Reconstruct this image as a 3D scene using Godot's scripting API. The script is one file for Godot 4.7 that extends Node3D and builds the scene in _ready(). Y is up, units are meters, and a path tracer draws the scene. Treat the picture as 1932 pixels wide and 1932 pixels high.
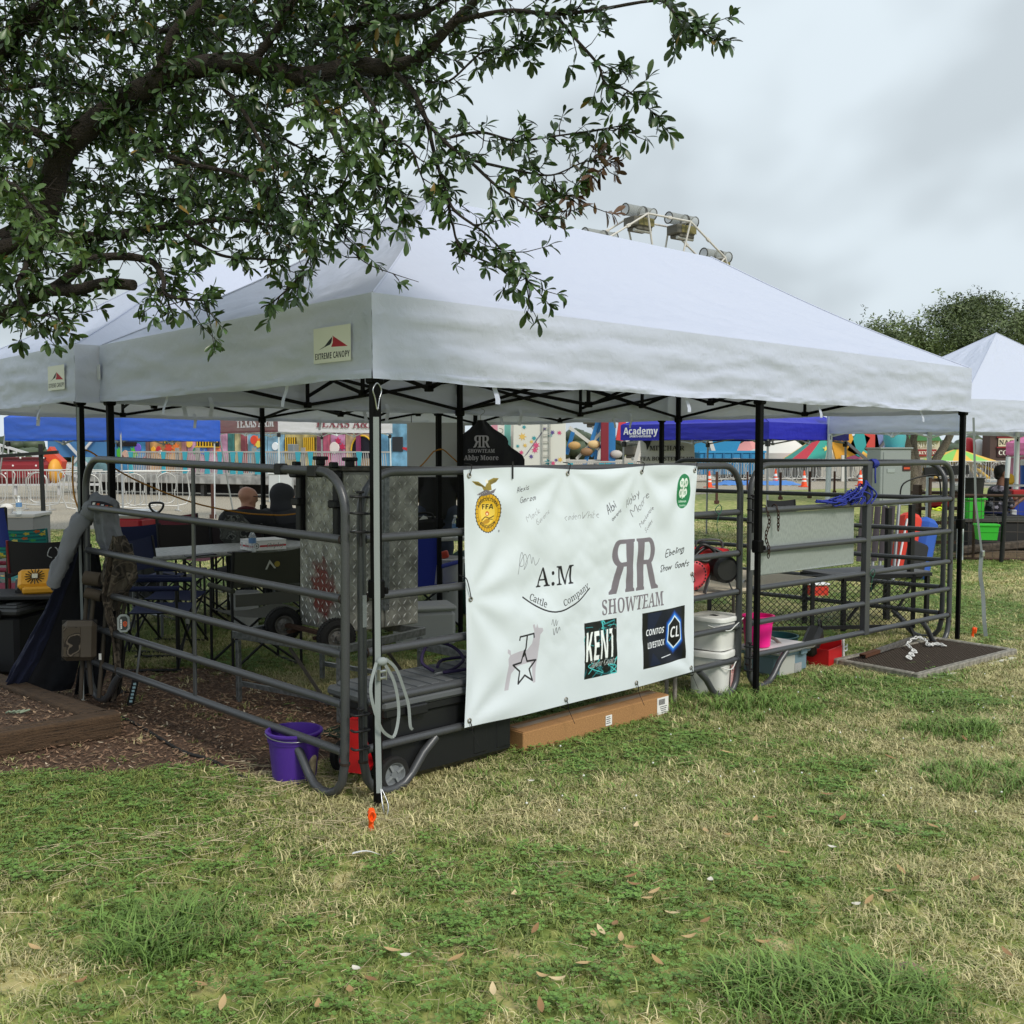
extends Node3D

# ------------------------------------------------------------------ camera figures, used to lay the place out in metres
const FOCAL := 1935.0
const EYE := 1.65
var pitch := atan(116.0 / 1935.0)
var rng := RandomNumberGenerator.new()
var ns := FastNoiseLite.new()

func ray(px: float, py: float) -> Vector3:
	var x := (px - 966.0) / FOCAL
	var y := -(py - 966.0) / FOCAL
	return Vector3(x, y * cos(pitch) - sin(pitch), -y * sin(pitch) - cos(pitch))

func G(px: float, py: float, h := 0.0) -> Vector3:      # the point at height h seen there
	var r := ray(px, py)
	return Vector3(0, EYE, 0) + r * ((h - EYE) / r.y)

func W(px: float, py: float, depth: float) -> Vector3:  # the point that far away seen there
	var r := ray(px, py)
	return Vector3(0, EYE, 0) + r * (depth / -r.z)

# ------------------------------------------------------------------ mesh builder
class MB:
	var v := PackedVector3Array()
	var n := PackedVector3Array()
	var t := PackedVector2Array()
	var ix := PackedInt32Array()

	func vert(p: Vector3, nn: Vector3, uv := Vector2.ZERO) -> int:
		v.append(p); n.append(nn); t.append(uv)
		return v.size() - 1

	func face(a: int, b: int, d: int) -> void:
		if (v[b] - v[a]).cross(v[d] - v[a]).dot(n[a] + n[b] + n[d]) > 0.0:
			ix.append(a); ix.append(d); ix.append(b)
		else:
			ix.append(a); ix.append(b); ix.append(d)

	func tri(a: Vector3, b: Vector3, d: Vector3) -> void:
		var nn := (b - a).cross(d - a).normalized()
		var i := vert(a, nn); vert(b, nn); vert(d, nn)
		face(i, i + 1, i + 2)

	func quad(a: Vector3, b: Vector3, c: Vector3, d: Vector3, u0 := Vector2(0, 1), u1 := Vector2(1, 1), u2 := Vector2(1, 0), u3 := Vector2(0, 0)) -> MB:
		var nn := (c - a).cross(d - b).normalized()
		var i := vert(a, nn, u0); vert(b, nn, u1); vert(c, nn, u2); vert(d, nn, u3)
		face(i, i + 1, i + 2); face(i, i + 2, i + 3)
		return self

	func qn(a: Vector3, b: Vector3, c: Vector3, d: Vector3, out: Vector3) -> void:
		var nn := (c - a).cross(d - b).normalized()
		if nn.dot(out) < 0.0: nn = -nn
		var i := vert(a, nn, Vector2(0, 1)); vert(b, nn, Vector2(1, 1)); vert(c, nn, Vector2(1, 0)); vert(d, nn, Vector2(0, 0))
		face(i, i + 1, i + 2); face(i, i + 2, i + 3)

	func box(c: Vector3, s: Vector3, bs := Basis.IDENTITY, bev := 0.0) -> MB:
		var h := s * 0.5
		var b := minf(bev, minf(h.x, minf(h.y, h.z)) * 0.9)
		var ax := [Vector3.RIGHT, Vector3.UP, Vector3.BACK]
		for k in 3:
			for sg in [-1.0, 1.0]:
				var e: Vector3 = ax[k] * sg
				var f: Vector3 = ax[(k + 1) % 3]
				var g: Vector3 = ax[(k + 2) % 3]
				var o: Vector3 = e * h[k]
				var hf: float = h[(k + 1) % 3] - b
				var hg: float = h[(k + 2) % 3] - b
				qn(c + bs * (o - f * hf - g * hg), c + bs * (o + f * hf - g * hg), c + bs * (o + f * hf + g * hg), c + bs * (o - f * hf + g * hg), bs * e)
		if b > 0.0:
			for k in 3:
				var k1 := (k + 1) % 3
				var k2 := (k + 2) % 3
				for s1 in [-1.0, 1.0]:
					for s2 in [-1.0, 1.0]:
						var l: Vector3 = ax[k] * (h[k] - b)
						var p: Vector3 = ax[k1] * s1 * h[k1] + ax[k2] * s2 * (h[k2] - b)
						var q: Vector3 = ax[k1] * s1 * (h[k1] - b) + ax[k2] * s2 * h[k2]
						qn(c + bs * (p - l), c + bs * (p + l), c + bs * (q + l), c + bs * (q - l), bs * (p + q))
			for s0 in [-1.0, 1.0]:
				for s1 in [-1.0, 1.0]:
					for s2 in [-1.0, 1.0]:
						var d := Vector3(s0, s1, s2)
						var p := Vector3(h.x, h.y - b, h.z - b) * d
						var q := Vector3(h.x - b, h.y, h.z - b) * d
						var r := Vector3(h.x - b, h.y - b, h.z) * d
						var nn := (bs * d).normalized()
						var i := vert(c + bs * p, nn); vert(c + bs * q, nn); vert(c + bs * r, nn)
						face(i, i + 1, i + 2)
		return self

	func bar(a: Vector3, b: Vector3, w: float, h: float, up := Vector3.UP, bev := 0.0) -> MB:   # a square bar from a to b
		var d := b - a
		var x := d.normalized()
		if absf(x.dot(up)) > 0.98: up = Vector3.RIGHT
		var z := x.cross(up).normalized()
		return box((a + b) * 0.5, Vector3(d.length(), h, w), Basis(x, z.cross(x), z), bev)

	func tube(pts: Array, rad, sides := 8, cap := true, closed := false) -> MB:
		var m := pts.size()
		var first := v.size()
		var side := Vector3.ZERO
		for i in m:
			var a: Vector3 = pts[(i - 1 + m) % m] if closed or i > 0 else pts[0]
			var b: Vector3 = pts[(i + 1) % m] if closed or i < m - 1 else pts[m - 1]
			var d := (b - a).normalized()
			if side == Vector3.ZERO:
				side = d.cross(Vector3.UP if absf(d.y) < 0.9 else Vector3.RIGHT).normalized()
			else:
				side = (side - d * side.dot(d)).normalized()
			var up := d.cross(side)
			var r: float = rad if rad is float else rad[i]
			for j in sides:
				var ang := TAU * j / sides
				var nn := side * cos(ang) + up * sin(ang)
				vert(pts[i] + nn * r, nn, Vector2(float(j) / sides, float(i) / m))
		for i in (m if closed else m - 1):
			var i2 := (i + 1) % m
			for j in sides:
				var j2 := (j + 1) % sides
				face(first + i * sides + j, first + i * sides + j2, first + i2 * sides + j2)
				face(first + i * sides + j, first + i2 * sides + j2, first + i2 * sides + j)
		if cap and not closed:
			for e in [0, m - 1]:
				var d: Vector3 = (pts[0] - pts[1]).normalized() if e == 0 else (pts[m - 1] - pts[m - 2]).normalized()
				var s := v.size()
				for j in sides: vert(v[first + e * sides + j], d)
				for j in range(1, sides - 1): face(s, s + j, s + j + 1)
		return self

	func lathe(prof: Array, sides := 20, xf := Transform3D.IDENTITY) -> MB:   # prof: Vector2(radius, y)
		for k in prof.size() - 1:
			var p: Vector2 = prof[k]
			var q: Vector2 = prof[k + 1]
			var e := q - p
			var nr := Vector2(e.y, -e.x).normalized()
			var s := v.size()
			for j in sides + 1:
				var a := TAU * j / sides
				var d := Vector3(cos(a), 0, sin(a))
				var nn := xf.basis * (d * nr.x + Vector3.UP * nr.y)
				vert(xf * (d * p.x + Vector3.UP * p.y), nn, Vector2(float(j) / sides, float(k) / prof.size()))
				vert(xf * (d * q.x + Vector3.UP * q.y), nn, Vector2(float(j) / sides, float(k + 1) / prof.size()))
			for j in sides:
				var i := s + j * 2
				if p.x > 0.0: face(i, i + 1, i + 2)
				if q.x > 0.0: face(i + 1, i + 3, i + 2)
		return self

	func ball(c: Vector3, r: Vector3, bs := Basis.IDENTITY, nu := 14, nv := 9) -> MB:
		var s := v.size()
		for i in nv + 1:
			var b := PI * i / nv
			for j in nu + 1:
				var a := TAU * j / nu
				var d := Vector3(cos(a) * sin(b), cos(b), sin(a) * sin(b))
				vert(c + bs * (d * r), (bs * (d / r)).normalized(), Vector2(float(j) / nu, float(i) / nv))
		for i in nv:
			for j in nu:
				var q := s + i * (nu + 1) + j
				if i > 0: face(q, q + 1, q + nu + 2)
				if i < nv - 1: face(q, q + nu + 2, q + nu + 1)
		return self

	func sheet(nu: int, nv: int, f: Callable) -> MB:   # f(s, t) -> Vector3
		var s := v.size()
		for i in nv + 1:
			for j in nu + 1:
				vert(f.call(float(j) / nu, float(i) / nv), Vector3.ZERO, Vector2(float(j) / nu, float(i) / nv))
		for i in nv + 1:
			for j in nu + 1:
				var l := v[s + i * (nu + 1) + maxi(j - 1, 0)]
				var r := v[s + i * (nu + 1) + mini(j + 1, nu)]
				var d := v[s + maxi(i - 1, 0) * (nu + 1) + j]
				var u := v[s + mini(i + 1, nv) * (nu + 1) + j]
				var nn := (r - l).cross(u - d).normalized()
				n[s + i * (nu + 1) + j] = nn if nn != Vector3.ZERO else Vector3.UP
		for i in nv:
			for j in nu:
				var q := s + i * (nu + 1) + j
				face(q, q + 1, q + nu + 2); face(q, q + nu + 2, q + nu + 1)
		return self

	func prism(poly: PackedVector2Array, depth: float, xf := Transform3D.IDENTITY) -> MB:   # outline in x, y; from z = 0 to -depth
		var ids := Geometry2D.triangulate_polygon(poly)
		for zz in ([0.0, -depth] if depth > 0.0 else [0.0]):
			var nn := (xf.basis * Vector3(0, 0, 1 if zz == 0.0 else -1)).normalized()
			var s := v.size()
			for p in poly: vert(xf * Vector3(p.x, p.y, zz), nn, p)
			for k in range(0, ids.size(), 3): face(s + ids[k], s + ids[k + 1], s + ids[k + 2])
		if depth > 0.0:
			var sgn := -1.0 if Geometry2D.is_polygon_clockwise(poly) else 1.0
			for k in poly.size():
				var a := poly[k]
				var b := poly[(k + 1) % poly.size()]
				var o := Vector2(b.y - a.y, a.x - b.x) * -sgn
				qn(xf * Vector3(a.x, a.y, 0), xf * Vector3(b.x, b.y, 0), xf * Vector3(b.x, b.y, -depth), xf * Vector3(a.x, a.y, -depth), xf.basis * -Vector3(o.x, o.y, 0))
		return self

	func move(xf: Transform3D, from := 0) -> MB:
		for i in range(from, v.size()):
			v[i] = xf * v[i]; n[i] = (xf.basis * n[i]).normalized()
		return self

	func done() -> ArrayMesh:
		var a := []
		a.resize(Mesh.ARRAY_MAX)
		a[Mesh.ARRAY_VERTEX] = v; a[Mesh.ARRAY_NORMAL] = n; a[Mesh.ARRAY_TEX_UV] = t; a[Mesh.ARRAY_INDEX] = ix
		var am := ArrayMesh.new()
		am.add_surface_from_arrays(Mesh.PRIMITIVE_TRIANGLES, a)
		return am

func curve(pts: Array, steps := 6, closed := false) -> Array:   # a smooth line through the points
	var out := []
	var m := pts.size()
	for i in (m if closed else m - 1):
		var p0: Vector3 = pts[(i - 1 + m) % m] if closed else pts[maxi(i - 1, 0)]
		var p1: Vector3 = pts[i]
		var p2: Vector3 = pts[(i + 1) % m]
		var p3: Vector3 = pts[(i + 2) % m] if closed else pts[mini(i + 2, m - 1)]
		for k in steps:
			var t := float(k) / steps
			out.append(0.5 * ((2.0 * p1) + (p2 - p0) * t + (2.0 * p0 - 5.0 * p1 + 4.0 * p2 - p3) * t * t + (3.0 * p1 - p0 - 3.0 * p2 + p3) * t * t * t))
	if not closed: out.append(pts[m - 1])
	return out

# ------------------------------------------------------------------ objects
func thing(called: String, label: String, cat: String, at := Vector3.ZERO, yaw := 0.0, group := "") -> Node3D:
	var o := Node3D.new()
	o.name = called
	add_child(o, true)
	o.position = at; o.rotation.y = yaw
	return tag(o, label, cat, group)

func tag(o: Node3D, label: String, cat := "", group := "") -> Node3D:
	if label: o.set_meta("label", label)
	if cat: o.set_meta("category", cat)
	if group: o.set_meta("group", group)
	return o

func part(o: Node3D, called: String, mesh, m: Material, label := "") -> MeshInstance3D:
	var p := MeshInstance3D.new()
	p.name = called
	p.mesh = mesh.done() if mesh is MB else mesh
	p.material_override = m
	o.add_child(p, true)
	if label: p.set_meta("label", label)
	return p

func solo(called: String, label: String, cat: String, mesh, m: Material, at := Vector3.ZERO, yaw := 0.0, group := "") -> MeshInstance3D:
	var p := part(self, called, mesh, m)
	p.position = at; p.rotation.y = yaw
	tag(p, label, cat, group)
	return p

func ground_piece(called: String, label: String, mesh, m: Material) -> MeshInstance3D:
	var p := part(self, called, mesh, m, label)
	p.set_meta("kind", "structure")
	return p

func dup(o: Node3D, at: Vector3, yaw: float, label := "") -> Node3D:
	var c: Node3D = o.duplicate()
	c.name = o.name
	add_child(c, true)
	c.position = at; c.rotation.y = yaw
	if label: c.set_meta("label", label)
	return c

func many(o: Node, called: String, mesh: Mesh, m: Material, xfs: Array, cols: Array, label := "") -> MultiMeshInstance3D:
	var mm := MultiMesh.new()
	mm.transform_format = MultiMesh.TRANSFORM_3D
	mm.use_colors = not cols.is_empty()
	mm.mesh = mesh
	mm.instance_count = xfs.size()
	for i in xfs.size():
		mm.set_instance_transform(i, xfs[i])
		if mm.use_colors: mm.set_instance_color(i, cols[i])
	var p := MultiMeshInstance3D.new()
	p.name = called
	p.multimesh = mm
	p.material_override = m
	o.add_child(p, true)
	p.set_meta("kind", "stuff")
	if label: p.set_meta("label", label)
	return p

# ------------------------------------------------------------------ materials
var texes := {}
var mats := {}

func tex(called: String) -> Texture2D:
	if texes.has(called): return texes[called]
	var nz := FastNoiseLite.new()
	nz.seed = called.hash() % 1000
	nz.noise_type = FastNoiseLite.TYPE_SIMPLEX_SMOOTH
	nz.fractal_type = FastNoiseLite.FRACTAL_FBM
	nz.fractal_octaves = 5
	var lo := 0.7
	var size := 512
	nz.frequency = 0.012
	match called:
		"fine": nz.frequency = 0.09; lo = 0.78
		"stain": nz.frequency = 0.006; lo = 0.6
		"speck": nz.frequency = 0.05; lo = 0.45
		"bark": nz.frequency = 0.02; lo = 0.35; nz.fractal_type = FastNoiseLite.FRACTAL_RIDGED
		"wrinkle": nz.frequency = 0.006; lo = 0.0; nz.fractal_type = FastNoiseLite.FRACTAL_RIDGED; nz.fractal_octaves = 3; nz.domain_warp_enabled = true; nz.domain_warp_amplitude = 40.0
		"crumple": nz.frequency = 0.011; lo = 0.0; nz.fractal_octaves = 4; nz.domain_warp_enabled = true
		"grain": nz.frequency = 0.12; lo = 0.0; nz.fractal_octaves = 3
	var nt := NoiseTexture2D.new()
	nt.width = size; nt.height = size
	nt.seamless = true
	nt.noise = nz
	var g := Gradient.new()
	g.set_color(0, Color(lo, lo, lo)); g.set_color(1, Color.WHITE)
	nt.color_ramp = g
	texes[called] = nt
	return nt

func mat(hex: String, rough := 0.7, metal := 0.0, grain := "", gs = 1.0, bump := "", bs := 0.3) -> StandardMaterial3D:
	var key := str(hex, rough, metal, grain, gs, bump, bs)
	if mats.has(key): return mats[key]
	var m := StandardMaterial3D.new()
	m.albedo_color = Color(hex)
	m.roughness = rough; m.metallic = metal
	if grain or bump:
		m.uv1_triplanar = true
		m.uv1_scale = gs if gs is Vector3 else Vector3.ONE * gs
	if grain: m.albedo_texture = tex(grain)
	if bump:
		m.heightmap_enabled = true
		m.heightmap_texture = tex(bump)
		m.heightmap_scale = bs
	mats[key] = m
	return m

func glass(hex: String, alpha: float, rough := 0.1) -> StandardMaterial3D:
	var m := StandardMaterial3D.new()
	m.albedo_color = Color(Color(hex), alpha)
	m.roughness = rough
	m.transparency = BaseMaterial3D.TRANSPARENCY_ALPHA
	return m

func print_mat(im: Image, rough := 0.5) -> StandardMaterial3D:
	var m := StandardMaterial3D.new()
	m.albedo_texture = ImageTexture.create_from_image(im)
	m.roughness = rough
	m.texture_repeat = false
	return m

func font(kind: String) -> SystemFont:
	var f := SystemFont.new()
	f.font_names = PackedStringArray([{"sans": "Droid Sans", "serif": "Droid Serif", "mono": "Droid Sans Mono"}[kind.split(" ")[0]]])
	if kind.ends_with("bold"): f.font_weight = 700
	return f

func words(s: String, kind: String, height: float, depth := 0.0) -> TextMesh:   # lettering about that tall
	var tm := TextMesh.new()
	tm.text = s
	tm.font = font(kind)
	tm.font_size = 64
	tm.pixel_size = height / 46.0
	tm.depth = depth
	return tm

# ------------------------------------------------------------------ printing: flat artwork drawn into an image
class Art:
	var host: Node3D
	var im: Image
	var ss := 2.0
	func _init(h: Node3D, w: int, hh: int, bg: Color) -> void:
		host = h
		im = Image.create_empty(int(w * ss), int(hh * ss), false, Image.FORMAT_RGBA8)
		im.fill(bg)
	func poly(pts: Array, c: Color) -> void:
		var y0 := 1e9
		var y1 := -1e9
		for p in pts:
			y0 = minf(y0, p.y * ss); y1 = maxf(y1, p.y * ss)
		for y in range(maxi(int(y0), 0), mini(int(y1) + 1, im.get_height())):
			var yc := y + 0.5
			var xs := []
			for k in pts.size():
				var a: Vector2 = pts[k] * ss
				var b: Vector2 = pts[(k + 1) % pts.size()] * ss
				if (a.y <= yc) != (b.y <= yc):
					xs.append(a.x + (yc - a.y) / (b.y - a.y) * (b.x - a.x))
			xs.sort()
			for k in range(0, xs.size() - 1, 2):
				var xa := maxi(roundi(xs[k]), 0)
				var xb := mini(roundi(xs[k + 1]), im.get_width())
				if xb > xa: im.fill_rect(Rect2i(xa, y, xb - xa, 1), c)
	func rect(x: float, y: float, w: float, h: float, c: Color) -> void:
		im.fill_rect(Rect2i(int(x * ss), int(y * ss), int(w * ss), int(h * ss)), c)
	func oval(x: float, y: float, rx: float, ry: float, c: Color, turn := 0.0) -> void:
		var p := []
		for k in 36: p.append(Vector2(x, y) + Vector2(cos(TAU * k / 36) * rx, sin(TAU * k / 36) * ry).rotated(turn))
		poly(p, c)
	func star(x: float, y: float, r: float, c: Color, inner := 0.42, nn := 5, turn := 0.0) -> Array:
		var p := []
		for k in nn * 2: p.append(Vector2(x, y) + Vector2(0, -r * (1.0 if k % 2 == 0 else inner)).rotated(TAU * k / (nn * 2) + turn))
		if c.a > 0: poly(p, c)
		return p
	func line(pts: Array, w: float, c: Color) -> void:
		for k in pts.size() - 1:
			var a: Vector2 = pts[k]
			var b: Vector2 = pts[k + 1]
			var s := (b - a).orthogonal().normalized() * w * 0.5
			poly([a + s, b + s, b - s, a - s], c)
			if w > 2.0: oval(b.x, b.y, w * 0.5, w * 0.5, c)
	func bend(pts: Array, w: float, c: Color) -> void:
		var q := []
		for p in pts: q.append(Vector3(p.x, p.y, 0))
		var r := []
		for p in host.curve(q, 6): r.append(Vector2(p.x, p.y))
		line(r, w, c)
	func text(s: String, kind: String, size: float, at: Vector2, c: Color, wide := 1.0, slant := 0.0, turn := 0.0, arc := 0.0) -> void:   # at: the middle of the line
		var tm: TextMesh = host.words(s, kind, 46.0)
		var a := tm.get_mesh_arrays()
		var vs: PackedVector3Array = a[Mesh.ARRAY_VERTEX]
		var ids: PackedInt32Array = a[Mesh.ARRAY_INDEX]
		var k := size / 46.0
		for i in range(0, ids.size(), 3):
			var p := []
			for e in 3:
				var q := vs[ids[i + e]]
				var r := Vector2((q.x + q.y * slant) * wide, -q.y) * k
				if arc != 0.0:
					var an := r.x / arc
					r = Vector2(sin(an) * (arc - r.y), arc - cos(an) * (arc - r.y)) if true else r
				p.append(at + r.rotated(turn))
			poly(p, c)
	func done() -> Image:
		im.resize(int(im.get_width() / ss), int(im.get_height() / ss), Image.INTERPOLATE_BILINEAR)
		return im

# ------------------------------------------------------------------ the scene
var P1: Vector3
var P3: Vector3
var U: Vector3
var V: Vector3
var YU: float     # yaw that turns +x along the long side of the tent
var YV: float

func T(u: float, w: float, y := 0.0) -> Vector3: return P1 + U * u + V * w + Vector3(0, y, 0)

func _ready() -> void:
	var t0 := Time.get_ticks_msec()
	var cam := Camera3D.new()
	cam.name = "camera"
	add_child(cam)
	cam.position = Vector3(0, EYE, 0)
	cam.rotation.x = -pitch
	cam.fov = rad_to_deg(2.0 * atan(966.0 / FOCAL))
	cam.near = 0.1; cam.far = 900.0
	cam.current = true
	var we := WorldEnvironment.new()
	we.name = "surroundings"
	var env := Environment.new()
	env.background_mode = Environment.BG_SKY
	env.tonemap_mode = Environment.TONE_MAPPER_LINEAR
	env.tonemap_exposure = 1.62
	env.sdfgi_enabled = true; env.ssao_enabled = true; env.ssil_enabled = true
	var sk := Sky.new()
	sk.sky_material = overcast()
	env.sky = sk
	we.environment = env
	add_child(we)
	var sun := DirectionalLight3D.new()
	sun.name = "sun"
	add_child(sun)
	sun.light_energy = 0.5
	sun.light_color = Color(1.0, 0.97, 0.92)
	sun.light_angular_distance = 16.0
	sun.shadow_enabled = true
	sun.look_at_from_position(Vector3(4.5, 6.6, 6), Vector3.ZERO)

	rng.seed = 7
	ns.seed = 3
	ns.noise_type = FastNoiseLite.TYPE_SIMPLEX_SMOOTH
	ns.frequency = 1.0
	P1 = G(713, 1524); P3 = G(1806, 1210)
	U = (P3 - P1).normalized()
	V = Vector3(U.z, 0, -U.x).rotated(Vector3.UP, deg_to_rad(3.5))
	YU = atan2(-U.z, U.x)
	YV = atan2(-V.z, V.x)

	make_ground()
	make_big_tents()
	make_other_tents()
	make_fairground()
	make_far_tree()
	make_panels()
	make_banner()
	make_front_things()
	make_showbox()
	make_left_things()
	make_inner_things()
	make_right_things()
	make_people()
	make_oak()
	make_lawn()
	print("built in ", Time.get_ticks_msec() - t0, " ms")

func overcast() -> PanoramaSkyMaterial:
	var w := 768
	var h := 384
	var im := Image.create_empty(w, h, false, Image.FORMAT_RGBF)
	var nz := FastNoiseLite.new()
	nz.seed = 11
	nz.noise_type = FastNoiseLite.TYPE_SIMPLEX_SMOOTH
	nz.fractal_type = FastNoiseLite.FRACTAL_FBM
	nz.fractal_octaves = 5
	nz.fractal_gain = 0.45
	nz.frequency = 0.42
	for y in h:
		var el := PI * (0.5 - (y + 0.5) / h)
		for x in w:
			var az := ((x + 0.5) / w - 0.5) * TAU
			var d := Vector3(cos(az) * cos(el), sin(el), sin(az) * cos(el))
			var e := maxf(d.y, 0.0)
			var q := Vector2(d.x, d.z) / (e + 0.22)
			var c := nz.get_noise_2d(q.x * 1.0 + 3.1, q.y * 1.9 + 1.7)
			c += 0.45 * nz.get_noise_2d(q.x * 3.0, q.y * 5.0 - 9.0) + 0.25 * nz.get_noise_2d(q.x * 8.0, q.y * 12.0)
			var g := 0.455 + 0.10 * e
			g *= 1.0 + 0.30 * clampf(c * 1.5, -0.45, 0.35)
			im.set_pixel(x, y, Color(g * 0.875, g * 0.985, g * 1.06))
	var m := PanoramaSkyMaterial.new()
	m.panorama = ImageTexture.create_from_image(im)
	return m

# ------------------------------------------------------------------ ground
var mulch_edge := PackedVector2Array()

func poly_sheet(pts: Array, y: float) -> MB:   # a flat sheet lying at height y
	var p := PackedVector2Array()
	for q in pts: p.append(Vector2(q.x, -q.z))
	return MB.new().prism(p, 0.0, Transform3D(Basis(Vector3.RIGHT, -PI / 2), Vector3(0, y, 0)))

func make_ground() -> void:
	var soil := mat("8d8460", 0.95, 0.0, "speck", 0.9, "crumple", 1.2)
	var m := StandardMaterial3D.new()
	m.roughness = 0.95
	m.uv1_triplanar = true; m.uv1_world_triplanar = true
	m.uv1_scale = Vector3.ONE * 0.35
	var nz := FastNoiseLite.new()
	nz.seed = 5; nz.frequency = 0.01; nz.fractal_octaves = 6; nz.fractal_gain = 0.62
	var nt := NoiseTexture2D.new()
	nt.width = 1024; nt.height = 1024; nt.seamless = true; nt.noise = nz
	var g := Gradient.new()
	g.offsets = PackedFloat32Array([0.0, 0.38, 0.55, 0.75, 1.0])
	g.colors = PackedColorArray([Color("5b6c2e"), Color("76863e"), Color("919552"), Color("b0a670"), Color("c4b68a")])
	nt.color_ramp = g
	m.albedo_texture = nt
	m.heightmap_enabled = true; m.heightmap_texture = nt; m.heightmap_scale = 2.0
	var gr := MB.new()
	gr.quad(Vector3(-260, 0, 40), Vector3(260, 0, 40), Vector3(260, 0, -420), Vector3(-260, 0, -420))
	ground_piece("lawn_ground", "worn lawn of green and straw coloured grass", gr, m)
	var gravel := mat("d6cbb6", 0.95, 0.0, "speck", 0.8, "grain", 0.8)
	ground_piece("gravel_lot", "pale gravel lot under the fair rides", poly_sheet([Vector3(-60, 0, -18.5), Vector3(-8.2, 0, -21.5), Vector3(-4.5, 0, -24.5), Vector3(1, 0, -31), Vector3(9, 0, -41), Vector3(14.5, 0, -44.5), Vector3(60, 0, -52), Vector3(180, 0, -60), Vector3(180, 0, -300), Vector3(-180, 0, -300), Vector3(-180, 0, -18)], 0.004), gravel)
	var edge := [G(-500, 1505), G(30, 1462), G(180, 1462), G(330, 1450), G(420, 1455), G(490, 1470), G(600, 1445), G(700, 1400), G(640, 1335), G(470, 1268), G(330, 1262), G(160, 1262), G(-300, 1250)]
	edge = curve(edge, 3, true)
	for p in edge: mulch_edge.append(Vector2(p.x, p.z))
	ground_piece("mulch_ground", "brown shredded mulch under the tent edge", poly_sheet(edge, 0.004), mat("745844", 0.95, 0.0, "speck", 1.5, "crumple", 1.5))

func in_mulch(p: Vector3) -> bool: return Geometry2D.is_point_in_polygon(Vector2(p.x, p.z), mulch_edge)

func blade_clump(count: int, hgt: float, lean: float, wid: float, spread: float) -> ArrayMesh:
	var b := MB.new()
	for i in count:
		var a := rng.randf() * TAU
		var d := Vector3(cos(a), 0, sin(a))
		var base := Vector3(rng.randf_range(-spread, spread), 0, rng.randf_range(-spread, spread))
		var h := hgt * rng.randf_range(0.5, 1.1)
		var l := lean * rng.randf_range(0.4, 1.2) * h
		var sd := Vector3(-d.z, 0, d.x).rotated(Vector3.UP, rng.randf_range(-0.8, 0.8)) * wid * rng.randf_range(0.7, 1.2)
		var p1 := base + d * l * 0.3 + Vector3(0, h * 0.55, 0)
		var p2 := base + d * l + Vector3(0, h * (1.0 - 0.25 * minf(lean, 2.0)), 0)
		var nn := (d * -0.6 + Vector3.UP).normalized()
		var s := b.vert(base - sd, nn); b.vert(base + sd, nn); b.vert(p1 - sd * 0.8, nn); b.vert(p1 + sd * 0.8, nn); b.vert(p2, nn)
		b.face(s, s + 1, s + 2); b.face(s + 1, s + 3, s + 2); b.face(s + 2, s + 3, s + 4)
	return b.done()

func clover_clump() -> ArrayMesh:
	var b := MB.new()
	for i in 7:
		var c := Vector3(rng.randf_range(-0.035, 0.035), rng.randf_range(0.012, 0.035), rng.randf_range(-0.035, 0.035))
		var a0 := rng.randf() * TAU
		for k in 3:
			var a := a0 + TAU * k / 3
			var d := Vector3(cos(a), rng.randf_range(0.0, 0.35), sin(a)) * 0.011
			var s := Vector3(-sin(a), 0, cos(a)) * 0.006
			b.quad(c, c + d * 0.6 + s, c + d * 1.05, c + d * 0.6 - s)
	return b.done()

func dry_leaf(l: float, w: float, curl: float) -> MB:
	return MB.new().sheet(2, 5, func(s, t):
		var x: float = (s - 0.5) * 2.0
		var hw: float = w * 0.5 * sin(PI * clampf(t * 0.92 + 0.04, 0.0, 1.0)) 
		return Vector3(x * hw, absf(x) * hw * 0.25 + curl * pow(t - 0.5, 2.0) * l * 0.8 + 0.004, (t - 0.5) * l))

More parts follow.
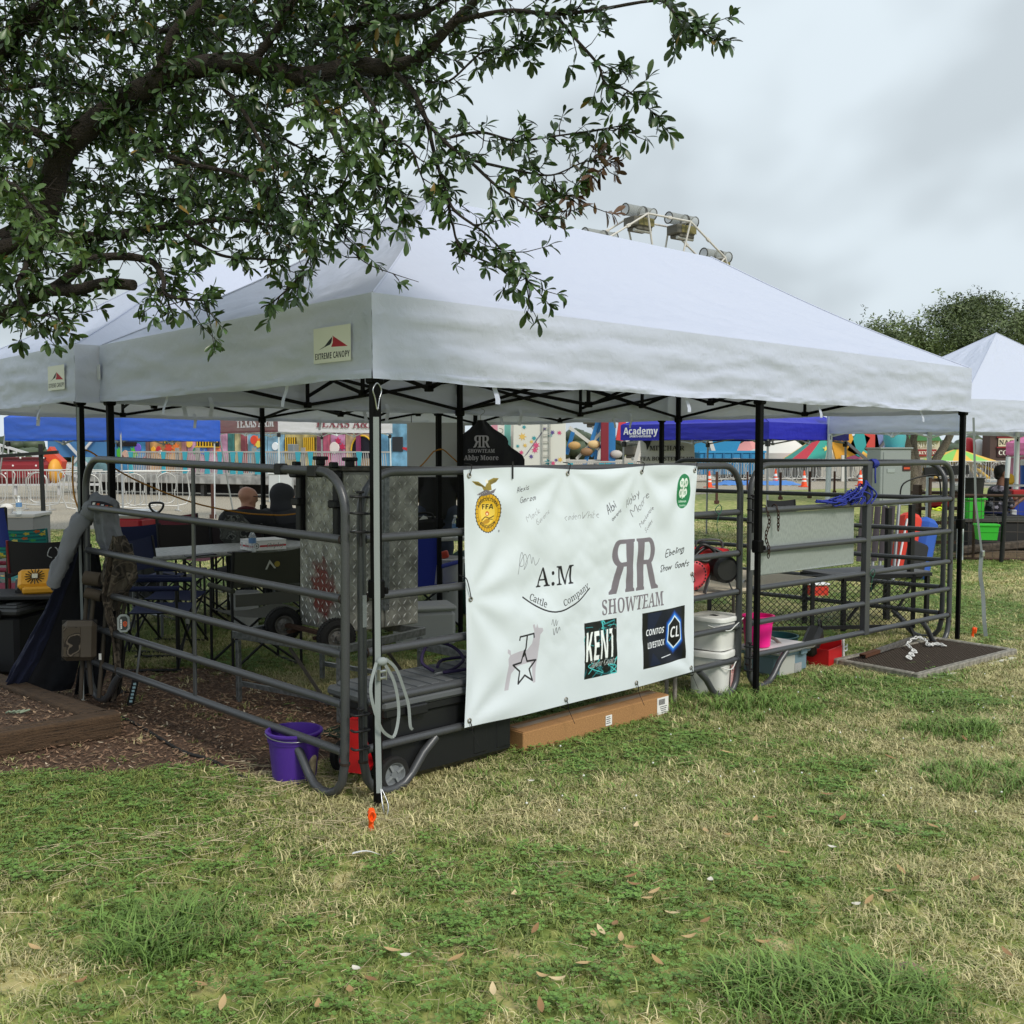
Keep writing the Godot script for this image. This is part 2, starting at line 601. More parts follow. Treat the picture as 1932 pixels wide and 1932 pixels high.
func make_lawn() -> void:
	var leafy := StandardMaterial3D.new()
	leafy.vertex_color_use_as_albedo = true
	leafy.roughness = 0.65
	leafy.backlight_enabled = true; leafy.backlight = Color(0.35, 0.35, 0.35)
	var patch := FastNoiseLite.new()
	patch.seed = 21; patch.frequency = 0.55; patch.fractal_octaves = 4
	var short := [blade_clump(14, 0.034, 1.5, 0.0022, 0.03), blade_clump(14, 0.045, 1.2, 0.002, 0.035), blade_clump(12, 0.03, 2.2, 0.0022, 0.035)]
	var clover := clover_clump()
	var sets := [[[], []], [[], []], [[], []]]
	var cl := [[], []]
	var straw := [[], []]
	var tall := [[], []]
	var chips := [[], []]
	var wet := [[], []]
	var tufts := [[G(330, 1760), 0.30], [G(280, 1800), 0.2], [G(1540, 1890), 0.34], [G(1660, 1900), 0.25], [G(1800, 1385), 0.3], [G(1890, 1480), 0.4], [G(1400, 1340), 0.5], [G(1560, 1290), 0.5], [G(1760, 1330), 0.4], [G(1460, 1870), 0.2]]
	for k in 150000:
		var u := sqrt(rng.randf())
		var d := 2.2 + u * 9.8
		if rng.randf() > 1.25 - u * 0.75: continue
		var p := Vector3(rng.randf_range(-0.62, 0.62) * d, 0, -d)
		var pn := patch.get_noise_2d(p.x, p.z)
		var mulchy := in_mulch(p)
		if mulchy and rng.randf() < 0.985: continue
		var right := smoothstep(0.0, 2.2, p.x - (d - 3.0) * 0.28)
		var green := clampf(0.70 + pn * 1.3 - right * 0.62 * (1.0 - 0.5 * smoothstep(5.5, 8.0, d)), 0.08, 0.97)
		var shade := rng.randf_range(0.75, 1.2)
		var col := Color(0.185, 0.255, 0.055) * shade
		if rng.randf() > green: col = Color(0.66, 0.58, 0.32).lerp(Color(0.30, 0.31, 0.11), rng.randf() * 0.8) * shade
		elif rng.randf() < 0.3: col = Color(0.32, 0.35, 0.11) * shade
		col.a = 1.0
		var s := rng.randf_range(0.6, 1.4)
		var xf := Transform3D(Basis(Vector3.UP, rng.randf() * TAU).scaled(Vector3(s, s * rng.randf_range(0.7, 1.2), s)), p)
		if rng.randf() < smoothstep(0.5, 0.95, green) * 0.22 and p.x > -2.6:
			cl[0].append(xf); cl[1].append(Color(0.135, 0.245, 0.048) * rng.randf_range(0.75, 1.3))
		else:
			var w := k % 3
			sets[w][0].append(xf); sets[w][1].append(col)
	for k in 60000:
		var d := 9.5 + 17.0 * pow(rng.randf(), 0.8)
		var p := Vector3(rng.randf_range(-0.62, 0.62) * d, 0, -d)
		if d > 20.0 + 0.55 * maxf(p.x, -6.0) + 6.0 or (p.x < -4.0 and d > 21.0): continue
		var green := clampf(0.66 + patch.get_noise_2d(p.x * 0.6, p.z * 0.6) * 1.3, 0.1, 0.95)
		var col := Color(0.17, 0.25, 0.055) if rng.randf() < green else Color(0.52, 0.47, 0.22)
		var s := rng.randf_range(1.2, 2.0)
		sets[k % 3][0].append(Transform3D(Basis(Vector3.UP, rng.randf() * TAU).scaled(Vector3(s * 1.2, s * 0.75, s * 1.2)), p)); sets[k % 3][1].append(col * rng.randf_range(0.75, 1.25))
	var lawn := Node3D.new()
	lawn.name = "lawn_grass"
	add_child(lawn)
	tag(lawn, "short mixed green and dry grass covering the lawn")
	lawn.set_meta("kind", "stuff")
	for w in 3: many(lawn, "grass", short[w], leafy, sets[w][0], sets[w][1])
	many(lawn, "clover", clover, leafy, cl[0], cl[1])
	# coarse grass in tufts
	var long_blades := [blade_clump(10, 0.20, 1.1, 0.0055, 0.035), blade_clump(9, 0.16, 1.7, 0.0065, 0.04)]
	for tf in tufts:
		for k in int(120 * tf[1] / 0.3):
			var a := rng.randf() * TAU
			var r: float = tf[1] * sqrt(rng.randf())
			var p: Vector3 = tf[0] + Vector3(cos(a) * r, 0, sin(a) * r * 0.75)
			var s: float = rng.randf_range(0.35, 0.85) * (1.0 - 0.4 * r / tf[1])
			tall[0].append(Transform3D(Basis(Vector3.UP, rng.randf() * TAU).scaled(Vector3.ONE * s), p))
			tall[1].append((Color(0.16, 0.27, 0.058) if rng.randf() < 0.85 else Color(0.22, 0.23, 0.08)) * rng.randf_range(0.8, 1.25))
	for k in 500:
		var d := rng.randf_range(4.6, 8.5)
		var p := Vector3(rng.randf_range(-0.05, 0.52) * d, 0, -d)
		var s := rng.randf_range(0.25, 0.6)
		tall[0].append(Transform3D(Basis(Vector3.UP, rng.randf() * TAU).scaled(Vector3.ONE * s), p))
		tall[1].append(Color(0.15, 0.25, 0.052) * rng.randf_range(0.8, 1.25))
	var half: int = tall[0].size() / 2
	many(lawn, "coarse_grass", long_blades[0], leafy, tall[0].slice(0, half), tall[1].slice(0, half))
	many(lawn, "coarse_grass", long_blades[1], leafy, tall[0].slice(half), tall[1].slice(half))
	# straw and dead stalks
	var stalk := MB.new().tube([Vector3(-0.5, 0, 0), Vector3(-0.1, 0.012, 0.006), Vector3(0.5, 0.0, 0.0)], 0.01, 3, false).done()
	for k in 12000:
		var d := 2.6 + rng.randf() * 5.5
		var p := Vector3(rng.randf_range(-0.6, 0.6) * d, rng.randf_range(0.006, 0.03), -d)
		var strawy := 0.35 + 0.65 * smoothstep(0.0, 0.3, patch.get_noise_2d(p.x * 0.8 + 40.0, p.z * 0.8)) * float(p.x < 0.3)
		if rng.randf() > strawy * (0.45 + 0.55 * float(d < 4.6)) or (in_mulch(p) and rng.randf() < 0.6): continue
		var l := rng.randf_range(0.02, 0.075)
		if rng.randf() < 0.02: l = rng.randf_range(0.15, 0.30)
		var th := rng.randf_range(0.0006, 0.0011)
		straw[0].append(Transform3D(Basis(Vector3.UP, rng.randf() * TAU) * Basis(Vector3.BACK, rng.randf_range(-0.12, 0.12)) * Basis.from_scale(Vector3(l, th / 0.01 * 1.4, th / 0.01)), p))
		straw[1].append(Color(0.62, 0.52, 0.31) * rng.randf_range(0.6, 1.15))
	for c in [[380, 1585, 0.22, 90], [560, 1470, 0.28, 150], [470, 1500, 0.25, 70], [650, 1555, 0.18, 60], [250, 1640, 0.3, 70], [1010, 1530, 0.2, 12], [1045, 1640, 0.05, 14], [620, 1480, 0.2, 80]]:
		for k in c[3]:
			var p := G(c[0], c[1]) + Vector3(rng.randfn() * c[2], rng.randf_range(0.01, 0.03), rng.randfn() * c[2] * 0.6)
			var l := rng.randf_range(0.05, 0.16)
			straw[0].append(Transform3D(Basis(Vector3.UP, rng.randfn() * 0.9) * Basis(Vector3.BACK, rng.randf_range(-0.15, 0.15)) * Basis.from_scale(Vector3(l, 0.16, 0.10)), p))
			straw[1].append(Color(0.68, 0.58, 0.37) * rng.randf_range(0.65, 1.1))
	var flat := StandardMaterial3D.new()
	flat.vertex_color_use_as_albedo = true
	flat.roughness = 0.8
	var sw := many(self, "straw", stalk, flat, straw[0], straw[1], "loose pale straw and dead stalks scattered on the lawn")
	# mulch chips and fallen leaves
	var chip := dry_leaf(1.0, 0.3, 0.5).done()
	for k in 30000:
		var p := Vector3(rng.randf_range(-4.6, 0.2), 0.01, rng.randf_range(-8.6, -4.2))
		if not in_mulch(p): continue
		var l := rng.randf_range(0.012, 0.042)
		chips[0].append(Transform3D(Basis.from_euler(Vector3(rng.randf_range(-0.4, 0.4), rng.randf() * TAU, rng.randf_range(-0.4, 0.4))).scaled(Vector3.ONE * l), p + Vector3(0, rng.randf_range(0.0, 0.012), 0)))
		var c := Color(0.17, 0.095, 0.06).lerp(Color(0.31, 0.20, 0.125), rng.randf())
		if rng.randf() < 0.05: c = Color(0.55, 0.46, 0.34)
		chips[1].append(c * rng.randf_range(0.6, 1.15))
	many(self, "mulch_litter", chip, flat, chips[0], chips[1], "bark chips and leaf litter on the mulch")
	# leaves that lie singly on the grass
	var lf := [dry_leaf(0.062, 0.021, 0.5).done(), dry_leaf(0.055, 0.022, 0.9).done(), dry_leaf(0.07, 0.022, 0.3).done()]
	var lc := [mat("a98a5e", 0.75), mat("b89c70", 0.75), mat("8e6c48", 0.75), mat("cbb68e", 0.75)]
	var spots := [[1220, 1697], [1190, 1655], [1050, 1850], [1370, 1577], [1425, 1548], [1700, 1643], [1640, 1700], [1160, 1745], [1190, 1790], [1120, 1765], [380, 1860], [65, 1790], [330, 1780], [660, 1870], [700, 1850], [1330, 1740], [1300, 1770], [1240, 1815], [420, 1895], [600, 1900], [930, 1870], [1590, 1545], [1270, 1725], [1100, 1820], [1020, 1900], [150, 1855], [1480, 1610], [1840, 1660], [1900, 1800], [1440, 1780], [1010, 1755], [860, 1810], [740, 1795], [1760, 1560], [1560, 1500], [1680, 1430], [1820, 1395], [1370, 1420], [1200, 1560], [970, 1690]]
	for k in spots.size():
		for e in (2 if k < 9 else 1):
			var p := G(spots[k][0] + e * rng.randf_range(-45, 45), spots[k][1] + e * rng.randf_range(-20, 20), 0.035)
			var o := solo("fallen_leaf", "brown curled dry oak leaf lying on the lawn", "leaf", lf[rng.randi() % 3], lc[rng.randi() % 4], p, rng.randf() * TAU, "dry leaves fallen on the lawn")
			o.rotation.x = rng.randf_range(-0.25, 0.25)
	var pale := mat("cfc9bd", 0.7)
	for q in [[1340, 1662, "pair of white petals lying on the lawn right of centre"], [765, 1805, "small white scrap on the lawn below the straw bundle"], [672, 1830, "small white scrap near the big grass tuft"], [362, 1748, "white scrap resting on the large grass tuft"], [1002, 1475, "torn white scrap on the grass by the cardboard box"], [1615, 1708, "white scrap on the dry grass toward the right"], [1570, 1600, "white petal on the worn grass right of the petals pair"]]:
		var o := solo("paper_scrap", q[2], "scrap", dry_leaf(0.036, 0.024, 0.8), pale, G(q[0], q[1], 0.035), rng.randf() * TAU, "white scraps on the lawn")
	var rag := MB.new().sheet(12, 2, func(s, t): return Vector3(s * 0.17, 0.03 + 0.012 * sin(s * 7.0) + 0.006 * t, (t - 0.5) * 0.03 * (1.2 - s) + 0.012 * sin(s * 9.0)))
	solo("cloth_strip", "thin crumpled white strip lying on the grass below the orange stake", "cloth strip", rag, mat("efeeee", 0.8), G(665, 1625), 0.1)
	var stone := MB.new().ball(Vector3(0, 0.0, 0), Vector3(0.09, 0.035, 0.05), Basis.IDENTITY, 18, 10)
	for i in stone.v.size(): stone.v[i] += stone.n[i] * ns.get_noise_3dv(stone.v[i] * 22.0) * 0.012
	solo("stone", "flat buff stone half sunk in the dry grass at lower right", "stone", stone, mat("b79a80", 0.95, 0.0, "speck", 8.0), G(1705, 1842), 0.4)
	# white clover heads
	var fl := [[], []]
	for k in 60:
		var d := rng.randf_range(4.4, 8.0)
		var p := Vector3(rng.randf_range(0.0, 0.5) * d, 0.045, -d)
		fl[0].append(Transform3D(Basis.from_scale(Vector3.ONE * rng.randf_range(0.004, 0.006)), p)); fl[1].append(Color(0.75, 0.76, 0.72))
	many(self, "clover_flowers", MB.new().ball(Vector3.ZERO, Vector3.ONE, Basis.IDENTITY, 6, 4).done(), flat, fl[0], fl[1], "tiny white clover flowers dotted over the grass")

# ------------------------------------------------------------------ canopies
func tent_roof(o: Node3D, L: float, D: float, eave: float, peak: float, val: float, m: Material, sag := 0.1, wr := 1.0, vm: Material = null, ridge := -1.0) -> void:
	var r := D * 0.5 if ridge < 0.0 else ridge
	var c := [Vector3(0, eave, 0), Vector3(L, eave, 0), Vector3(L, eave, -D), Vector3(0, eave, -D)]
	var a := Vector3(r, peak, -D / 2)
	var b := Vector3(L - r, peak, -D / 2)
	var tops := [[a, b], [b, b], [b, a], [a, a]]
	var seedy := o.position.x * 3.7
	for k in 4:
		var p0: Vector3 = c[k]
		var p1: Vector3 = c[(k + 1) % 4]
		var len := p0.distance_to(p1)
		var q0: Vector3 = tops[k][0]
		var q1: Vector3 = tops[k][1]
		var out := (p1 - p0).normalized().cross(Vector3.UP)
		part(o, "roof_panel", MB.new().sheet(int(len * 14), 34, func(s, t):
			var p := p0.lerp(p1, s).lerp(q0.lerp(q1, s), t)
			var env := sin(PI * s) * sin(PI * clampf(t, 0.0, 1.0))
			p.y -= sag * (env * 0.9 + sin(PI * t) * 0.35)
			var x: float = s * len
			p.y -= 0.035 * exp(-pow((t - 0.10) / 0.05, 2.0)) * sin(PI * s)
			var e2 := minf(1.0, minf(s, 1.0 - s) * 8.0) * minf(1.0, minf(t + 0.02, 1.0 - t) * 8.0)
			p.y += e2 * wr * (0.026 * ns.get_noise_2d(x * 0.9 + t * 3.0 + seedy, t * 2.2 + k * 9.0) + 0.012 * ns.get_noise_2d(x * 3.0 - t * 5.0, t * 9.0 + k * 5.0 + seedy))
			p.y += wr * 0.026 * absf(ns.get_noise_2d((x + t * 2.6) * 1.7 + seedy, (x * 0.35 - t * 2.0) + k * 3.0)) * e2
			return p), m)
		var hip := []
		for e in 25:
			var t := e / 24.0
			hip.append(p0.lerp(q0, t) + Vector3(0, 0.004 - sag * sin(PI * t) * 0.35, 0))
		part(o, "seam", MB.new().tube(hip, 0.006, 5), m)
		for hem in 2:
			part(o, "hem" if hem else "valance", MB.new().sheet(int(len * 26), 4 if hem else 16, func(s, t0):
				var t: float = lerpf(0.90, 1.0, t0) if hem else t0
				var x: float = s * len
				var p: Vector3 = p0.lerp(p1, s) + (p1 - p0).normalized() * (s - 0.5) * 0.03
				var ends := minf(1.0, minf(s, 1.0 - s) * len * 3.0)
				p.y -= val * t + 0.010 * t * absf(sin(PI * x / 1.525 + 0.4)) * wr - 0.01 * t * ns.get_noise_2d(x * 1.3, k * 4.0 + seedy)
				var rip := 0.022 * ns.get_noise_2d(x * 0.6 + t * 0.9 + k * 7.0 + seedy, t * 2.4 - x * 0.30)
				rip += 0.018 * (0.4 - absf(ns.get_noise_2d(x * 0.9 - t * 1.6 + k * 3.0, t * 2.2 + x * 0.8 + seedy)))
				rip += 0.007 * ns.get_noise_2d(x * 2.6 + t * 4.0, t * 3.0 - x * 0.8 + seedy + k) * t
				p += out * (rip * wr * smoothstep(0.0, 0.25, t) * (0.25 + 0.75 * ends) + 0.015 + (0.003 if hem else 0.0))
				return p), vm if vm and k % 2 == 1 else m)

func bars(o: Node3D, pts: Array, m: Material, w := 0.026, h := 0.013) -> void:
	for k in pts.size() / 2: part(o, "truss_bar", MB.new().bar(pts[k * 2], pts[k * 2 + 1], h, w, Vector3.UP, 0.002), m)

func scissors(o: Node3D, a: Vector3, b: Vector3, count: int, top: float, bot: float, m: Material) -> void:
	var off := (b - a).normalized().cross(Vector3.UP) * 0.009
	for k in count:
		var p := a.lerp(b, float(k) / count)
		var q := a.lerp(b, float(k + 1) / count)
		var t := Vector3(0, top, 0)
		var u := Vector3(0, bot, 0)
		bars(o, [p + t + off, q + u + off, p + u - off, q + t - off], m)
		if k < count - 1:
			for e in [t, u]: part(o, "truss_joint", MB.new().box(q + e, Vector3(0.05, 0.045, 0.05), Basis.IDENTITY, 0.006), m)
			if k % 2 == 0: part(o, "truss_post", MB.new().box(q + Vector3(0, (top + bot) / 2, 0), Vector3(0.022, top - bot, 0.022)), m)

func tent_leg(o: Node3D, p: Vector3, top: float, m: Material, lock := 1.02) -> void:
	var l := part(o, "leg", MB.new().box(p + Vector3(0, (top + lock) / 2, 0), Vector3(0.042, top - lock, 0.042), Basis.IDENTITY, 0.004).box(p + Vector3(0, lock / 2, 0), Vector3(0.033, lock, 0.033), Basis.IDENTITY, 0.003), m)
	part(l, "lock", MB.new().box(p + Vector3(0, lock, 0), Vector3(0.062, 0.085, 0.062), Basis.IDENTITY, 0.008).box(p + Vector3(0.035, lock - 0.01, 0.02), Vector3(0.02, 0.03, 0.03), Basis.IDENTITY, 0.004), m)
	for y in [1.98, top - 0.03]: part(l, "bracket", MB.new().box(p + Vector3(0, y, 0), Vector3(0.066, 0.06, 0.066), Basis.IDENTITY, 0.008), m)
	part(l, "foot", MB.new().box(p + Vector3(0.012, 0.005, 0.012), Vector3(0.10, 0.008, 0.09), Basis.IDENTITY, 0.002), m)

func big_tent(label: String, at: Vector3) -> Node3D:
	var white := mat("c6cde2", 0.62, 0.0, "", 0.8, "wrinkle", 0.55)
	white.backlight_enabled = true; white.backlight = Color(0.66, 0.65, 0.63)
	var black := mat("070708", 0.55, 0.0)
	black.metallic_specular = 0.25
	var o := thing("canopy_tent", label, "tent", at, YU, "white ten by twenty foot canopies")
	var L := 6.16
	var D := 3.11
	tent_roof(o, L, D, 2.35, 3.30, 0.375, white, 0.12)
	for x in [0.03, L / 2, L - 0.03]:
		for z in [-0.03, -D + 0.03]: tent_leg(o, Vector3(x, 0, z), 2.28, black)
	var top := 2.26
	var bot := 2.0
	for z in [-0.03, -D + 0.03]:
		scissors(o, Vector3(0.03, 0, z), Vector3(L / 2, 0, z), 2, top, bot, black)
		scissors(o, Vector3(L / 2, 0, z), Vector3(L - 0.03, 0, z), 2, top, bot, black)
	for x in [0.03, L / 2, L - 0.03]: scissors(o, Vector3(x, 0, -0.03), Vector3(x, 0, -D + 0.03), 2, top, bot, black)
	for x in [L * 0.25, L * 0.75]:
		scissors(o, Vector3(x, 0, -0.03), Vector3(x, 0, -D + 0.03), 4, top + 0.02, bot + 0.06, black)
		part(o, "peak_pole", MB.new().box(Vector3(x, 2.66, -D / 2), Vector3(0.032, 1.2, 0.032), Basis.IDENTITY, 0.003), black)
	for x in [0.75, 2.3, 3.8, 5.35]:
		for z in [0.005, -D - 0.005]:
			part(o, "velcro_strap", MB.new().sheet(1, 6, func(s, t): return Vector3(x + (s - 0.5) * 0.032 + 0.012 * sin(t * 2.0), 2.03 - t * 0.15, z - signf(z + 1.0) * (0.03 + 0.014 * sin(t * 5.0)))), white)
	for z in [-0.8, -2.2]:
		part(o, "velcro_strap", MB.new().sheet(1, 6, func(s, t): return Vector3(0.02 + 0.014 * sin(t * 5.0), 2.03 - t * 0.16, z + (s - 0.5) * 0.032)), white)
	# the maker's patch on the end valance
	var a := Art.new(self, 384, 220, Color("dedfd4"))
	a.poly([Vector2(175, 80), Vector2(205, 62), Vector2(190, 108), Vector2(50, 138), Vector2(120, 118)], Color("1c1c20"))
	a.poly([Vector2(204, 58), Vector2(352, 132), Vector2(190, 126), Vector2(206, 100)], Color("a81c2c"))
	a.bend([Vector2(60, 138), Vector2(150, 126), Vector2(192, 104), Vector2(206, 66)], 7, Color("dedfd4"))
	a.text("EXTREME CANOPY", "sans bold", 38, Vector2(192, 178), Color("17171a"), 0.78)
	var pm := print_mat(a.done(), 0.7)
	var lo := MB.new().sheet(8, 5, func(s, t): return Vector3(-0.032 - 0.002 * sin(s * 5.0), 2.225 - t * 0.165, -0.44 + s * 0.31))
	part(o, "maker_patch", lo, pm)
	# a thin care tag on the far corner seam
	part(o, "care_tag", MB.new().box(Vector3(-0.035, 2.17, -D + 0.02), Vector3(0.004, 0.10, 0.045)), mat("cfd2d6", 0.7))
	return o

func make_big_tents() -> void:
	big_tent("nearest white canopy tent with maker patch beside its front corner post", T(-0.03, -0.03))
	big_tent("white canopy tent partly hidden behind the nearest one, at its left", T(0.0, 3.12))
	# webbing straps that tie the canopy corners down to stakes
	var grey := mat("9aa2a2", 0.85, 0.0, "fine", 6.0)
	var steel := mat("b9bcc0", 0.3, 0.9)
	var o := thing("tie_down_strap", "grey webbing strap with cam buckle running down the nearest tent post", "strap", T(-0.03, -0.03), YU, "tie-down straps of the tents")
	var front := Vector3(-0.58, 0, 0.81)
	var face := func(out: Vector3, pts: Array, w: float) -> MB:
		var b := MB.new()
		for k in pts.size() - 1:
			var p: Vector3 = pts[k]
			var q: Vector3 = pts[k + 1]
			var sd := out.cross((q - p).normalized()).normalized() * w * 0.5
			b.quad(p - sd, p + sd, q + sd, q - sd)
		return b
	part(o, "webbing", face.call(front, [Vector3(0.0, 1.80, 0.02), Vector3(-0.005, 1.2, 0.025), Vector3(-0.008, 0.72, 0.03), Vector3(-0.015, 0.40, 0.035), Vector3(-0.02, 0.10, 0.05)], 0.026), grey)
	part(o, "webbing_loop", face.call(front, curve([Vector3(-0.03, 0.70, 0.05), Vector3(-0.07, 0.58, 0.06), Vector3(-0.03, 0.42, 0.07), Vector3(0.02, 0.36, 0.07), Vector3(0.055, 0.36, 0.07), Vector3(0.085, 0.46, 0.06), Vector3(0.06, 0.60, 0.06), Vector3(0.0, 0.71, 0.05)], 5), 0.014), grey)
	part(o, "webbing_tail", face.call(front, curve([Vector3(0.02, 0.71, 0.05), Vector3(0.07, 0.66, 0.06), Vector3(0.11, 0.57, 0.06), Vector3(0.14, 0.48, 0.06), Vector3(0.15, 0.38, 0.06), Vector3(0.165, 0.36, 0.06)], 5), 0.014), grey)
	part(o, "knot", MB.new().ball(Vector3(0.0, 0.70, 0.05), Vector3(0.03, 0.02, 0.02), Basis.IDENTITY, 10, 6), grey)
	part(o, "cam_buckle", MB.new().box(Vector3(0.0, 0.655, 0.05), Vector3(0.036, 0.012, 0.02), Basis.IDENTITY, 0.003).box(Vector3(0.0, 0.625, 0.05), Vector3(0.036, 0.01, 0.014), Basis.IDENTITY, 0.002).box(Vector3(-0.018, 0.64, 0.05), Vector3(0.004, 0.05, 0.02)).box(Vector3(0.018, 0.64, 0.05), Vector3(0.004, 0.05, 0.02)), steel)
	part(o, "ring", MB.new().tube(curve([Vector3(0.03, 1.92, 0.02), Vector3(0.0, 1.95, 0.03), Vector3(-0.03, 1.92, 0.04), Vector3(-0.015, 1.88, 0.035), Vector3(0.0, 1.83, 0.03), Vector3(0.015, 1.88, 0.025)], 4, true), 0.003, 5, false, true), steel)
	part(o, "hook", MB.new().tube(curve([Vector3(-0.012, 0.12, 0.05), Vector3(-0.03, 0.05, 0.09), Vector3(-0.02, -0.0, 0.1), Vector3(0.0, 0.05, 0.09), Vector3(-0.008, 0.12, 0.05)], 4), 0.003, 5), steel)
	var stake := MB.new().lathe([Vector2(0, 0.1), Vector2(0.012, 0.1), Vector2(0.017, 0.085), Vector2(0.013, 0.07), Vector2(0.011, 0.03), Vector2(0.014, 0.0), Vector2(0.0, 0.0)], 10).tube(curve([Vector3(0, 0.05, 0.02), Vector3(0.015, 0.075, 0.02), Vector3(0.0, 0.098, 0.02), Vector3(-0.015, 0.075, 0.02)], 4, true), 0.005, 6, false, true)
	var orange := mat("ff5a14", 0.4)
	var s := solo("tent_stake", "orange plastic stake in the grass at the foot of the nearest strap", "stake", stake, orange, G(700, 1566), 0.3, "orange tent stakes")
	s.rotation.x = 0.15
	dup(s, G(1834, 1204), 1.0, "orange plastic stake in the grass right of the far corner post")
	front = Vector3(-0.915, 0, 0.4)
	var o2 := thing("tie_down_strap", "thin grey strap slanting beside the right corner post of the nearest tent", "strap", P3 + Vector3(0.06, 0, 0.02), YU, "tie-down straps of the tents")
	part(o2, "webbing", face.call(front, [Vector3(0.0, 1.93, 0.02), Vector3(0.02, 1.2, 0.05), Vector3(0.05, 0.78, 0.1)], 0.018), grey)
	part(o2, "webbing", face.call(front, curve([Vector3(0.05, 0.78, 0.1), Vector3(0.03, 0.6, 0.1), Vector3(0.05, 0.42, 0.12), Vector3(0.04, 0.2, 0.14), Vector3(0.06, 0.06, 0.15)], 5), 0.032), grey)
	part(o2, "cam_buckle", MB.new().box(Vector3(0.05, 0.77, 0.11), Vector3(0.04, 0.05, 0.02), Basis.IDENTITY, 0.004), steel)
	front = Vector3(-0.3, 0, 0.95)
	var o3 := thing("tie_down_strap", "grey strap beside the left corner post behind the hanging hoodie", "strap", T(0.0, 3.03) + Vector3(-0.02, 0, 0.05), YU, "tie-down straps of the tents")
	part(o3, "webbing", face.call(front, [Vector3(0.0, 1.93, 0.02), Vector3(-0.02, 1.2, 0.05), Vector3(-0.05, 0.5, 0.14), Vector3(-0.08, 0.05, 0.2)], 0.016), grey)

func small_tent(called: String, label: String, at: Vector3, yaw: float, L: float, D: float, eave: float, peak: float, val: float, m: Material, legm: Material, slant: float, vm: Material = null, wr := 0.7, lr := 0.021) -> Node3D:
	var o := thing(called, label, "tent", at, yaw)
	tent_roof(o, L, D, eave, peak, val, m, 0.06, wr, vm, L * 0.5)
	for x in [0.0, L]:
		for z in [0.0, -D]:
			var f := Vector3(x + (slant if x > 0 else -slant), 0, z + (slant if z == 0.0 else -slant))
			var h := Vector3(x + (-0.03 if x > 0 else 0.03), eave - 0.05, z + (-0.03 if z == 0.0 else 0.03))
			var lg := part(o, "leg", MB.new().tube([f, h], lr, 4), legm)
			part(lg, "corner_bracket", MB.new().box(h - Vector3(0, val + 0.02, 0), Vector3(0.07, 0.09, 0.07), Basis.IDENTITY, 0.01), mat("141416", 0.5))
	for z in [-0.04, -D + 0.04]: scissors(o, Vector3(0, 0, z), Vector3(L, 0, z), 2, eave - 0.08, eave - val - 0.06, legm)
	for x in [0.04, L - 0.04]: scissors(o, Vector3(x, 0, 0), Vector3(x, 0, -D), 2, eave - 0.08, eave - val - 0.06, legm)
	return o

func yaw_of(a: Vector3, b: Vector3) -> float: return atan2(-(b.z - a.z), b.x - a.x)

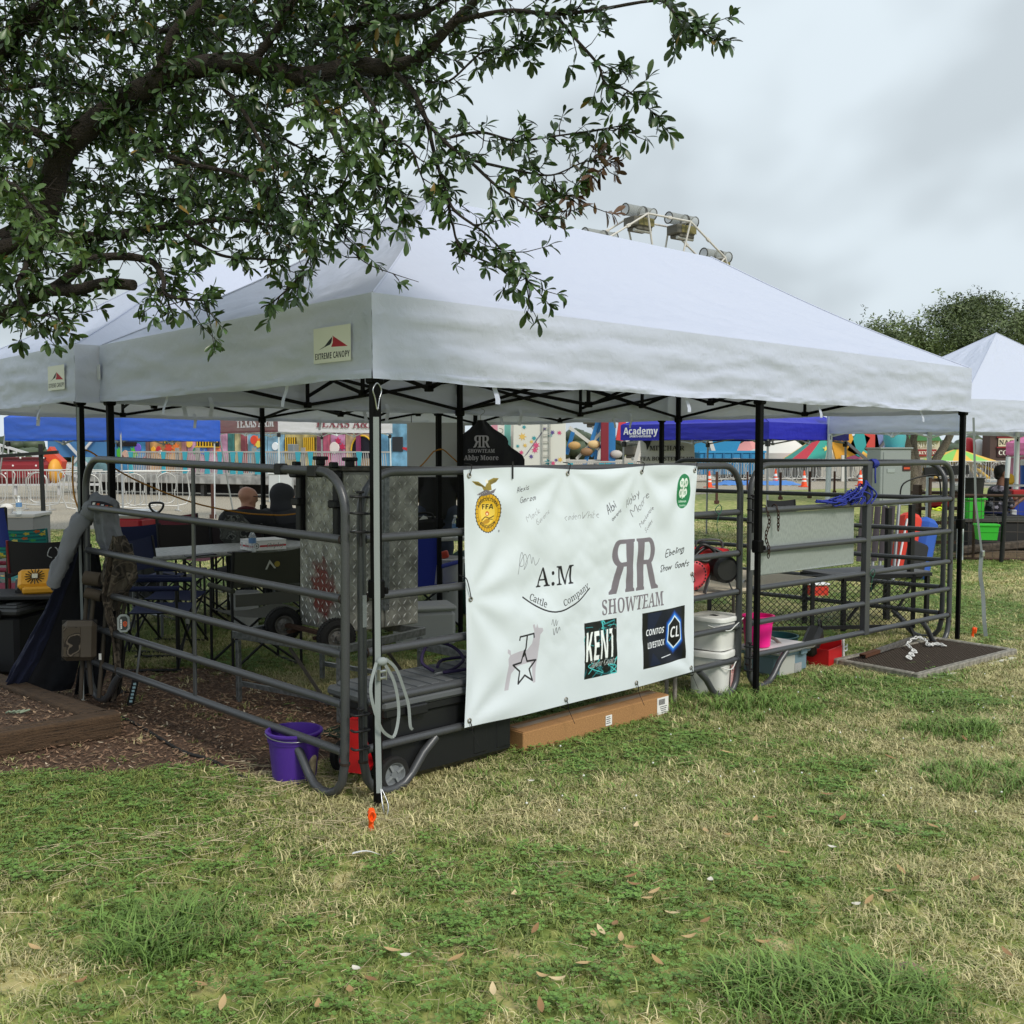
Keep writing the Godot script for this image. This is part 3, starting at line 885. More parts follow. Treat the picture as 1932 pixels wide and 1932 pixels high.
func make_other_tents() -> void:
	var grey := mat("9b9da0", 0.4, 0.6)
	var white_leg := mat("d6dde2", 0.5)
	var dark := mat("17181b", 0.5)
	var blue := mat("0f55cc", 0.55, 0.0, "", 1.0, "crumple", 0.5)
	blue.backlight_enabled = true; blue.backlight = Color(0.6, 0.6, 0.6)
	var a := W(228, 834, 18.6); a.y = 0
	var b := W(414, 828, 21.2); b.y = 0
	# blue tent: its right side runs from a (near) to b (far)
	var side := (b - a).normalized()
	var yaw := atan2(side.x, side.z) + PI   # local -z along side
	var o := small_tent("canopy_tent", "blue canopy tent with slanting grey legs at the left edge", a - Vector3(cos(yaw), 0, -sin(yaw)) * a.distance_to(b), yaw, a.distance_to(b), a.distance_to(b), 2.28, 3.1, 0.44, blue, grey, 0.22)
	# maroon and white tent
	var maroon := mat("7c2338", 0.6, 0.0, "", 1.0, "crumple", 0.5)
	var wh := mat("c9c9d0", 0.6, 0.0, "", 1.0, "crumple", 0.5)
	for q in [maroon, wh]:
		q.backlight_enabled = true; q.backlight = Color(0.7, 0.7, 0.7)
	var c := W(525, 819, 22.5); c.y = 0
	var d := W(778, 815, 25.0); d.y = 0
	var yw := yaw_of(c, d)
	var mt := small_tent("canopy_tent", "maroon and white canopy tent with lettered valances behind the blue one", c, yw, 3.05, 3.05, 2.42, 3.3, 0.36, wh, white_leg, 0.0, maroon, 0.35)
	var tl := part(mt, "lettering", words("TEXAS A&M", "serif bold", 0.2, 0.004), maroon)
	tl.position = Vector3(1.75, 2.27, 0.05)
	tl = part(mt, "lettering", words("TEXAS A&M", "serif bold", 0.2, 0.004), mat("e8e6e6", 0.7))
	tl.position = Vector3(-0.05, 2.27, -0.95); tl.rotation.y = -PI / 2
	# blue tent with shop lettering at right
	var roy := mat("171ba8", 0.55, 0.0, "", 1.0, "crumple", 0.5)
	roy.backlight_enabled = true; roy.backlight = Color(0.3, 0.3, 0.3)
	var e := W(1173, 834, 18.2); e.y = 0
	var f := W(1450, 830, 16.2); f.y = 0
	var ac := small_tent("canopy_tent", "royal blue canopy tent with white lettering on its valance", e, yaw_of(e, f), e.distance_to(f), 2.75, 2.10, 2.8, 0.27, roy, grey, 0.0, null, 0.35)
	var tw := mat("f2f2f4", 0.6)
	tl = part(ac, "lettering", words("Academy", "sans bold", 0.12, 0.004), tw)
	tl.position = Vector3(0.45, 1.985, 0.06)
	tl = part(ac, "lettering", words("SPORTS+OUTDOORS", "sans bold", 0.035, 0.004), tw)
	tl.position = Vector3(0.45, 1.895, 0.06)
	# booster banner hung under it
	var fb := thing("booster_banner", "white club banner with dark lettering hung below the royal blue tent", "banner", W(1258, 877, 18.6), yaw_of(e, f) * 0.4)
	part(fb, "cloth", MB.new().sheet(20, 8, func(s, t): return Vector3((s - 0.5) * 0.98 + 0.02 * t, 0.44 * (1.0 - t), 0.012 * sin(s * 8.0) * sin(PI * t))), mat("c9c5c6", 0.7))
	var dk := mat("17171c", 0.6)
	for q in [["MITCHAIR", 0.30, 0.085], ["FFA BOOSTER CLUB", 0.11, 0.07]]:
		tl = part(fb, "lettering", words(q[0], "serif bold", q[2], 0.004), dk)
		tl.position = Vector3(0.05 if q[2] > 0.09 else 0.0, q[1], 0.025)
	part(fb, "emblem", MB.new().prism(PackedVector2Array([Vector2(-0.47, 0.46), Vector2(-0.28, 0.46), Vector2(-0.30, 0.38), Vector2(-0.36, 0.26), Vector2(-0.38, 0.38)]), 0.003, Transform3D(Basis.IDENTITY, Vector3(0, 0, 0.022))), dk)
	# white tent at right
	var pw := mat("c6cde2", 0.62, 0.0, "", 0.8, "wrinkle", 0.55)
	pw.backlight_enabled = true; pw.backlight = Color(0.66, 0.65, 0.63)
	var g := W(1562, 817, 17.6); g.y = 0
	var h := W(1817, 813, 15.3); h.y = 0
	var sd := (g - h).normalized()
	var yr := atan2(sd.x, sd.z) + PI
	var D := g.distance_to(h)
	var wt := small_tent("canopy_tent", "white pop-up tent with pointed roof standing at the right edge", h, yr, D * 1.95, D, 2.42, 3.66, 0.48, pw, white_leg, 0.0, null, 0.8, 0.06)
	for z in [-0.03, -D + 0.03]: part(wt, "leg", MB.new().tube([Vector3(D * 0.97, 0, z), Vector3(D * 0.97, 2.36, z)], 0.055, 4), white_leg)
	# pink tent beyond
	var pink := mat("c4679c", 0.6, 0.0, "", 1.0, "crumple", 0.5)
	pink.backlight_enabled = true; pink.backlight = Color(0.6, 0.6, 0.6)
	var pk := W(1899, 862, 20.5); pk.y = 0
	var pt := small_tent("canopy_tent", "pink canopy tent with a hanging side wall at the right edge", pk, -0.52, 3.0, 3.0, 1.80, 2.5, 0.24, pink, white_leg, 0.0, null, 0.5)
	part(pt, "side_wall", MB.new().sheet(30, 10, func(s, t): return Vector3(0.02 + s * 2.9, 1.6 - t * 1.1, -0.3 + 0.05 * sin(s * 30.0 + t * 6.0) * (0.3 + t))), pink)

# ------------------------------------------------------------------ pen panels
const RAILS := [1.24, 0.965, 0.705, 0.47, 0.245]
const TR := 0.0215

func panel(label: String, at: Vector3, yaw: float, L: float, uprights: Array, wide := 0.0) -> Node3D:
	var paint := mat("55575b", 0.36, 0.25, "fine", 3.0, "grain", 0.02)
	var o := thing("pen_panel", label, "panel", at, yaw, "dark grey steel pen panels")
	var top := 1.55
	var arc := func(cx: float, cy: float, r: float, a0: float, a1: float) -> Array:
		var p := []
		for k in 9:
			var a := deg_to_rad(lerpf(a0, a1, k / 8.0))
			p.append(Vector3(cx + r * cos(a), cy + r * sin(a), 0))
		return p
	# one bent tube: foot loop, end post, top rail, end post, foot loop
	var pts := [Vector3(0.44, RAILS[4] - 0.02, 0)]
	pts += arc.call(0.235, 0.135, 0.10, 335.0, 290.0)
	pts = [Vector3(0.44, RAILS[4] - 0.02, 0), Vector3(0.36, 0.16, 0), Vector3(0.29, 0.075, 0), Vector3(0.24, 0.035, 0), Vector3(0.18, 0.018, 0), Vector3(0.12, 0.022, 0), Vector3(0.06, 0.05, 0), Vector3(0.022, 0.10, 0), Vector3(0.004, 0.18, 0), Vector3(0, 0.3, 0)]
	pts += arc.call(0.19, top - 0.19, 0.19, 180.0, 90.0)
	var whole := pts.duplicate()
	pts.reverse()
	for p in pts: whole.append(Vector3(L - p.x, p.y, 0))
	part(o, "frame_tube", MB.new().tube(whole, TR, 12), paint)
	for y in RAILS: part(o, "rail", MB.new().tube([Vector3(0.012, y, 0), Vector3(L - 0.012, y, 0)], TR - 0.001, 12), paint)
	for x in uprights:
		part(o, "upright", MB.new().box(Vector3(x, (top + 0.225) * 0.5, -0.002), Vector3(0.065 if wide else 0.03, top - 0.225, 0.012 if not wide else 0.047), Basis.IDENTITY, 0.003), paint)
	var weld := mat("4a3a32", 0.8, 0.3, "speck", 20.0)
	for e in [0.021, L - 0.021]:
		for y in RAILS: part(o, "weld_bead", MB.new().tube([Vector3(e - 0.004, y, 0), Vector3(e + 0.004, y, 0)], TR + 0.003, 10), weld if rng.randf() < 0.35 else paint)
	for e in [0.0, L]: part(o, "weld_collar", MB.new().tube([Vector3(e, 0.185, 0), Vector3(e, 0.197, 0)], TR + 0.0025, 12), weld)
	return o

func latch(label: String, at: Vector3, yaw: float) -> void:
	var m := mat("2c2c2e", 0.5, 0.5)
	var o := thing("panel_latch", label, "latch", at, yaw, "black pin latches joining the pen panels")
	var hoop := func(y: float, w: float) -> MB: return MB.new().tube(curve([Vector3(-0.03, y, 0.022), Vector3(-0.03, y, 0.06), Vector3(w, y - 0.004, 0.06), Vector3(w, y - 0.004, 0.02)], 4), 0.006, 6)
	for y in [0.0, 0.085, 0.16]: part(o, "hoop", hoop.call(y, 0.045), m)
	part(o, "pin", MB.new().tube([Vector3(0.012, 0.18, 0.04), Vector3(0.012, -0.07, 0.04)], 0.008, 8).box(Vector3(0.012, 0.18, 0.04), Vector3(0.03, 0.012, 0.03), Basis.IDENTITY, 0.004), m)

func make_panels() -> void:
	var paint := mat("55575b", 0.36, 0.25, "fine", 3.0, "grain", 0.02)
	var l := panel("left pen panel of six rails running from front post to hoodie", G(651, 1517), YV, 2.72, [1.365])
	l.rotation = Vector3(0, YV, 0.018)
	var black := mat("121214", 0.6)
	part(l, "sleeve", MB.new().box(Vector3(0.52, 1.55, 0), Vector3(0.05, 0.055, 0.055), Basis.IDENTITY, 0.006), black)
	part(l, "sleeve", MB.new().box(Vector3(0.235, 1.548, 0), Vector3(0.07, 0.055, 0.055), Basis.IDENTITY, 0.006), black)
	var aa := G(686, 1512)
	var ab := G(1398, 1309)
	var p := panel("front pen panel that carries the big white banner", aa, yaw_of(aa, ab), 3.07, [])
	part(p, "sticker", MB.new().box(Vector3(0.0, 0.905, 0.0225), Vector3(0.022, 0.15, 0.002)), mat("dfe2e2", 0.6, 0.0, "speck", 30.0))
	var ba := G(1411, 1305)
	var bb := G(1793, 1212)
	var q := panel("right pen panel with a broad middle upright and galvanized sheet", ba, yaw_of(ba, bb), 2.78, [1.455], 1.0)
	part(q, "sticker", MB.new().box(Vector3(-0.0, 0.91, 0.0225), Vector3(0.04, 0.14, 0.002)), mat("dfe2e2", 0.6, 0.0, "speck", 30.0))
	var c := panel("rear pen panel on the right side of the nearest tent", T(6.02, 0.10), YV, 2.85, [])
	latch("pin latch high between the left and front pen panels", W(667, 1002, 4.70), YU)
	latch("pin latch low between the left and front pen panels", W(668, 1408, 4.70), YU)
	latch("pin latch low between the banner panel and the right panel", W(1403, 1262, 6.85), YU)
	latch("pin latch high between the banner panel and the right panel", W(1409, 985, 6.86), YU)
	# galvanized sheet hung in the right panel
	var gal := mat("a9b1ae", 0.5, 0.3, "fine", Vector3(3, 0.5, 3), "crumple", 0.03)
	var gs := thing("metal_sheet", "galvanized metal sheet hung in the right pen panel left of its upright", "metal sheet", q.position, q.rotation.y)
	part(gs, "sheet", MB.new().sheet(10, 6, func(s, t): return Vector3(0.115 + s * 1.22, 1.215 - t * (0.42 + 0.01 * sin(s * 3.0)), -0.03 + 0.008 * sin(s * 5.0 + t))), gal)
	part(gs, "folded_edge", MB.new().box(Vector3(0.115, 1.0, -0.045), Vector3(0.012, 0.42, 0.04), Basis.IDENTITY, 0.004).box(Vector3(0.72, 0.79, -0.04), Vector3(1.2, 0.012, 0.03), Basis.IDENTITY, 0.004), gal)
	# rusty chain on the second rail
	var rust := mat("5a4236", 0.8, 0.5, "speck", 12.0)
	for ch in [[0.15, 12, 0.02, "rusty chain hanging long beside the mid tent post on the right pen panel"], [0.27, 5, 0.0, "short rusty chain hanging over the galvanized sheet"]]:
		var o := thing("chain", ch[3], "chain", q.position, q.rotation.y, "rusty chains on the right pen panel")
		var hook := MB.new().tube(curve([Vector3(ch[0], 1.22, 0.03), Vector3(ch[0], 1.27, 0.015), Vector3(ch[0], 1.27, -0.015), Vector3(ch[0], 1.22, -0.03)], 4), 0.004, 5)
		part(o, "hook", hook, rust)
		for k in ch[1]:
			var y: float = 1.215 - k * 0.026
			var x: float = ch[0] + ch[2] * sin(k * 0.8)
			var e := Vector3(0.009, 0, 0) if k % 2 == 0 else Vector3(0, 0, 0.009)
			part(o, "link", MB.new().tube(curve([Vector3(x, y, 0.034) + e, Vector3(x, y + 0.02, 0.034), Vector3(x, y, 0.034) - e, Vector3(x, y - 0.02, 0.034)], 3, true), 0.0035, 5, false, true), rust)
	# blue show halters heaped over the rail
	var rope := mat("1c2f9c", 0.7, 0.0, "fine", 10.0)
	var hb := thing("rope_bundle", "heap of blue rope halters draped over the right pen panel", "rope", q.position, q.rotation.y)
	for k in 34:
		var x0 := rng.randf_range(0.92, 1.40)
		var hx := clampf((x0 - 0.85) / 0.55, 0.0, 1.0)
		var top := 1.26 + 0.16 * hx * hx
		var w := rng.randf_range(0.05, 0.13)
		var dz := rng.randf_range(-0.05, 0.06)
		part(hb, "rope", MB.new().tube(curve([Vector3(x0 - w * 1.6, 1.27 + rng.randf() * 0.02, dz), Vector3(x0 - w * 0.5, lerpf(1.27, top, rng.randf()), dz + 0.02), Vector3(x0 + w * 0.3, top + rng.randf_range(-0.03, 0.02), dz - 0.01), Vector3(x0 + w, lerpf(1.25, top, 0.5), dz + 0.015), Vector3(x0 + w * 0.6, 1.245, dz)], 4), 0.0065, 5), rope)
	var tie := thing("rope_tie", "short blue rope knotted round the top rail of the right panel", "rope", q.position, q.rotation.y)
	for k in 6: part(tie, "coil", MB.new().tube(curve([Vector3(1.50 + k * 0.011, 1.58, 0.0), Vector3(1.50 + k * 0.011, 1.55, 0.031), Vector3(1.505 + k * 0.011, 1.518, 0.0), Vector3(1.505 + k * 0.011, 1.55, -0.031)], 4, true), 0.0075, 6, false, true), rope)
	part(tie, "tail", MB.new().tube(curve([Vector3(1.51, 1.52, 0.03), Vector3(1.50, 1.46, 0.035), Vector3(1.515, 1.40, 0.03)], 4), 0.007, 6), rope)
	var twine := mat("1d5a45", 0.7)
	for k in [[1.50, 0.705, 0.0, "green twine tied round the upright of the right pen panel", 0], [2.78, 1.27, 0.0, "green twine hanging near the end of the banner panel", 1]]:
		var host: Node3D = q if k[4] == 0 else p
		var o := thing("twine_tie", k[3], "twine", host.position, host.rotation.y, "green twine ties")
		part(o, "loop", MB.new().tube(curve([Vector3(k[0] - 0.035, k[1], 0.03), Vector3(k[0], k[1] + 0.03, 0.04), Vector3(k[0] + 0.035, k[1], 0.03), Vector3(k[0], k[1] - 0.03, 0.035)], 4, true), 0.003, 5, false, true), twine)
		part(o, "tail", MB.new().tube(curve([Vector3(k[0], k[1] - 0.03, 0.035), Vector3(k[0] - 0.03, k[1] - 0.1, 0.04), Vector3(k[0] + 0.01, k[1] - 0.17, 0.03)], 4), 0.0025, 4), twine)

# ------------------------------------------------------------------ the banner
const PEN := {"A": "062036|1434", "B": "0006|000021331606", "E": "40000646|0333", "G": "4120020426454323", "M": "0600336066", "O": "3011041626452311", "S": "3010022425160605", "W": "0016332660", "a": "332304163343|4346", "b": "0006|042335342606", "c": "332304152636", "d": "3323041633|3036", "e": "04342304162636", "g": "332304163343|43470827", "h": "0006|04233336", "i": "0306|0102", "k": "0006|3306|0536", "l": "0006", "m": "0306|0413232646|23434646", "n": "0306|0413333536", "o": "231304162635332323", "r": "0306|041333", "s": "332304252606", "t": "1006162|0333", "w": "03062336|3653", "x": "0336|3306", "y": "031634|330817", "z": "03330636"}

func banner_print() -> Image:
	var w := 1160.0
	var h := 780.0
	var a := Art.new(self, 1160, 780, Color("d6dfe6"))
	var ink := Color("17151c")
	var grey := Color("77717a")
	# emblem with eagle at the upper left
	var yel := Color("d9a81c")
	var cx := 92.0
	var cy := 132.0
	var p := []
	for k in 64: p.append(Vector2(cx, cy) + Vector2(cos(TAU * k / 64) * 54, sin(TAU * k / 64) * 62) * (1.0 if k % 2 == 0 else 0.95))
	a.poly(p, Color("1f1c18"))
	a.oval(cx, cy, 50, 58, yel)
	for k in 26:
		var an := TAU * k / 26
		a.line([Vector2(cx + cos(an) * 42, cy + sin(an) * 48), Vector2(cx + cos(an) * 50, cy + sin(an) * 57)], 1.6, Color("7c5c12"))
	a.oval(cx, cy, 41, 47, Color("8a6a1c"))
	a.oval(cx, cy, 39.5, 45.5, Color("e3b62c"))
	a.oval(cx, cy + 2, 29, 32, Color("f0cf58"))
	a.text("AGRICULTURAL", "sans bold", 9, Vector2(cx, cy - 42), Color("1a1712"), 1.0, 0, 0, 40)
	a.text("EDUCATION", "sans bold", 9, Vector2(cx, cy + 42), Color("1a1712"), 1.0, 0, 0, -40)
	a.text("FFA", "sans bold", 15, Vector2(cx, cy - 19), Color("1a1712"), 1.2)
	a.oval(cx, cy + 2, 7, 7, Color("c9512e"))
	a.oval(cx, cy + 3, 4, 4, Color("f4e3b0"))
	a.bend([Vector2(cx - 26, cy + 22), Vector2(cx - 8, cy + 12), Vector2(cx + 8, cy + 16), Vector2(cx + 26, cy + 10)], 3, Color("5a4412"))
	a.bend([Vector2(cx - 24, cy + 28), Vector2(cx, cy + 20), Vector2(cx + 22, cy + 20)], 2.4, Color("5a4412"))
	a.poly([Vector2(cx - 26, cy + 28), Vector2(cx - 4, cy + 17), Vector2(cx + 12, cy + 24), Vector2(cx + 2, cy + 32), Vector2(cx - 16, cy + 33)], Color("b98a22"))
	a.poly([Vector2(cx - 60, 34), Vector2(cx - 34, 36), Vector2(cx - 10, 52), Vector2(cx + 6, 34), Vector2(cx + 30, 26), Vector2(cx + 52, 27), Vector2(cx + 40, 38), Vector2(cx + 16, 46), Vector2(cx + 14, 62), Vector2(cx - 14, 66), Vector2(cx - 22, 52), Vector2(cx - 44, 46)], Color("8e7c2e"))
	for k in 6:
		a.line([Vector2(cx - 54 + k * 7, 36 + k * 2), Vector2(cx - 34 + k * 5, 46 + k * 2)], 1.3, Color("4a3f16"))
		a.line([Vector2(cx + 48 - k * 6, 29 + k), Vector2(cx + 34 - k * 4, 40 + k)], 1.3, Color("4a3f16"))
	a.oval(cx + 1, 36, 6, 6, Color("e8e4d4"))
	a.poly([Vector2(cx - 40, 76), Vector2(cx - 8, 60), Vector2(cx + 8, 66), Vector2(cx + 34, 58), Vector2(cx + 20, 72), Vector2(cx - 14, 80)], Color("6d6870"))
	for k in 5: a.line([Vector2(cx - 34 + k * 6, 74 - k * 2), Vector2(cx - 30 + k * 6, 78 - k * 2)], 2, Color("b9b3b4"))
	a.text("®", "sans", 7, Vector2(cx + 50, cy + 58), ink)
	# signatures in marker
	var marker := func(word: String, size: float, at: Vector2, turn: float, c: Color, w: float, slant := 0.15) -> void:   # single strokes, unsteady like a pen
		var x := 0.0
		for ch in word:
			if not PEN.has(ch):
				x += 4.0
				continue
			var wide := 0.0
			for st in PEN[ch].split("|"):
				var ln := []
				for k in st.length() / 2:
					var q := Vector2(float(st[k * 2]), float(st[k * 2 + 1]))
					wide = maxf(wide, q.x)
					q += Vector2(rng.randf_range(-0.25, 0.25), rng.randf_range(-0.3, 0.3))
					ln.append(at + (Vector2(x + q.x + (6.0 - q.y) * slant, q.y - 3.0) * size / 6.0).rotated(turn))
				a.bend(ln, w, c)
			x += wide + 1.5 + rng.randf_range(-0.2, 0.3)
	marker.call("Alexis", 17, Vector2(218, 66), -0.2, Color("26242e"), 1.6)
	marker.call("Garza", 18, Vector2(236, 98), -0.12, Color("26242e"), 1.6)
	marker.call("Mack", 18, Vector2(262, 160), -0.5, Color("8d8f96"), 1.4)
	marker.call("Owens", 18, Vector2(302, 172), -0.55, Color("8d8f96"), 1.4)
	marker.call("cadenWhite", 23, Vector2(434, 158), -0.02, Color("84868c"), 1.5)
	marker.call("Abi", 30, Vector2(652, 146), -0.5, Color("1f1d28"), 2.4)
	marker.call("owens", 15, Vector2(674, 178), -0.62, Color("1f1d28"), 1.5)
	marker.call("Abby", 28, Vector2(752, 130), -0.62, Color("3a3840"), 1.8)
	marker.call("Moore", 28, Vector2(784, 164), -0.66, Color("3a3840"), 1.8)
	marker.call("Mackenzie", 15, Vector2(822, 206), -0.66, Color("4a4850"), 1.4)
	marker.call("Scales", 15, Vector2(852, 226), -0.66, Color("4a4850"), 1.4)
	a.bend([Vector2(220, 330), Vector2(228, 280), Vector2(238, 262), Vector2(246, 300), Vector2(226, 302), Vector2(250, 268), Vector2(262, 296), Vector2(246, 316), Vector2(272, 270), Vector2(284, 300), Vector2(290, 280), Vector2(302, 306), Vector2(314, 300), Vector2(322, 286)], 1.6, Color("6a6c74"))
	a.bend([Vector2(372, 505), Vector2(378, 488), Vector2(384, 510), Vector2(392, 490), Vector2(394, 510), Vector2(402, 494)], 1.6, Color("55575c"))
	a.bend([Vector2(380, 518), Vector2(386, 540), Vector2(394, 516), Vector2(400, 536), Vector2(408, 516), Vector2(414, 528)], 1.8, Color("3c3c42"))
	# clover emblem at the upper right
	var gc := Color("1f7a4c")
	a.oval(1083, 92, 42, 64, gc)
	for k in 4:
		var ang := PI / 4 + PI / 2 * k
		var q := Vector2(1083, 80) + Vector2(cos(ang) * 19, sin(ang) * 27)
		for e in [-1.0, 1.0]:
			var lf: Vector2 = q + Vector2(-sin(ang), cos(ang)) * 5.0 * e
			a.oval(lf.x, lf.y, 9.0, 14, Color("e6efe8"))
		a.line([Vector2(1083, 82), q], 9, Color("e6efe8"))
		a.text("H", "serif bold", 12, q, gc)
	a.line([Vector2(1083, 92), Vector2(1085, 118)], 5, Color("e6efe8"))
	a.text("Calhoun", "sans bold", 8, Vector2(1083, 130), Color("e6efe8"))
	a.text("County", "sans bold", 7, Vector2(1085, 145), Color("e6efe8"))
	# cattle company
	a.text("A:M", "serif", 62, Vector2(398, 350), ink, 1.05)
	var arc := []
	for k in 21:
		var u := k / 20.0
		arc.append(Vector2(246 + u * 322, 404 + 62 * sin(PI * u)))
	a.line(arc, 4.5, ink)
	a.text("Cattle", "serif", 22, Vector2(318, 422), ink, 1.0, 0, 0.42)
	a.text("Company", "serif", 22, Vector2(496, 418), ink, 1.0, 0, -0.38)
	# the double letter mark
	for m in [1.0, -1.0]:
		var ox := 800.0
		var f := func(x: float, y: float) -> Vector2: return Vector2(ox + m * x, 250 + y)
		a.poly([f.call(4, 0), f.call(50, 0), f.call(50, 8), f.call(46, 12), f.call(46, 170), f.call(50, 176), f.call(50, 184), f.call(4, 184), f.call(4, 176), f.call(10, 170), f.call(10, 12), f.call(4, 8)], grey)
		var bowl := []
		for k in 19:
			var an := -PI / 2 + PI * k / 18
			bowl.append(f.call(76 + cos(an) * 42, 47 + sin(an) * 47))
		bowl.append(f.call(44, 94)); bowl.append(f.call(44, 78))
		for k in 19:
			var an := PI / 2 - PI * k / 18
			bowl.append(f.call(70 + cos(an) * 18, 47 + sin(an) * 32))
		bowl.append(f.call(44, 15)); bowl.append(f.call(44, 0))
		a.poly(bowl, grey)
		a.poly([f.call(60, 92), f.call(92, 88), f.call(118, 168), f.call(132, 178), f.call(132, 186), f.call(92, 186)], grey)
	a.text("SHOWTEAM", "serif bold", 52, Vector2(800, 478), grey, 0.74)
	marker.call("Ebeling", 23, Vector2(986, 318), -0.14, ink, 2.8, 0.4)
	marker.call("Show Goats", 22, Vector2(952, 370), -0.06, ink, 2.8, 0.4)
	# goat with the T and star
	var pale := Color("bcb8c3")
	a.poly([Vector2(172, 560), Vector2(184, 566), Vector2(186, 580), Vector2(230, 574), Vector2(262, 574), Vector2(284, 556), Vector2(292, 520), Vector2(284, 496), Vector2(292, 494), Vector2(298, 508), Vector2(304, 494), Vector2(310, 508), Vector2(330, 510), Vector2(334, 520), Vector2(320, 530), Vector2(318, 570), Vector2(312, 606), Vector2(304, 636), Vector2(300, 682), Vector2(288, 682), Vector2(288, 632), Vector2(280, 616), Vector2(240, 618), Vector2(214, 622), Vector2(190, 640), Vector2(178, 690), Vector2(162, 690), Vector2(170, 640), Vector2(176, 612), Vector2(174, 592), Vector2(182, 580), Vector2(170, 572)], pale)
	a.line([Vector2(226, 540), Vector2(228, 528), Vector2(290, 524), Vector2(292, 536)], 5, ink)
	a.line([Vector2(259, 528), Vector2(257, 566), Vector2(249, 592)], 6, ink)
	var st := a.star(252, 630, 56, Color(0, 0, 0, 0), 0.42, 5, -0.03)
	st.append(st[0])
	a.line(st, 5.5, ink)
	# teal and black panel
	a.rect(540, 520, 168, 190, Color("0c1114"))
	for k in 26:
		var x := 545 + rng.randf() * 150
		var y := 525 + rng.randf() * 30 + (130 if k % 2 else 0)
		a.bend([Vector2(x, y), Vector2(clampf(x + rng.randf_range(-50, 50), 541, 706), clampf(y + rng.randf_range(-20, 40), 522, 708)), Vector2(clampf(x + rng.randf_range(-60, 60), 541, 706), clampf(y + rng.randf_range(0, 60), 522, 708))], rng.randf_range(1.5, 5.0), [Color("2f8f96"), Color("4fc3c4"), Color("1d5f68")][k % 3])
	a.text("KENT", "sans bold", 104, Vector2(619, 604), Color("0b0d10"), 0.46, 0.12)
	a.text("KENT", "sans bold", 98, Vector2(621, 604), Color("eef4f4"), 0.46, 0.12)
	a.text("Show Goats", "serif", 22, Vector2(634, 664), Color("e6eeee"), 0.78, 0.4)
	a.text("Show Goats", "serif", 22, Vector2(632, 662), Color("0b0d10"), 0.78, 0.4)
	a.oval(694, 566, 10, 14, Color("0b0d10"))
	# livestock panel
	a.rect(846, 520, 262, 200, Color("07080d"))
	a.rect(876, 524, 210, 192, Color("0a1024"))
	a.poly([Vector2(880, 524), Vector2(960, 524), Vector2(900, 600), Vector2(880, 580)], Color("0e1a38"))
	a.poly([Vector2(884, 716), Vector2(900, 668), Vector2(950, 716)], Color("0e1a38"))
	for k in 5:
		var hx := []
		var r := 84.0 - k * 7
		for e in 6: hx.append(Vector2(1034, 610) + Vector2(sin(PI / 3 * e) * r * 0.72, -cos(PI / 3 * e) * r))
		a.poly(hx, [Color("0d2a66"), Color("1350b0"), Color("2f86e8"), Color("dff0ff"), Color("0a0a10")][k])
	a.text("CL", "sans bold", 40, Vector2(1034, 610), Color("f2f6fa"), 0.85, 0.1)
	a.text("CONTOS", "sans bold", 22, Vector2(920, 594), Color("f2f6fa"), 0.86, 0.18)
	a.text("LIVESTOCK", "sans bold", 22, Vector2(924, 640), Color("f2f6fa"), 0.66, 0.18)
	a.line([Vector2(950, 694), Vector2(1016, 692)], 3, Color("e8ecf4"))
	return a.done()

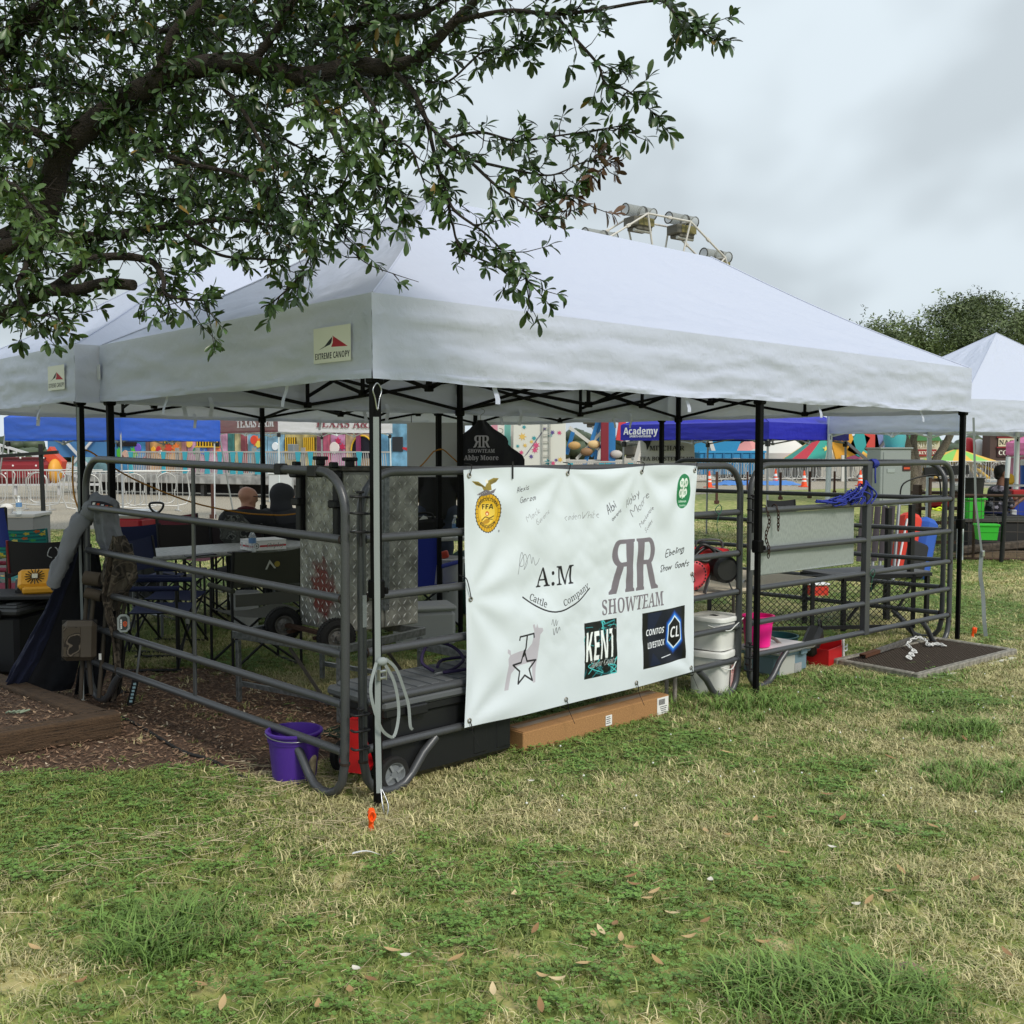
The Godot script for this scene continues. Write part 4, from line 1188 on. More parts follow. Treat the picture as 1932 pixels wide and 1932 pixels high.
func make_banner() -> void:
	var aa := G(686, 1512)
	var ab := G(1398, 1309)
	var o := thing("banner", "white show team banner with emblems and signatures tied to front panel", "banner", aa, yaw_of(aa, ab))
	var m := print_mat(banner_print(), 0.45)
	var f := func(s: float, t: float) -> Vector3:
		var x := lerpf(0.588, 2.515, s)
		var y := lerpf(1.553, 0.250, t)
		x += 0.012 * sin(PI * t) * (1.0 if s < 0.5 else -1.0) * absf(s - 0.5) * 2.0
		var z := 0.047
		var e := sin(PI * s) * sin(PI * t)
		# folds run in from the tied corners and eyelets
		for q in [[0.0, 0.0, 0.6], [1.0, 0.0, -0.5], [0.0, 1.0, -0.7], [1.0, 1.0, 0.55], [0.38, 0.0, 0.1], [0.7, 0.0, 0.2], [0.0, 0.5, -0.3]]:
			var d := Vector2((s - q[0]) * 1.92, (t - q[1]) * 1.30)
			var an := atan2(d.y, d.x)
			var r := d.length()
			z += 0.012 * sin(an * 9.0 + q[2] * 4.0) * exp(-r * 1.7) * smoothstep(0.02, 0.3, r)
		z += e * (0.022 * ns.get_noise_2d(s * 2.6 + t * 1.4, t * 1.6 - s * 0.8) + 0.010 * ns.get_noise_2d(s * 6.0 - t * 4.0, t * 3.0 + 5.0))
		z += 0.010 * t * sin(s * 11.0) * (1.0 - t * 0.5)
		y += 0.010 * sin(s * PI * 3.0) * (1.0 if t < 0.02 else 0.0) - 0.012 * sin(s * PI) * t
		return Vector3(x, y, z)
	part(o, "printed_sheet", MB.new().sheet(90, 64, f), m)
	var brass := mat("a9a49a", 0.3, 0.9)
	var cord := mat("1a1a1c", 0.8)
	for q in [[0.018, 0.022, 1], [0.39, 0.022, 1], [0.715, 0.022, 1], [0.985, 0.022, 1], [0.015, 0.50, 2], [0.016, 0.975, 3], [0.39, 0.978, 3], [0.70, 0.978, 3], [0.985, 0.978, 3], [0.988, 0.52, 4]]:
		var c: Vector3 = f.call(q[0], q[1]) + Vector3(0, 0, 0.003)
		var ring := []
		for k in 10: ring.append(c + Vector3(cos(TAU * k / 10), sin(TAU * k / 10), 0) * 0.011)
		part(o, "eyelet", MB.new().tube(ring, 0.0035, 5, false, true), brass)
		var e := c + Vector3(0, 0, 0.004)
		var way := Vector3(0.01, 0.055, 0.0)
		if q[2] == 2: way = Vector3(-0.035, 0.11, 0)
		if q[2] == 3: way = Vector3(0.01, -0.05, 0)
		if q[2] == 4: way = Vector3(0.02, -0.05, 0)
		part(o, "zip_tie", MB.new().tube(curve([e, e + way * 0.6 + Vector3(0, 0, 0.006), e + way, e + way * 1.1 + Vector3(0, 0, -0.05)], 4), 0.0028, 5), cord)
		if q[2] == 3: part(o, "zip_tie", MB.new().tube(curve([e + way, e + way + Vector3(0.02, -0.05, 0.01), e + way + Vector3(0.035, -0.09, 0.02)], 4), 0.002, 4), cord)
	part(o, "zip_tie", MB.new().box(f.call(0.17, 0.0) + Vector3(0, -0.015, 0.006), Vector3(0.008, 0.09, 0.004)), cord)

# ------------------------------------------------------------------ small things in and round the front pens
func bucket(called: String, label: String, cat: String, at: Vector3, r0: float, r1: float, h: float, m: Material, yaw := 0.0, group := "", bail := true) -> Node3D:
	var o := thing(called, label, cat, at, yaw, group)
	var w := 0.004
	part(o, "body", MB.new().lathe([Vector2(0, 0.003), Vector2(r0, 0.003), Vector2(r0 + 0.003, 0.008), Vector2(lerpf(r0, r1, 0.78), h * 0.78), Vector2(lerpf(r0, r1, 0.78) + 0.005, h * 0.785), Vector2(lerpf(r0, r1, 0.86) + 0.005, h * 0.86), Vector2(lerpf(r0, r1, 0.86), h * 0.865), Vector2(r1, h * 0.95), Vector2(r1 + 0.010, h * 0.95), Vector2(r1 + 0.011, h * 0.99), Vector2(r1 + 0.006, h), Vector2(r1 - w, h), Vector2(r0 - w, 0.012), Vector2(0, 0.012)], 28), m)
	if bail:
		var p := []
		for k in 13:
			var a := PI * k / 12
			p.append(Vector3(cos(a) * (r1 + 0.012), h * 0.92 + 0.012 - sin(a) * 0.02, sin(a) * (r1 + 0.016)))
		part(o, "handle", MB.new().tube(p, 0.0028, 6), mat("8f9194", 0.35, 0.8))
	return o

func make_front_things() -> void:
	var plastic := mat("4a2a8c", 0.42)
	var pb := bucket("bucket", "purple plastic bucket on the ground behind the left pen panel", "bucket", G(556, 1470), 0.105, 0.132, 0.255, plastic, 0.4)
	part(pb, "label_sticker", MB.new().sheet(8, 6, func(s, t):
		var a: float = 0.62 + s * 0.5
		var yy: float = 0.02 + (1.0 - t) * 0.10 + 0.02 * sin(PI * s)
		return Vector3(cos(a) * (0.1075 + yy * 0.106), yy, sin(a) * (0.1075 + yy * 0.106))), mat("cfc3a4", 0.6, 0.0, "stain", 9.0))
	# big wheeled chest with a grey lid
	var black := mat("131518", 0.5, 0.0, "fine", 6.0)
	var lidm := mat("62666a", 0.55, 0.0, "fine", 6.0, "grain", 0.03)
	var o := thing("storage_chest", "black wheeled storage chest with grey ribbed lid behind the front panel", "chest", T(0.16, 0.36), YU)
	part(o, "body", MB.new().box(Vector3(0.44, 0.215, 0), Vector3(0.84, 0.37, 0.42), Basis.IDENTITY, 0.03).box(Vector3(0.44, 0.385, 0), Vector3(0.88, 0.05, 0.46), Basis.IDENTITY, 0.01), black)
	for x in [0.62, 0.78]: part(o, "recess_rib", MB.new().box(Vector3(x, 0.17, 0.205), Vector3(0.10, 0.2, 0.02), Basis.IDENTITY, 0.008), black)
	var lid := part(o, "lid", MB.new().box(Vector3(0.44, 0.43, 0), Vector3(0.93, 0.05, 0.50), Basis.IDENTITY, 0.015).box(Vector3(0.44, 0.46, 0), Vector3(0.86, 0.03, 0.43), Basis.IDENTITY, 0.012), lidm)
	for k in 9: part(lid, "rib", MB.new().box(Vector3(0.08 + k * 0.09, 0.477, 0), Vector3(0.055, 0.008, 0.36), Basis.IDENTITY, 0.003), lidm)
	for x in [0.18, 0.66]: part(o, "latch", MB.new().box(Vector3(x, 0.385, 0.245), Vector3(0.12, 0.05, 0.03), Basis.IDENTITY, 0.006), black)
	for z in [-0.19, 0.22]:
		var xf := Transform3D(Basis(Vector3.RIGHT, PI / 2), Vector3(0.05, 0.085, z))
		var w := part(o, "wheel", MB.new().lathe([Vector2(0.06, -0.022), Vector2(0.08, -0.024), Vector2(0.087, -0.012), Vector2(0.087, 0.012), Vector2(0.08, 0.024), Vector2(0.06, 0.022)], 28, xf), mat("151515", 0.8))
		var rim := MB.new().lathe([Vector2(0.0, 0.014), Vector2(0.018, 0.014), Vector2(0.02, 0.006), Vector2(0.045, 0.004), Vector2(0.055, 0.018), Vector2(0.062, 0.02), Vector2(0.062, -0.02), Vector2(0.0, -0.016)], 28, xf)
		part(w, "rim", rim, mat("6e7377", 0.5))
		for k in 4:
			var a := TAU * k / 4 + 0.5
			part(w, "spoke", MB.new().bar(Vector3(0.05, 0.085, z + 0.012) + Vector3(cos(a), sin(a), 0) * 0.018, Vector3(0.05, 0.085, z + 0.012) + Vector3(cos(a), sin(a), 0) * 0.058, 0.012, 0.012), mat("7e8386", 0.5))
	# red pull handle standing at its end
	var red := mat("d0141e", 0.4)
	part(o, "pull_handle", MB.new().prism(PackedVector2Array([Vector2(-0.055, 0.05), Vector2(0.06, 0.05), Vector2(0.075, 0.08), Vector2(0.04, 0.2), Vector2(0.035, 0.31), Vector2(-0.03, 0.31), Vector2(-0.06, 0.18), Vector2(-0.075, 0.1)]), 0.07, Transform3D(Basis(Vector3.UP, -PI / 2 + 0.5), Vector3(-0.09, 0.04, 0.09))), red, "red pull handle at the end of the chest")
	# purple and black rope halters on the lid
	var pr := mat("3a2a5e", 0.8, 0.0, "speck", 40.0)
	var h := thing("rope_halter", "purple and black rope halter coiled on the grey chest lid", "rope", T(0.16, 0.36) + Vector3(0, 0.485, 0), YU)
	part(h, "loop", MB.new().tube(curve([Vector3(0.48, 0.005, 0.0), Vector3(0.46, 0.05, -0.08), Vector3(0.55, 0.13, -0.12), Vector3(0.68, 0.10, -0.1), Vector3(0.7, 0.04, -0.02), Vector3(0.6, 0.01, 0.03), Vector3(0.5, 0.006, 0.06), Vector3(0.62, 0.012, 0.1), Vector3(0.85, 0.012, 0.07)], 6), 0.009, 7), pr)
	part(h, "loop", MB.new().tube(curve([Vector3(0.52, 0.02, -0.02), Vector3(0.62, 0.03, -0.1), Vector3(0.78, 0.03, -0.08), Vector3(0.9, 0.02, -0.1)], 6), 0.009, 7), pr)
	part(h, "snap", MB.new().tube([Vector3(0.47, 0.012, 0.08), Vector3(0.42, 0.012, 0.085)], 0.006, 6), mat("b9bcc0", 0.3, 0.9))
	# long cardboard carton
	var card := mat("b48656", 0.85, 0.0, "fine", 2.0, "crumple", 0.05)
	var ca := G(987, 1425)
	var cb := G(1262, 1347)
	var c := thing("cardboard_carton", "long brown cardboard carton lying under the banner", "carton", ca, yaw_of(ca, cb))
	var cl := ca.distance_to(cb)
	part(c, "carton", MB.new().box(Vector3(cl / 2, 0.062, -0.09), Vector3(cl, 0.12, 0.18), Basis.IDENTITY, 0.004), card)
	part(c, "flap", MB.new().box(Vector3(cl / 2, 0.124, -0.052), Vector3(cl - 0.01, 0.003, 0.098)).box(Vector3(cl / 2, 0.1235, -0.13), Vector3(cl - 0.01, 0.002, 0.05)), card)
	part(c, "packing_tape", MB.new().box(Vector3(cl / 2, 0.1268, -0.1), Vector3(cl - 0.06, 0.001, 0.05)), mat("9a7a50", 0.3))
	var paper := mat("e4e4e2", 0.6)
	var ink := mat("33333a", 0.7)
	part(c, "small_label", MB.new().box(Vector3(cl * 0.55, 0.065, 0.002), Vector3(0.055, 0.06, 0.002)), paper)
	for k in 4: part(c, "printed_line", MB.new().box(Vector3(cl * 0.55 - 0.005, 0.085 - k * 0.012, 0.0036), Vector3(0.03 + 0.008 * (k % 2), 0.004, 0.001)), ink)
	part(c, "shipping_label", MB.new().box(Vector3(cl - 0.065, 0.065, 0.002), Vector3(0.11, 0.105, 0.002)), paper)
	for k in 14: part(c, "printed_line", MB.new().box(Vector3(cl - 0.105 + k * 0.0045, 0.09, 0.0036), Vector3(0.0022 if k % 3 else 0.0012, 0.035, 0.001)), ink)
	for k in 4: part(c, "printed_line", MB.new().box(Vector3(cl - 0.06, 0.06 - k * 0.012, 0.0036), Vector3(0.07 - 0.012 * k, 0.004, 0.001)), ink)
	# plywood work table with wishbone legs
	var ply := mat("e2d6c0", 0.8, 0.0, "fine", Vector3(0.5, 3.0, 3.0), "grain", 0.06)
	var pipe := mat("a9a199", 0.5, 0.2, "mottle", 6.0)
	var tp := T(2.42, 0.27)
	var t := thing("folding_table", "work table with weathered plywood top and bent pipe legs", "table", tp, YU)
	part(t, "table_top", MB.new().box(Vector3(0.92, 0.68, -0.40), Vector3(1.85, 0.022, 0.80), Basis.IDENTITY, 0.004), ply)
	part(t, "table_edge", MB.new().box(Vector3(0.92, 0.660, -0.40), Vector3(1.80, 0.016, 0.74)), mat("cfc8bb", 0.8))
	for e in [[1.50, 1.0], [0.12, -1.0]]:
		var x: float = e[0]
		part(t, "leg", MB.new().tube(curve([Vector3(x, 0.0, -0.06), Vector3(x, 0.16, -0.06), Vector3(x, 0.22, -0.10), Vector3(x, 0.255, -0.2), Vector3(x, 0.26, -0.4), Vector3(x, 0.255, -0.6), Vector3(x, 0.22, -0.7), Vector3(x, 0.16, -0.74), Vector3(x, 0.0, -0.74)], 4), 0.013, 8).tube([Vector3(x, 0.26, -0.30), Vector3(x, 0.65, -0.28)], 0.013, 8).tube([Vector3(x, 0.26, -0.50), Vector3(x, 0.65, -0.52)], 0.013, 8), pipe)
		part(t, "brace", MB.new().bar(Vector3(x, 0.45, -0.4), Vector3(x - 0.28 * e[1], 0.65, -0.4), 0.012, 0.004), pipe)
	part(t, "table_leg", MB.new().tube([Vector3(0.12, 0, 0.01), Vector3(0.12, 0.42, 0.01)], 0.014, 8), pipe, "pale pipe leg end beside the carton")
	solo("paper_sheet", "torn white paper lying on the right end of the plywood table", "paper", MB.new().sheet(4, 3, func(s, q): return Vector3(s * 0.14, 0.014 * sin(s * 4.0), q * 0.06)), mat("d8dadc", 0.7), T(3.55, 0.5, 0.694), YU + 0.4)
	# livestock blower standing on it
	var bl := thing("livestock_blower", "red livestock blower with black barrel motors on the plywood table", "blower", T(2.90, 0.44, 0.692), YU - 0.5)
	var pinkred := mat("c8404c", 0.45)
	var rb := mat("c01822", 0.35)
	var dk := mat("18181a", 0.45)
	var side := Basis(Vector3.RIGHT, PI / 2)
	var wheel := part(bl, "fan_cover", MB.new().lathe([Vector2(0, 0.02), Vector2(0.02, 0.022), Vector2(0.024, 0.012), Vector2(0.075, 0.014), Vector2(0.10, 0.004), Vector2(0.105, -0.02), Vector2(0.0, -0.02)], 30, Transform3D(side, Vector3(-0.02, 0.13, 0.14))), pinkred)
	for k in 24:
		var a := TAU * k / 24
		part(wheel, "vent_hole", MB.new().box(Vector3(-0.02 + cos(a) * 0.088, 0.13 + sin(a) * 0.088, 0.151), Vector3(0.008, 0.012, 0.006), Basis(Vector3.BACK, a)), dk)
	part(bl, "motor_barrel", MB.new().lathe([Vector2(0, 0.13), Vector2(0.07, 0.13), Vector2(0.092, 0.11), Vector2(0.095, -0.08), Vector2(0.0, -0.09)], 24, Transform3D(side, Vector3(0.22, 0.16, 0.03))), dk)
	part(bl, "motor_barrel", MB.new().lathe([Vector2(0, 0.11), Vector2(0.07, 0.11), Vector2(0.092, 0.1), Vector2(0.095, -0.08), Vector2(0.0, -0.09)], 24, Transform3D(side, Vector3(0.02, 0.16, 0.02))), rb)
	part(bl, "housing", MB.new().box(Vector3(0.14, 0.27, 0.0), Vector3(0.30, 0.06, 0.17), Basis(Vector3.BACK, -0.06), 0.02), rb)
	part(bl, "carry_handle", MB.new().tube(curve([Vector3(0.05, 0.29, 0.04), Vector3(0.06, 0.35, 0.04), Vector3(0.22, 0.35, 0.04), Vector3(0.24, 0.29, 0.04)], 5), 0.008, 6), mat("5c5e60", 0.5))
	part(bl, "hose", MB.new().tube(curve([Vector3(0.0, 0.27, 0.1), Vector3(0.06, 0.33, 0.12), Vector3(0.14, 0.28, 0.13), Vector3(0.08, 0.22, 0.14), Vector3(0.0, 0.25, 0.13), Vector3(0.1, 0.31, 0.1), Vector3(0.2, 0.27, 0.12)], 6), 0.012, 7), dk)
	for x in [0.12, 0.30]:
		for z in [-0.05, 0.09]: part(bl, "leg", MB.new().bar(Vector3(x, 0.12, z), Vector3(x + (0.05 if x > 0.2 else -0.04), 0.0, z + 0.02), 0.03, 0.01, Vector3.UP, 0.003), mat("4c4e50", 0.5))
	# white pails
	var wp := mat("d9dad6", 0.5)
	var squarish := func(y0: float, y1: float, w0: float, w1: float) -> MB:
		var p := []
		return MB.new().sheet(40, 4, func(s, q):
			var a: float = TAU * s
			var k := pow(pow(absf(cos(a)), 5.0) + pow(absf(sin(a)), 5.0), -0.2)
			var w := lerpf(w0, w1, q)
			return Vector3(cos(a) * k * w, lerpf(y0, y1, q), sin(a) * k * w))
	var pail := thing("pail", "white square pail with red warning label behind the banner panel", "pail", G(1353, 1310) + V * 0.04, YU + 0.25, "white square pails stacked")
	part(pail, "body", squarish.call(0.0, 0.30, 0.12, 0.135), wp)
	part(pail, "lid", MB.new().sheet(40, 6, func(s, q):
		var a: float = TAU * s
		var k := pow(pow(absf(cos(a)), 5.0) + pow(absf(sin(a)), 5.0), -0.2)
		var prof := [Vector2(0.145, 0.27), Vector2(0.146, 0.30), Vector2(0.14, 0.312), Vector2(0.125, 0.312), Vector2(0.12, 0.305), Vector2(0.06, 0.305), Vector2(0.0, 0.305)]
		var pt: Vector2 = prof[roundi(q * 6)]
		return Vector3(cos(a) * k * pt.x, pt.y, sin(a) * k * pt.x)), wp)
	var wl := Art.new(self, 64, 190, Color("d6c9c5"))
	wl.rect(3, 3, 58, 184, Color("d9b5b2"))
	wl.oval(32, 36, 26, 28, Color("b03038")); wl.oval(32, 36, 21, 23, Color("dccfca"))
	wl.oval(34, 26, 6, 7, Color("5a2026")); wl.oval(30, 42, 10, 12, Color("5a2026")); wl.line([Vector2(14, 18), Vector2(50, 54)], 4, Color("b03038"))
	for k in 14: wl.line([Vector2(8, 76 + k * 8), Vector2(54 - (k * 7) % 13, 76 + k * 8)], 2.4, Color("a8585c"))
	part(pail, "warning_label", MB.new().quad(Vector3(-0.02, 0.03, 0.134), Vector3(0.05, 0.03, 0.134), Vector3(0.05, 0.215, 0.142), Vector3(-0.02, 0.215, 0.142)), print_mat(wl.done(), 0.6))
	part(pail, "handle", MB.new().tube(curve([Vector3(-0.148, 0.24, 0.04), Vector3(-0.10, 0.20, 0.16), Vector3(0.0, 0.235, 0.165), Vector3(0.13, 0.28, 0.15)], 6), 0.004, 6), wp)
	var p2: Node3D = pail.duplicate()
	p2.name = "pail"
	add_child(p2, true)
	p2.position = pail.position + Vector3(0.01, 0.315, -0.01); p2.rotation.y = YU + 0.1
	p2.scale = Vector3(1.0, 0.72, 1.0)
	p2.get_node("warning_label").free()
	p2.set_meta("label", "white square pail with smooth lid stacked on the labelled one")
	# pink bucket on a storage tub
	var tub := thing("storage_tub", "translucent blue storage tub with white lid under the pink bucket", "tub", T(3.86, 0.36), YU)
	var tw := mat("6f8794", 0.35)
	part(tub, "body", MB.new().box(Vector3(0.0, 0.10, 0), Vector3(0.42, 0.18, 0.30), Basis.IDENTITY, 0.03).box(Vector3(0.0, 0.175, 0), Vector3(0.45, 0.03, 0.33), Basis.IDENTITY, 0.01), tw)
	part(tub, "end_panel", MB.new().box(Vector3(-0.08, 0.10, 0.152), Vector3(0.20, 0.15, 0.006), Basis.IDENTITY, 0.002), mat("aeb0aa", 0.5))
	part(tub, "lid", MB.new().box(Vector3(0, 0.203, 0), Vector3(0.50, 0.03, 0.38), Basis.IDENTITY, 0.014), mat("cdcacd", 0.45))
	part(tub, "label_sticker", MB.new().box(Vector3(0.06, 0.06, 0.157), Vector3(0.09, 0.07, 0.003)), mat("dadada", 0.6, 0.0, "speck", 20.0))
	part(tub, "handle", MB.new().box(Vector3(0.10, 0.175, 0.178), Vector3(0.08, 0.04, 0.02), Basis.IDENTITY, 0.008), tw)
	bucket("bucket", "hot pink plastic bucket standing on the white tub lid", "bucket", T(3.69, 0.40, 0.22), 0.088, 0.112, 0.23, mat("f0148c", 0.4), 0.7)
	bucket("wash_tub", "round dark teal tub on the grass behind the storage tub", "tub", T(4.45, 0.72), 0.15, 0.17, 0.17, mat("174a4e", 0.45), 0.0, "", false)
	var bs := thing("blue_jug", "blue plastic jug barely seen between the two front panel posts", "jug", T(3.15, 0.30), YU)
	part(bs, "body", MB.new().box(Vector3(0, 0.10, 0), Vector3(0.09, 0.18, 0.09), Basis.IDENTITY, 0.02), mat("2459a8", 0.4))
	part(bs, "cap", MB.new().lathe([Vector2(0, 0.225), Vector2(0.02, 0.225), Vector2(0.022, 0.19), Vector2(0, 0.19)], 12), mat("e8e8e8", 0.5))
	# red tray with leather gear
	var tray := thing("red_tray", "red plastic tray holding black gear beside the bent table leg", "tray", T(4.42, 0.30), YU + 0.15)
	var rd := mat("b5141a", 0.4)
	part(tray, "bottom", MB.new().box(Vector3(0, 0.01, 0), Vector3(0.26, 0.014, 0.2), Basis.IDENTITY, 0.004), rd)
	for q in [[Vector3(0, 0.075, 0.10), Vector3(0.27, 0.13, 0.008)], [Vector3(0, 0.075, -0.10), Vector3(0.27, 0.13, 0.008)], [Vector3(-0.13, 0.075, 0), Vector3(0.008, 0.13, 0.2)], [Vector3(0.13, 0.095, 0), Vector3(0.008, 0.17, 0.2)]]:
		part(tray, "side", MB.new().box(q[0], q[1], Basis.IDENTITY, 0.003), rd)
	var lea := mat("141416", 0.5)
	var gear := thing("leather_bag", "black leather bag tilted out of the red tray", "bag", T(4.38, 0.36, 0.10), YU + 0.3)
	part(gear, "body", MB.new().box(Vector3(-0.02, 0.08, 0), Vector3(0.30, 0.13, 0.12), Basis(Vector3.BACK, 0.42), 0.03), lea)
	part(gear, "strap", MB.new().tube(curve([Vector3(0.06, 0.16, 0.03), Vector3(0.09, 0.23, 0.02), Vector3(0.13, 0.20, 0.03), Vector3(0.15, 0.08, 0.04)], 5), 0.008, 6), lea)
	part(gear, "ring", MB.new().tube(curve([Vector3(0.05, 0.2, 0.03), Vector3(0.08, 0.22, 0.03), Vector3(0.11, 0.2, 0.03), Vector3(0.08, 0.18, 0.03)], 4, true), 0.005, 6, false, true), lea)
	var ph := thing("plastic_hook", "white plastic hook rack standing beside the red tray", "hook", T(4.64, 0.27), YU)
	part(ph, "plate", MB.new().box(Vector3(0, 0.10, 0), Vector3(0.02, 0.20, 0.06), Basis(Vector3.BACK, 0.06), 0.005), mat("dcdcda", 0.5))
	for y in [0.08, 0.11]: part(ph, "hook", MB.new().tube(curve([Vector3(0.0, y, 0.02), Vector3(0.05, y - 0.005, 0.02), Vector3(0.06, y + 0.015, 0.02)], 3), 0.007, 6), mat("dcdcda", 0.5))
	# walk-on scale mat
	var fr := mat("a9a498", 0.7, 0.1, "stain", 6.0)
	var mt := thing("scale_platform", "low platform with mesh deck and pale frame lying on the grass", "platform", T(4.40, -0.15), YU - 0.07)
	part(mt, "base", MB.new().box(Vector3(0.70, 0.022, 0.0), Vector3(1.42, 0.034, 0.64), Basis.IDENTITY, 0.004), mat("4c433a", 0.9, 0.0, "speck", 6.0))
	for q in [[Vector3(0.70, 0.03, 0.33), Vector3(1.50, 0.055, 0.05)], [Vector3(0.70, 0.03, -0.33), Vector3(1.50, 0.055, 0.05)], [Vector3(-0.02, 0.031, 0), Vector3(0.05, 0.054, 0.606)], [Vector3(1.42, 0.031, 0), Vector3(0.05, 0.054, 0.606)]]:
		part(mt, "frame", MB.new().box(q[0], q[1], Basis.IDENTITY, 0.008), fr)
	var mesh := MB.new()
	for k in 44: mesh.box(Vector3(0.03 + k * 0.0315, 0.044, 0), Vector3(0.010, 0.008, 0.6))
	for k in 22: mesh.box(Vector3(0.70, 0.046, -0.29 + k * 0.0276), Vector3(1.38, 0.006, 0.006))
	part(mt, "deck_mesh", mesh, mat("5d4f42", 0.85, 0.1, "speck", 8.0)).set_meta("kind", "stuff")
	part(mt, "runner", MB.new().box(Vector3(1.1, 0.008, 0.40), Vector3(0.4, 0.015, 0.04)).box(Vector3(0.25, 0.008, 0.39), Vector3(0.3, 0.015, 0.03)), mat("d4d2ca", 0.7))
	var ch := thing("steel_channel", "rust and grey steel channel lying across the mesh platform", "channel", G(1668, 1226, 0.062), yaw_of(G(1620, 1243, 0.06), G(1748, 1199, 0.06)))
	part(ch, "channel", MB.new().bar(Vector3(-0.13, 0.02, 0), Vector3(0.62, 0.02, 0), 0.05, 0.006).bar(Vector3(-0.13, 0.01, 0.024), Vector3(0.62, 0.01, 0.024), 0.004, 0.026).bar(Vector3(-0.13, 0.01, -0.024), Vector3(0.62, 0.01, -0.024), 0.004, 0.026), mat("8a8680", 0.6, 0.4, "stain", 8.0))
	part(ch, "rusty_end", MB.new().bar(Vector3(-0.40, 0.02, 0), Vector3(-0.13, 0.02, 0), 0.05, 0.006).bar(Vector3(-0.40, 0.01, 0.024), Vector3(-0.13, 0.01, 0.024), 0.004, 0.026).bar(Vector3(-0.40, 0.01, -0.024), Vector3(-0.13, 0.01, -0.024), 0.004, 0.026), mat("7a4c30", 0.85, 0.2, "speck", 14.0))
	var wc := mat("dcdcda", 0.45)
	var pc := thing("plastic_chain", "white plastic chain draped over the far end of the mesh platform", "chain", Vector3.ZERO)
	var line := curve([G(1718, 1222, 0.07), G(1712, 1214, 0.09), G(1728, 1203, 0.10), G(1745, 1207, 0.08), G(1752, 1216, 0.07), G(1768, 1215, 0.07), G(1783, 1218, 0.065)], 4)
	for k in line.size() - 1:
		var p: Vector3 = line[k]
		var d: Vector3 = (line[k + 1] - p).normalized() * 0.024
		var sd := (d.cross(Vector3.UP) if k % 2 else Vector3(0, 0.024, 0)).normalized() * 0.012
		part(pc, "link", MB.new().tube(curve([p - d, p + sd, p + d, p - sd], 3, true), 0.0042, 5, false, true), wc)
	var kn := thing("plastic_link", "loose clump of white chain links on the mesh platform deck", "chain", Vector3.ZERO)
	for k in 6:
		var p := G(1724 - k * 2.5 + (k % 2) * 4, 1228 + k * 3, 0.06)
		part(kn, "link", MB.new().tube(curve([p + Vector3(-0.02, 0.01 * (k % 2), 0), p + Vector3(0, 0, 0.014), p + Vector3(0.02, 0, 0), p + Vector3(0, 0.012, -0.012)], 3, true), 0.005, 5, false, true), wc)
	# green turf mat and garden hose
	var turf := MB.new().sheet(16, 8, func(s, q): return Vector3(s * 1.1, 0.012 + 0.006 * sin(s * 9.0 + q * 4.0), -q * 0.55))
	solo("turf_mat", "dark green turf mat on the ground behind the storage chest", "mat", turf, mat("17402e", 0.95, 0.0, "speck", 14.0, "grain", 0.3), T(0.55, 0.75), YU + 0.1)
	var hp := []
	for q in [[213, 1345], [260, 1368], [300, 1392], [345, 1418], [392, 1432], [425, 1448], [445, 1462], [470, 1470]]: hp.append(G(q[0], q[1], 0.012))
	solo("drip_hose", "black hose running over the mulch from the timber corner", "hose", MB.new().tube(curve(hp, 5), 0.010, 7), mat("1c1b1a", 0.7))
	var hp2 := []
	for q in [[1000, 1448], [1040, 1432], [1100, 1415], [1160, 1403], [1225, 1395]]: hp2.append(G(q[0], q[1], 0.008))
	solo("drip_hose", "black hose half sunk in the grass before the cardboard carton", "hose", MB.new().tube(curve(hp2, 5), 0.009, 6), mat("1c1b1a", 0.7))
	# timber edging of the tree bed
	var wood := mat("614b36", 0.92, 0.0, "bark", Vector3(0.5, 5.0, 5.0), "bark", 1.0)
	var bed := thing("timber_edging", "weathered landscape timbers edging the mulch bed at lower left", "edging", G(229, 1391))
	var d1 := (G(0, 1432) - G(229, 1391)).normalized()
	var d2 := (G(50, 1283, 0.12) - G(218, 1334, 0.14)); d2.y = 0; d2 = d2.normalized()
	for q in [[d1, 1.9, 0.0], [d2, 2.1, 0.10]]:
		var dd: Vector3 = q[0]
		var nrm := dd.cross(Vector3.UP).normalized()
		var inw: Vector3 = (-nrm if nrm.dot(d1 + d2) < 0 else nrm) * 0.072
		var a0 := inw + dd * (0.15 if q[2] > 0.0 else 0.0)
		var b := MB.new().sheet(60, 40, func(s, tt):
			var a: float = TAU * tt
			var k := pow(pow(absf(cos(a)), 16.0) + pow(absf(sin(a)), 16.0), -0.0625)
			var rr := 0.069 * (1.0 + 0.05 * ns.get_noise_2d(s * 3.0, cos(a) * 9.0 + sin(a) * 4.0) - 0.16 * pow(maxf(0.0, 0.55 - absf(ns.get_noise_2d(s * 0.9, cos(a) * 5.0 + sin(a) * 4.0)) * 4.0), 1.5))
			return a0 + dd * (s * q[1]) + Vector3(0, 0.07, 0) + (inw.normalized() * cos(a) + Vector3.UP * sin(a)) * k * rr)
		part(bed, "timber", b, wood)
		for e in [0.001, q[1] - 0.001]: part(bed, "cut_end", MB.new().bar(a0 + dd * (e - 0.004) + Vector3(0, 0.07, 0), a0 + dd * (e + 0.004) + Vector3(0, 0.07, 0), 0.128, 0.128), wood)
	var inside := PackedVector2Array()
	var fill := [bed.position + d1 * 0.1 + d2 * 0.1, bed.position + d1 * 2.2, bed.position + d1 * 2.2 + d2 * 2.2, bed.position + d2 * 2.2]
	ground_piece("mulch_bed", "brown mulch filling the timber edged tree bed", poly_sheet(fill, 0.105), mat("6e5440", 0.95, 0.0, "speck", 1.5, "crumple", 1.5))
	var chip := dry_leaf(1.0, 0.3, 0.5).done()
	var xs := []
	var cs := []
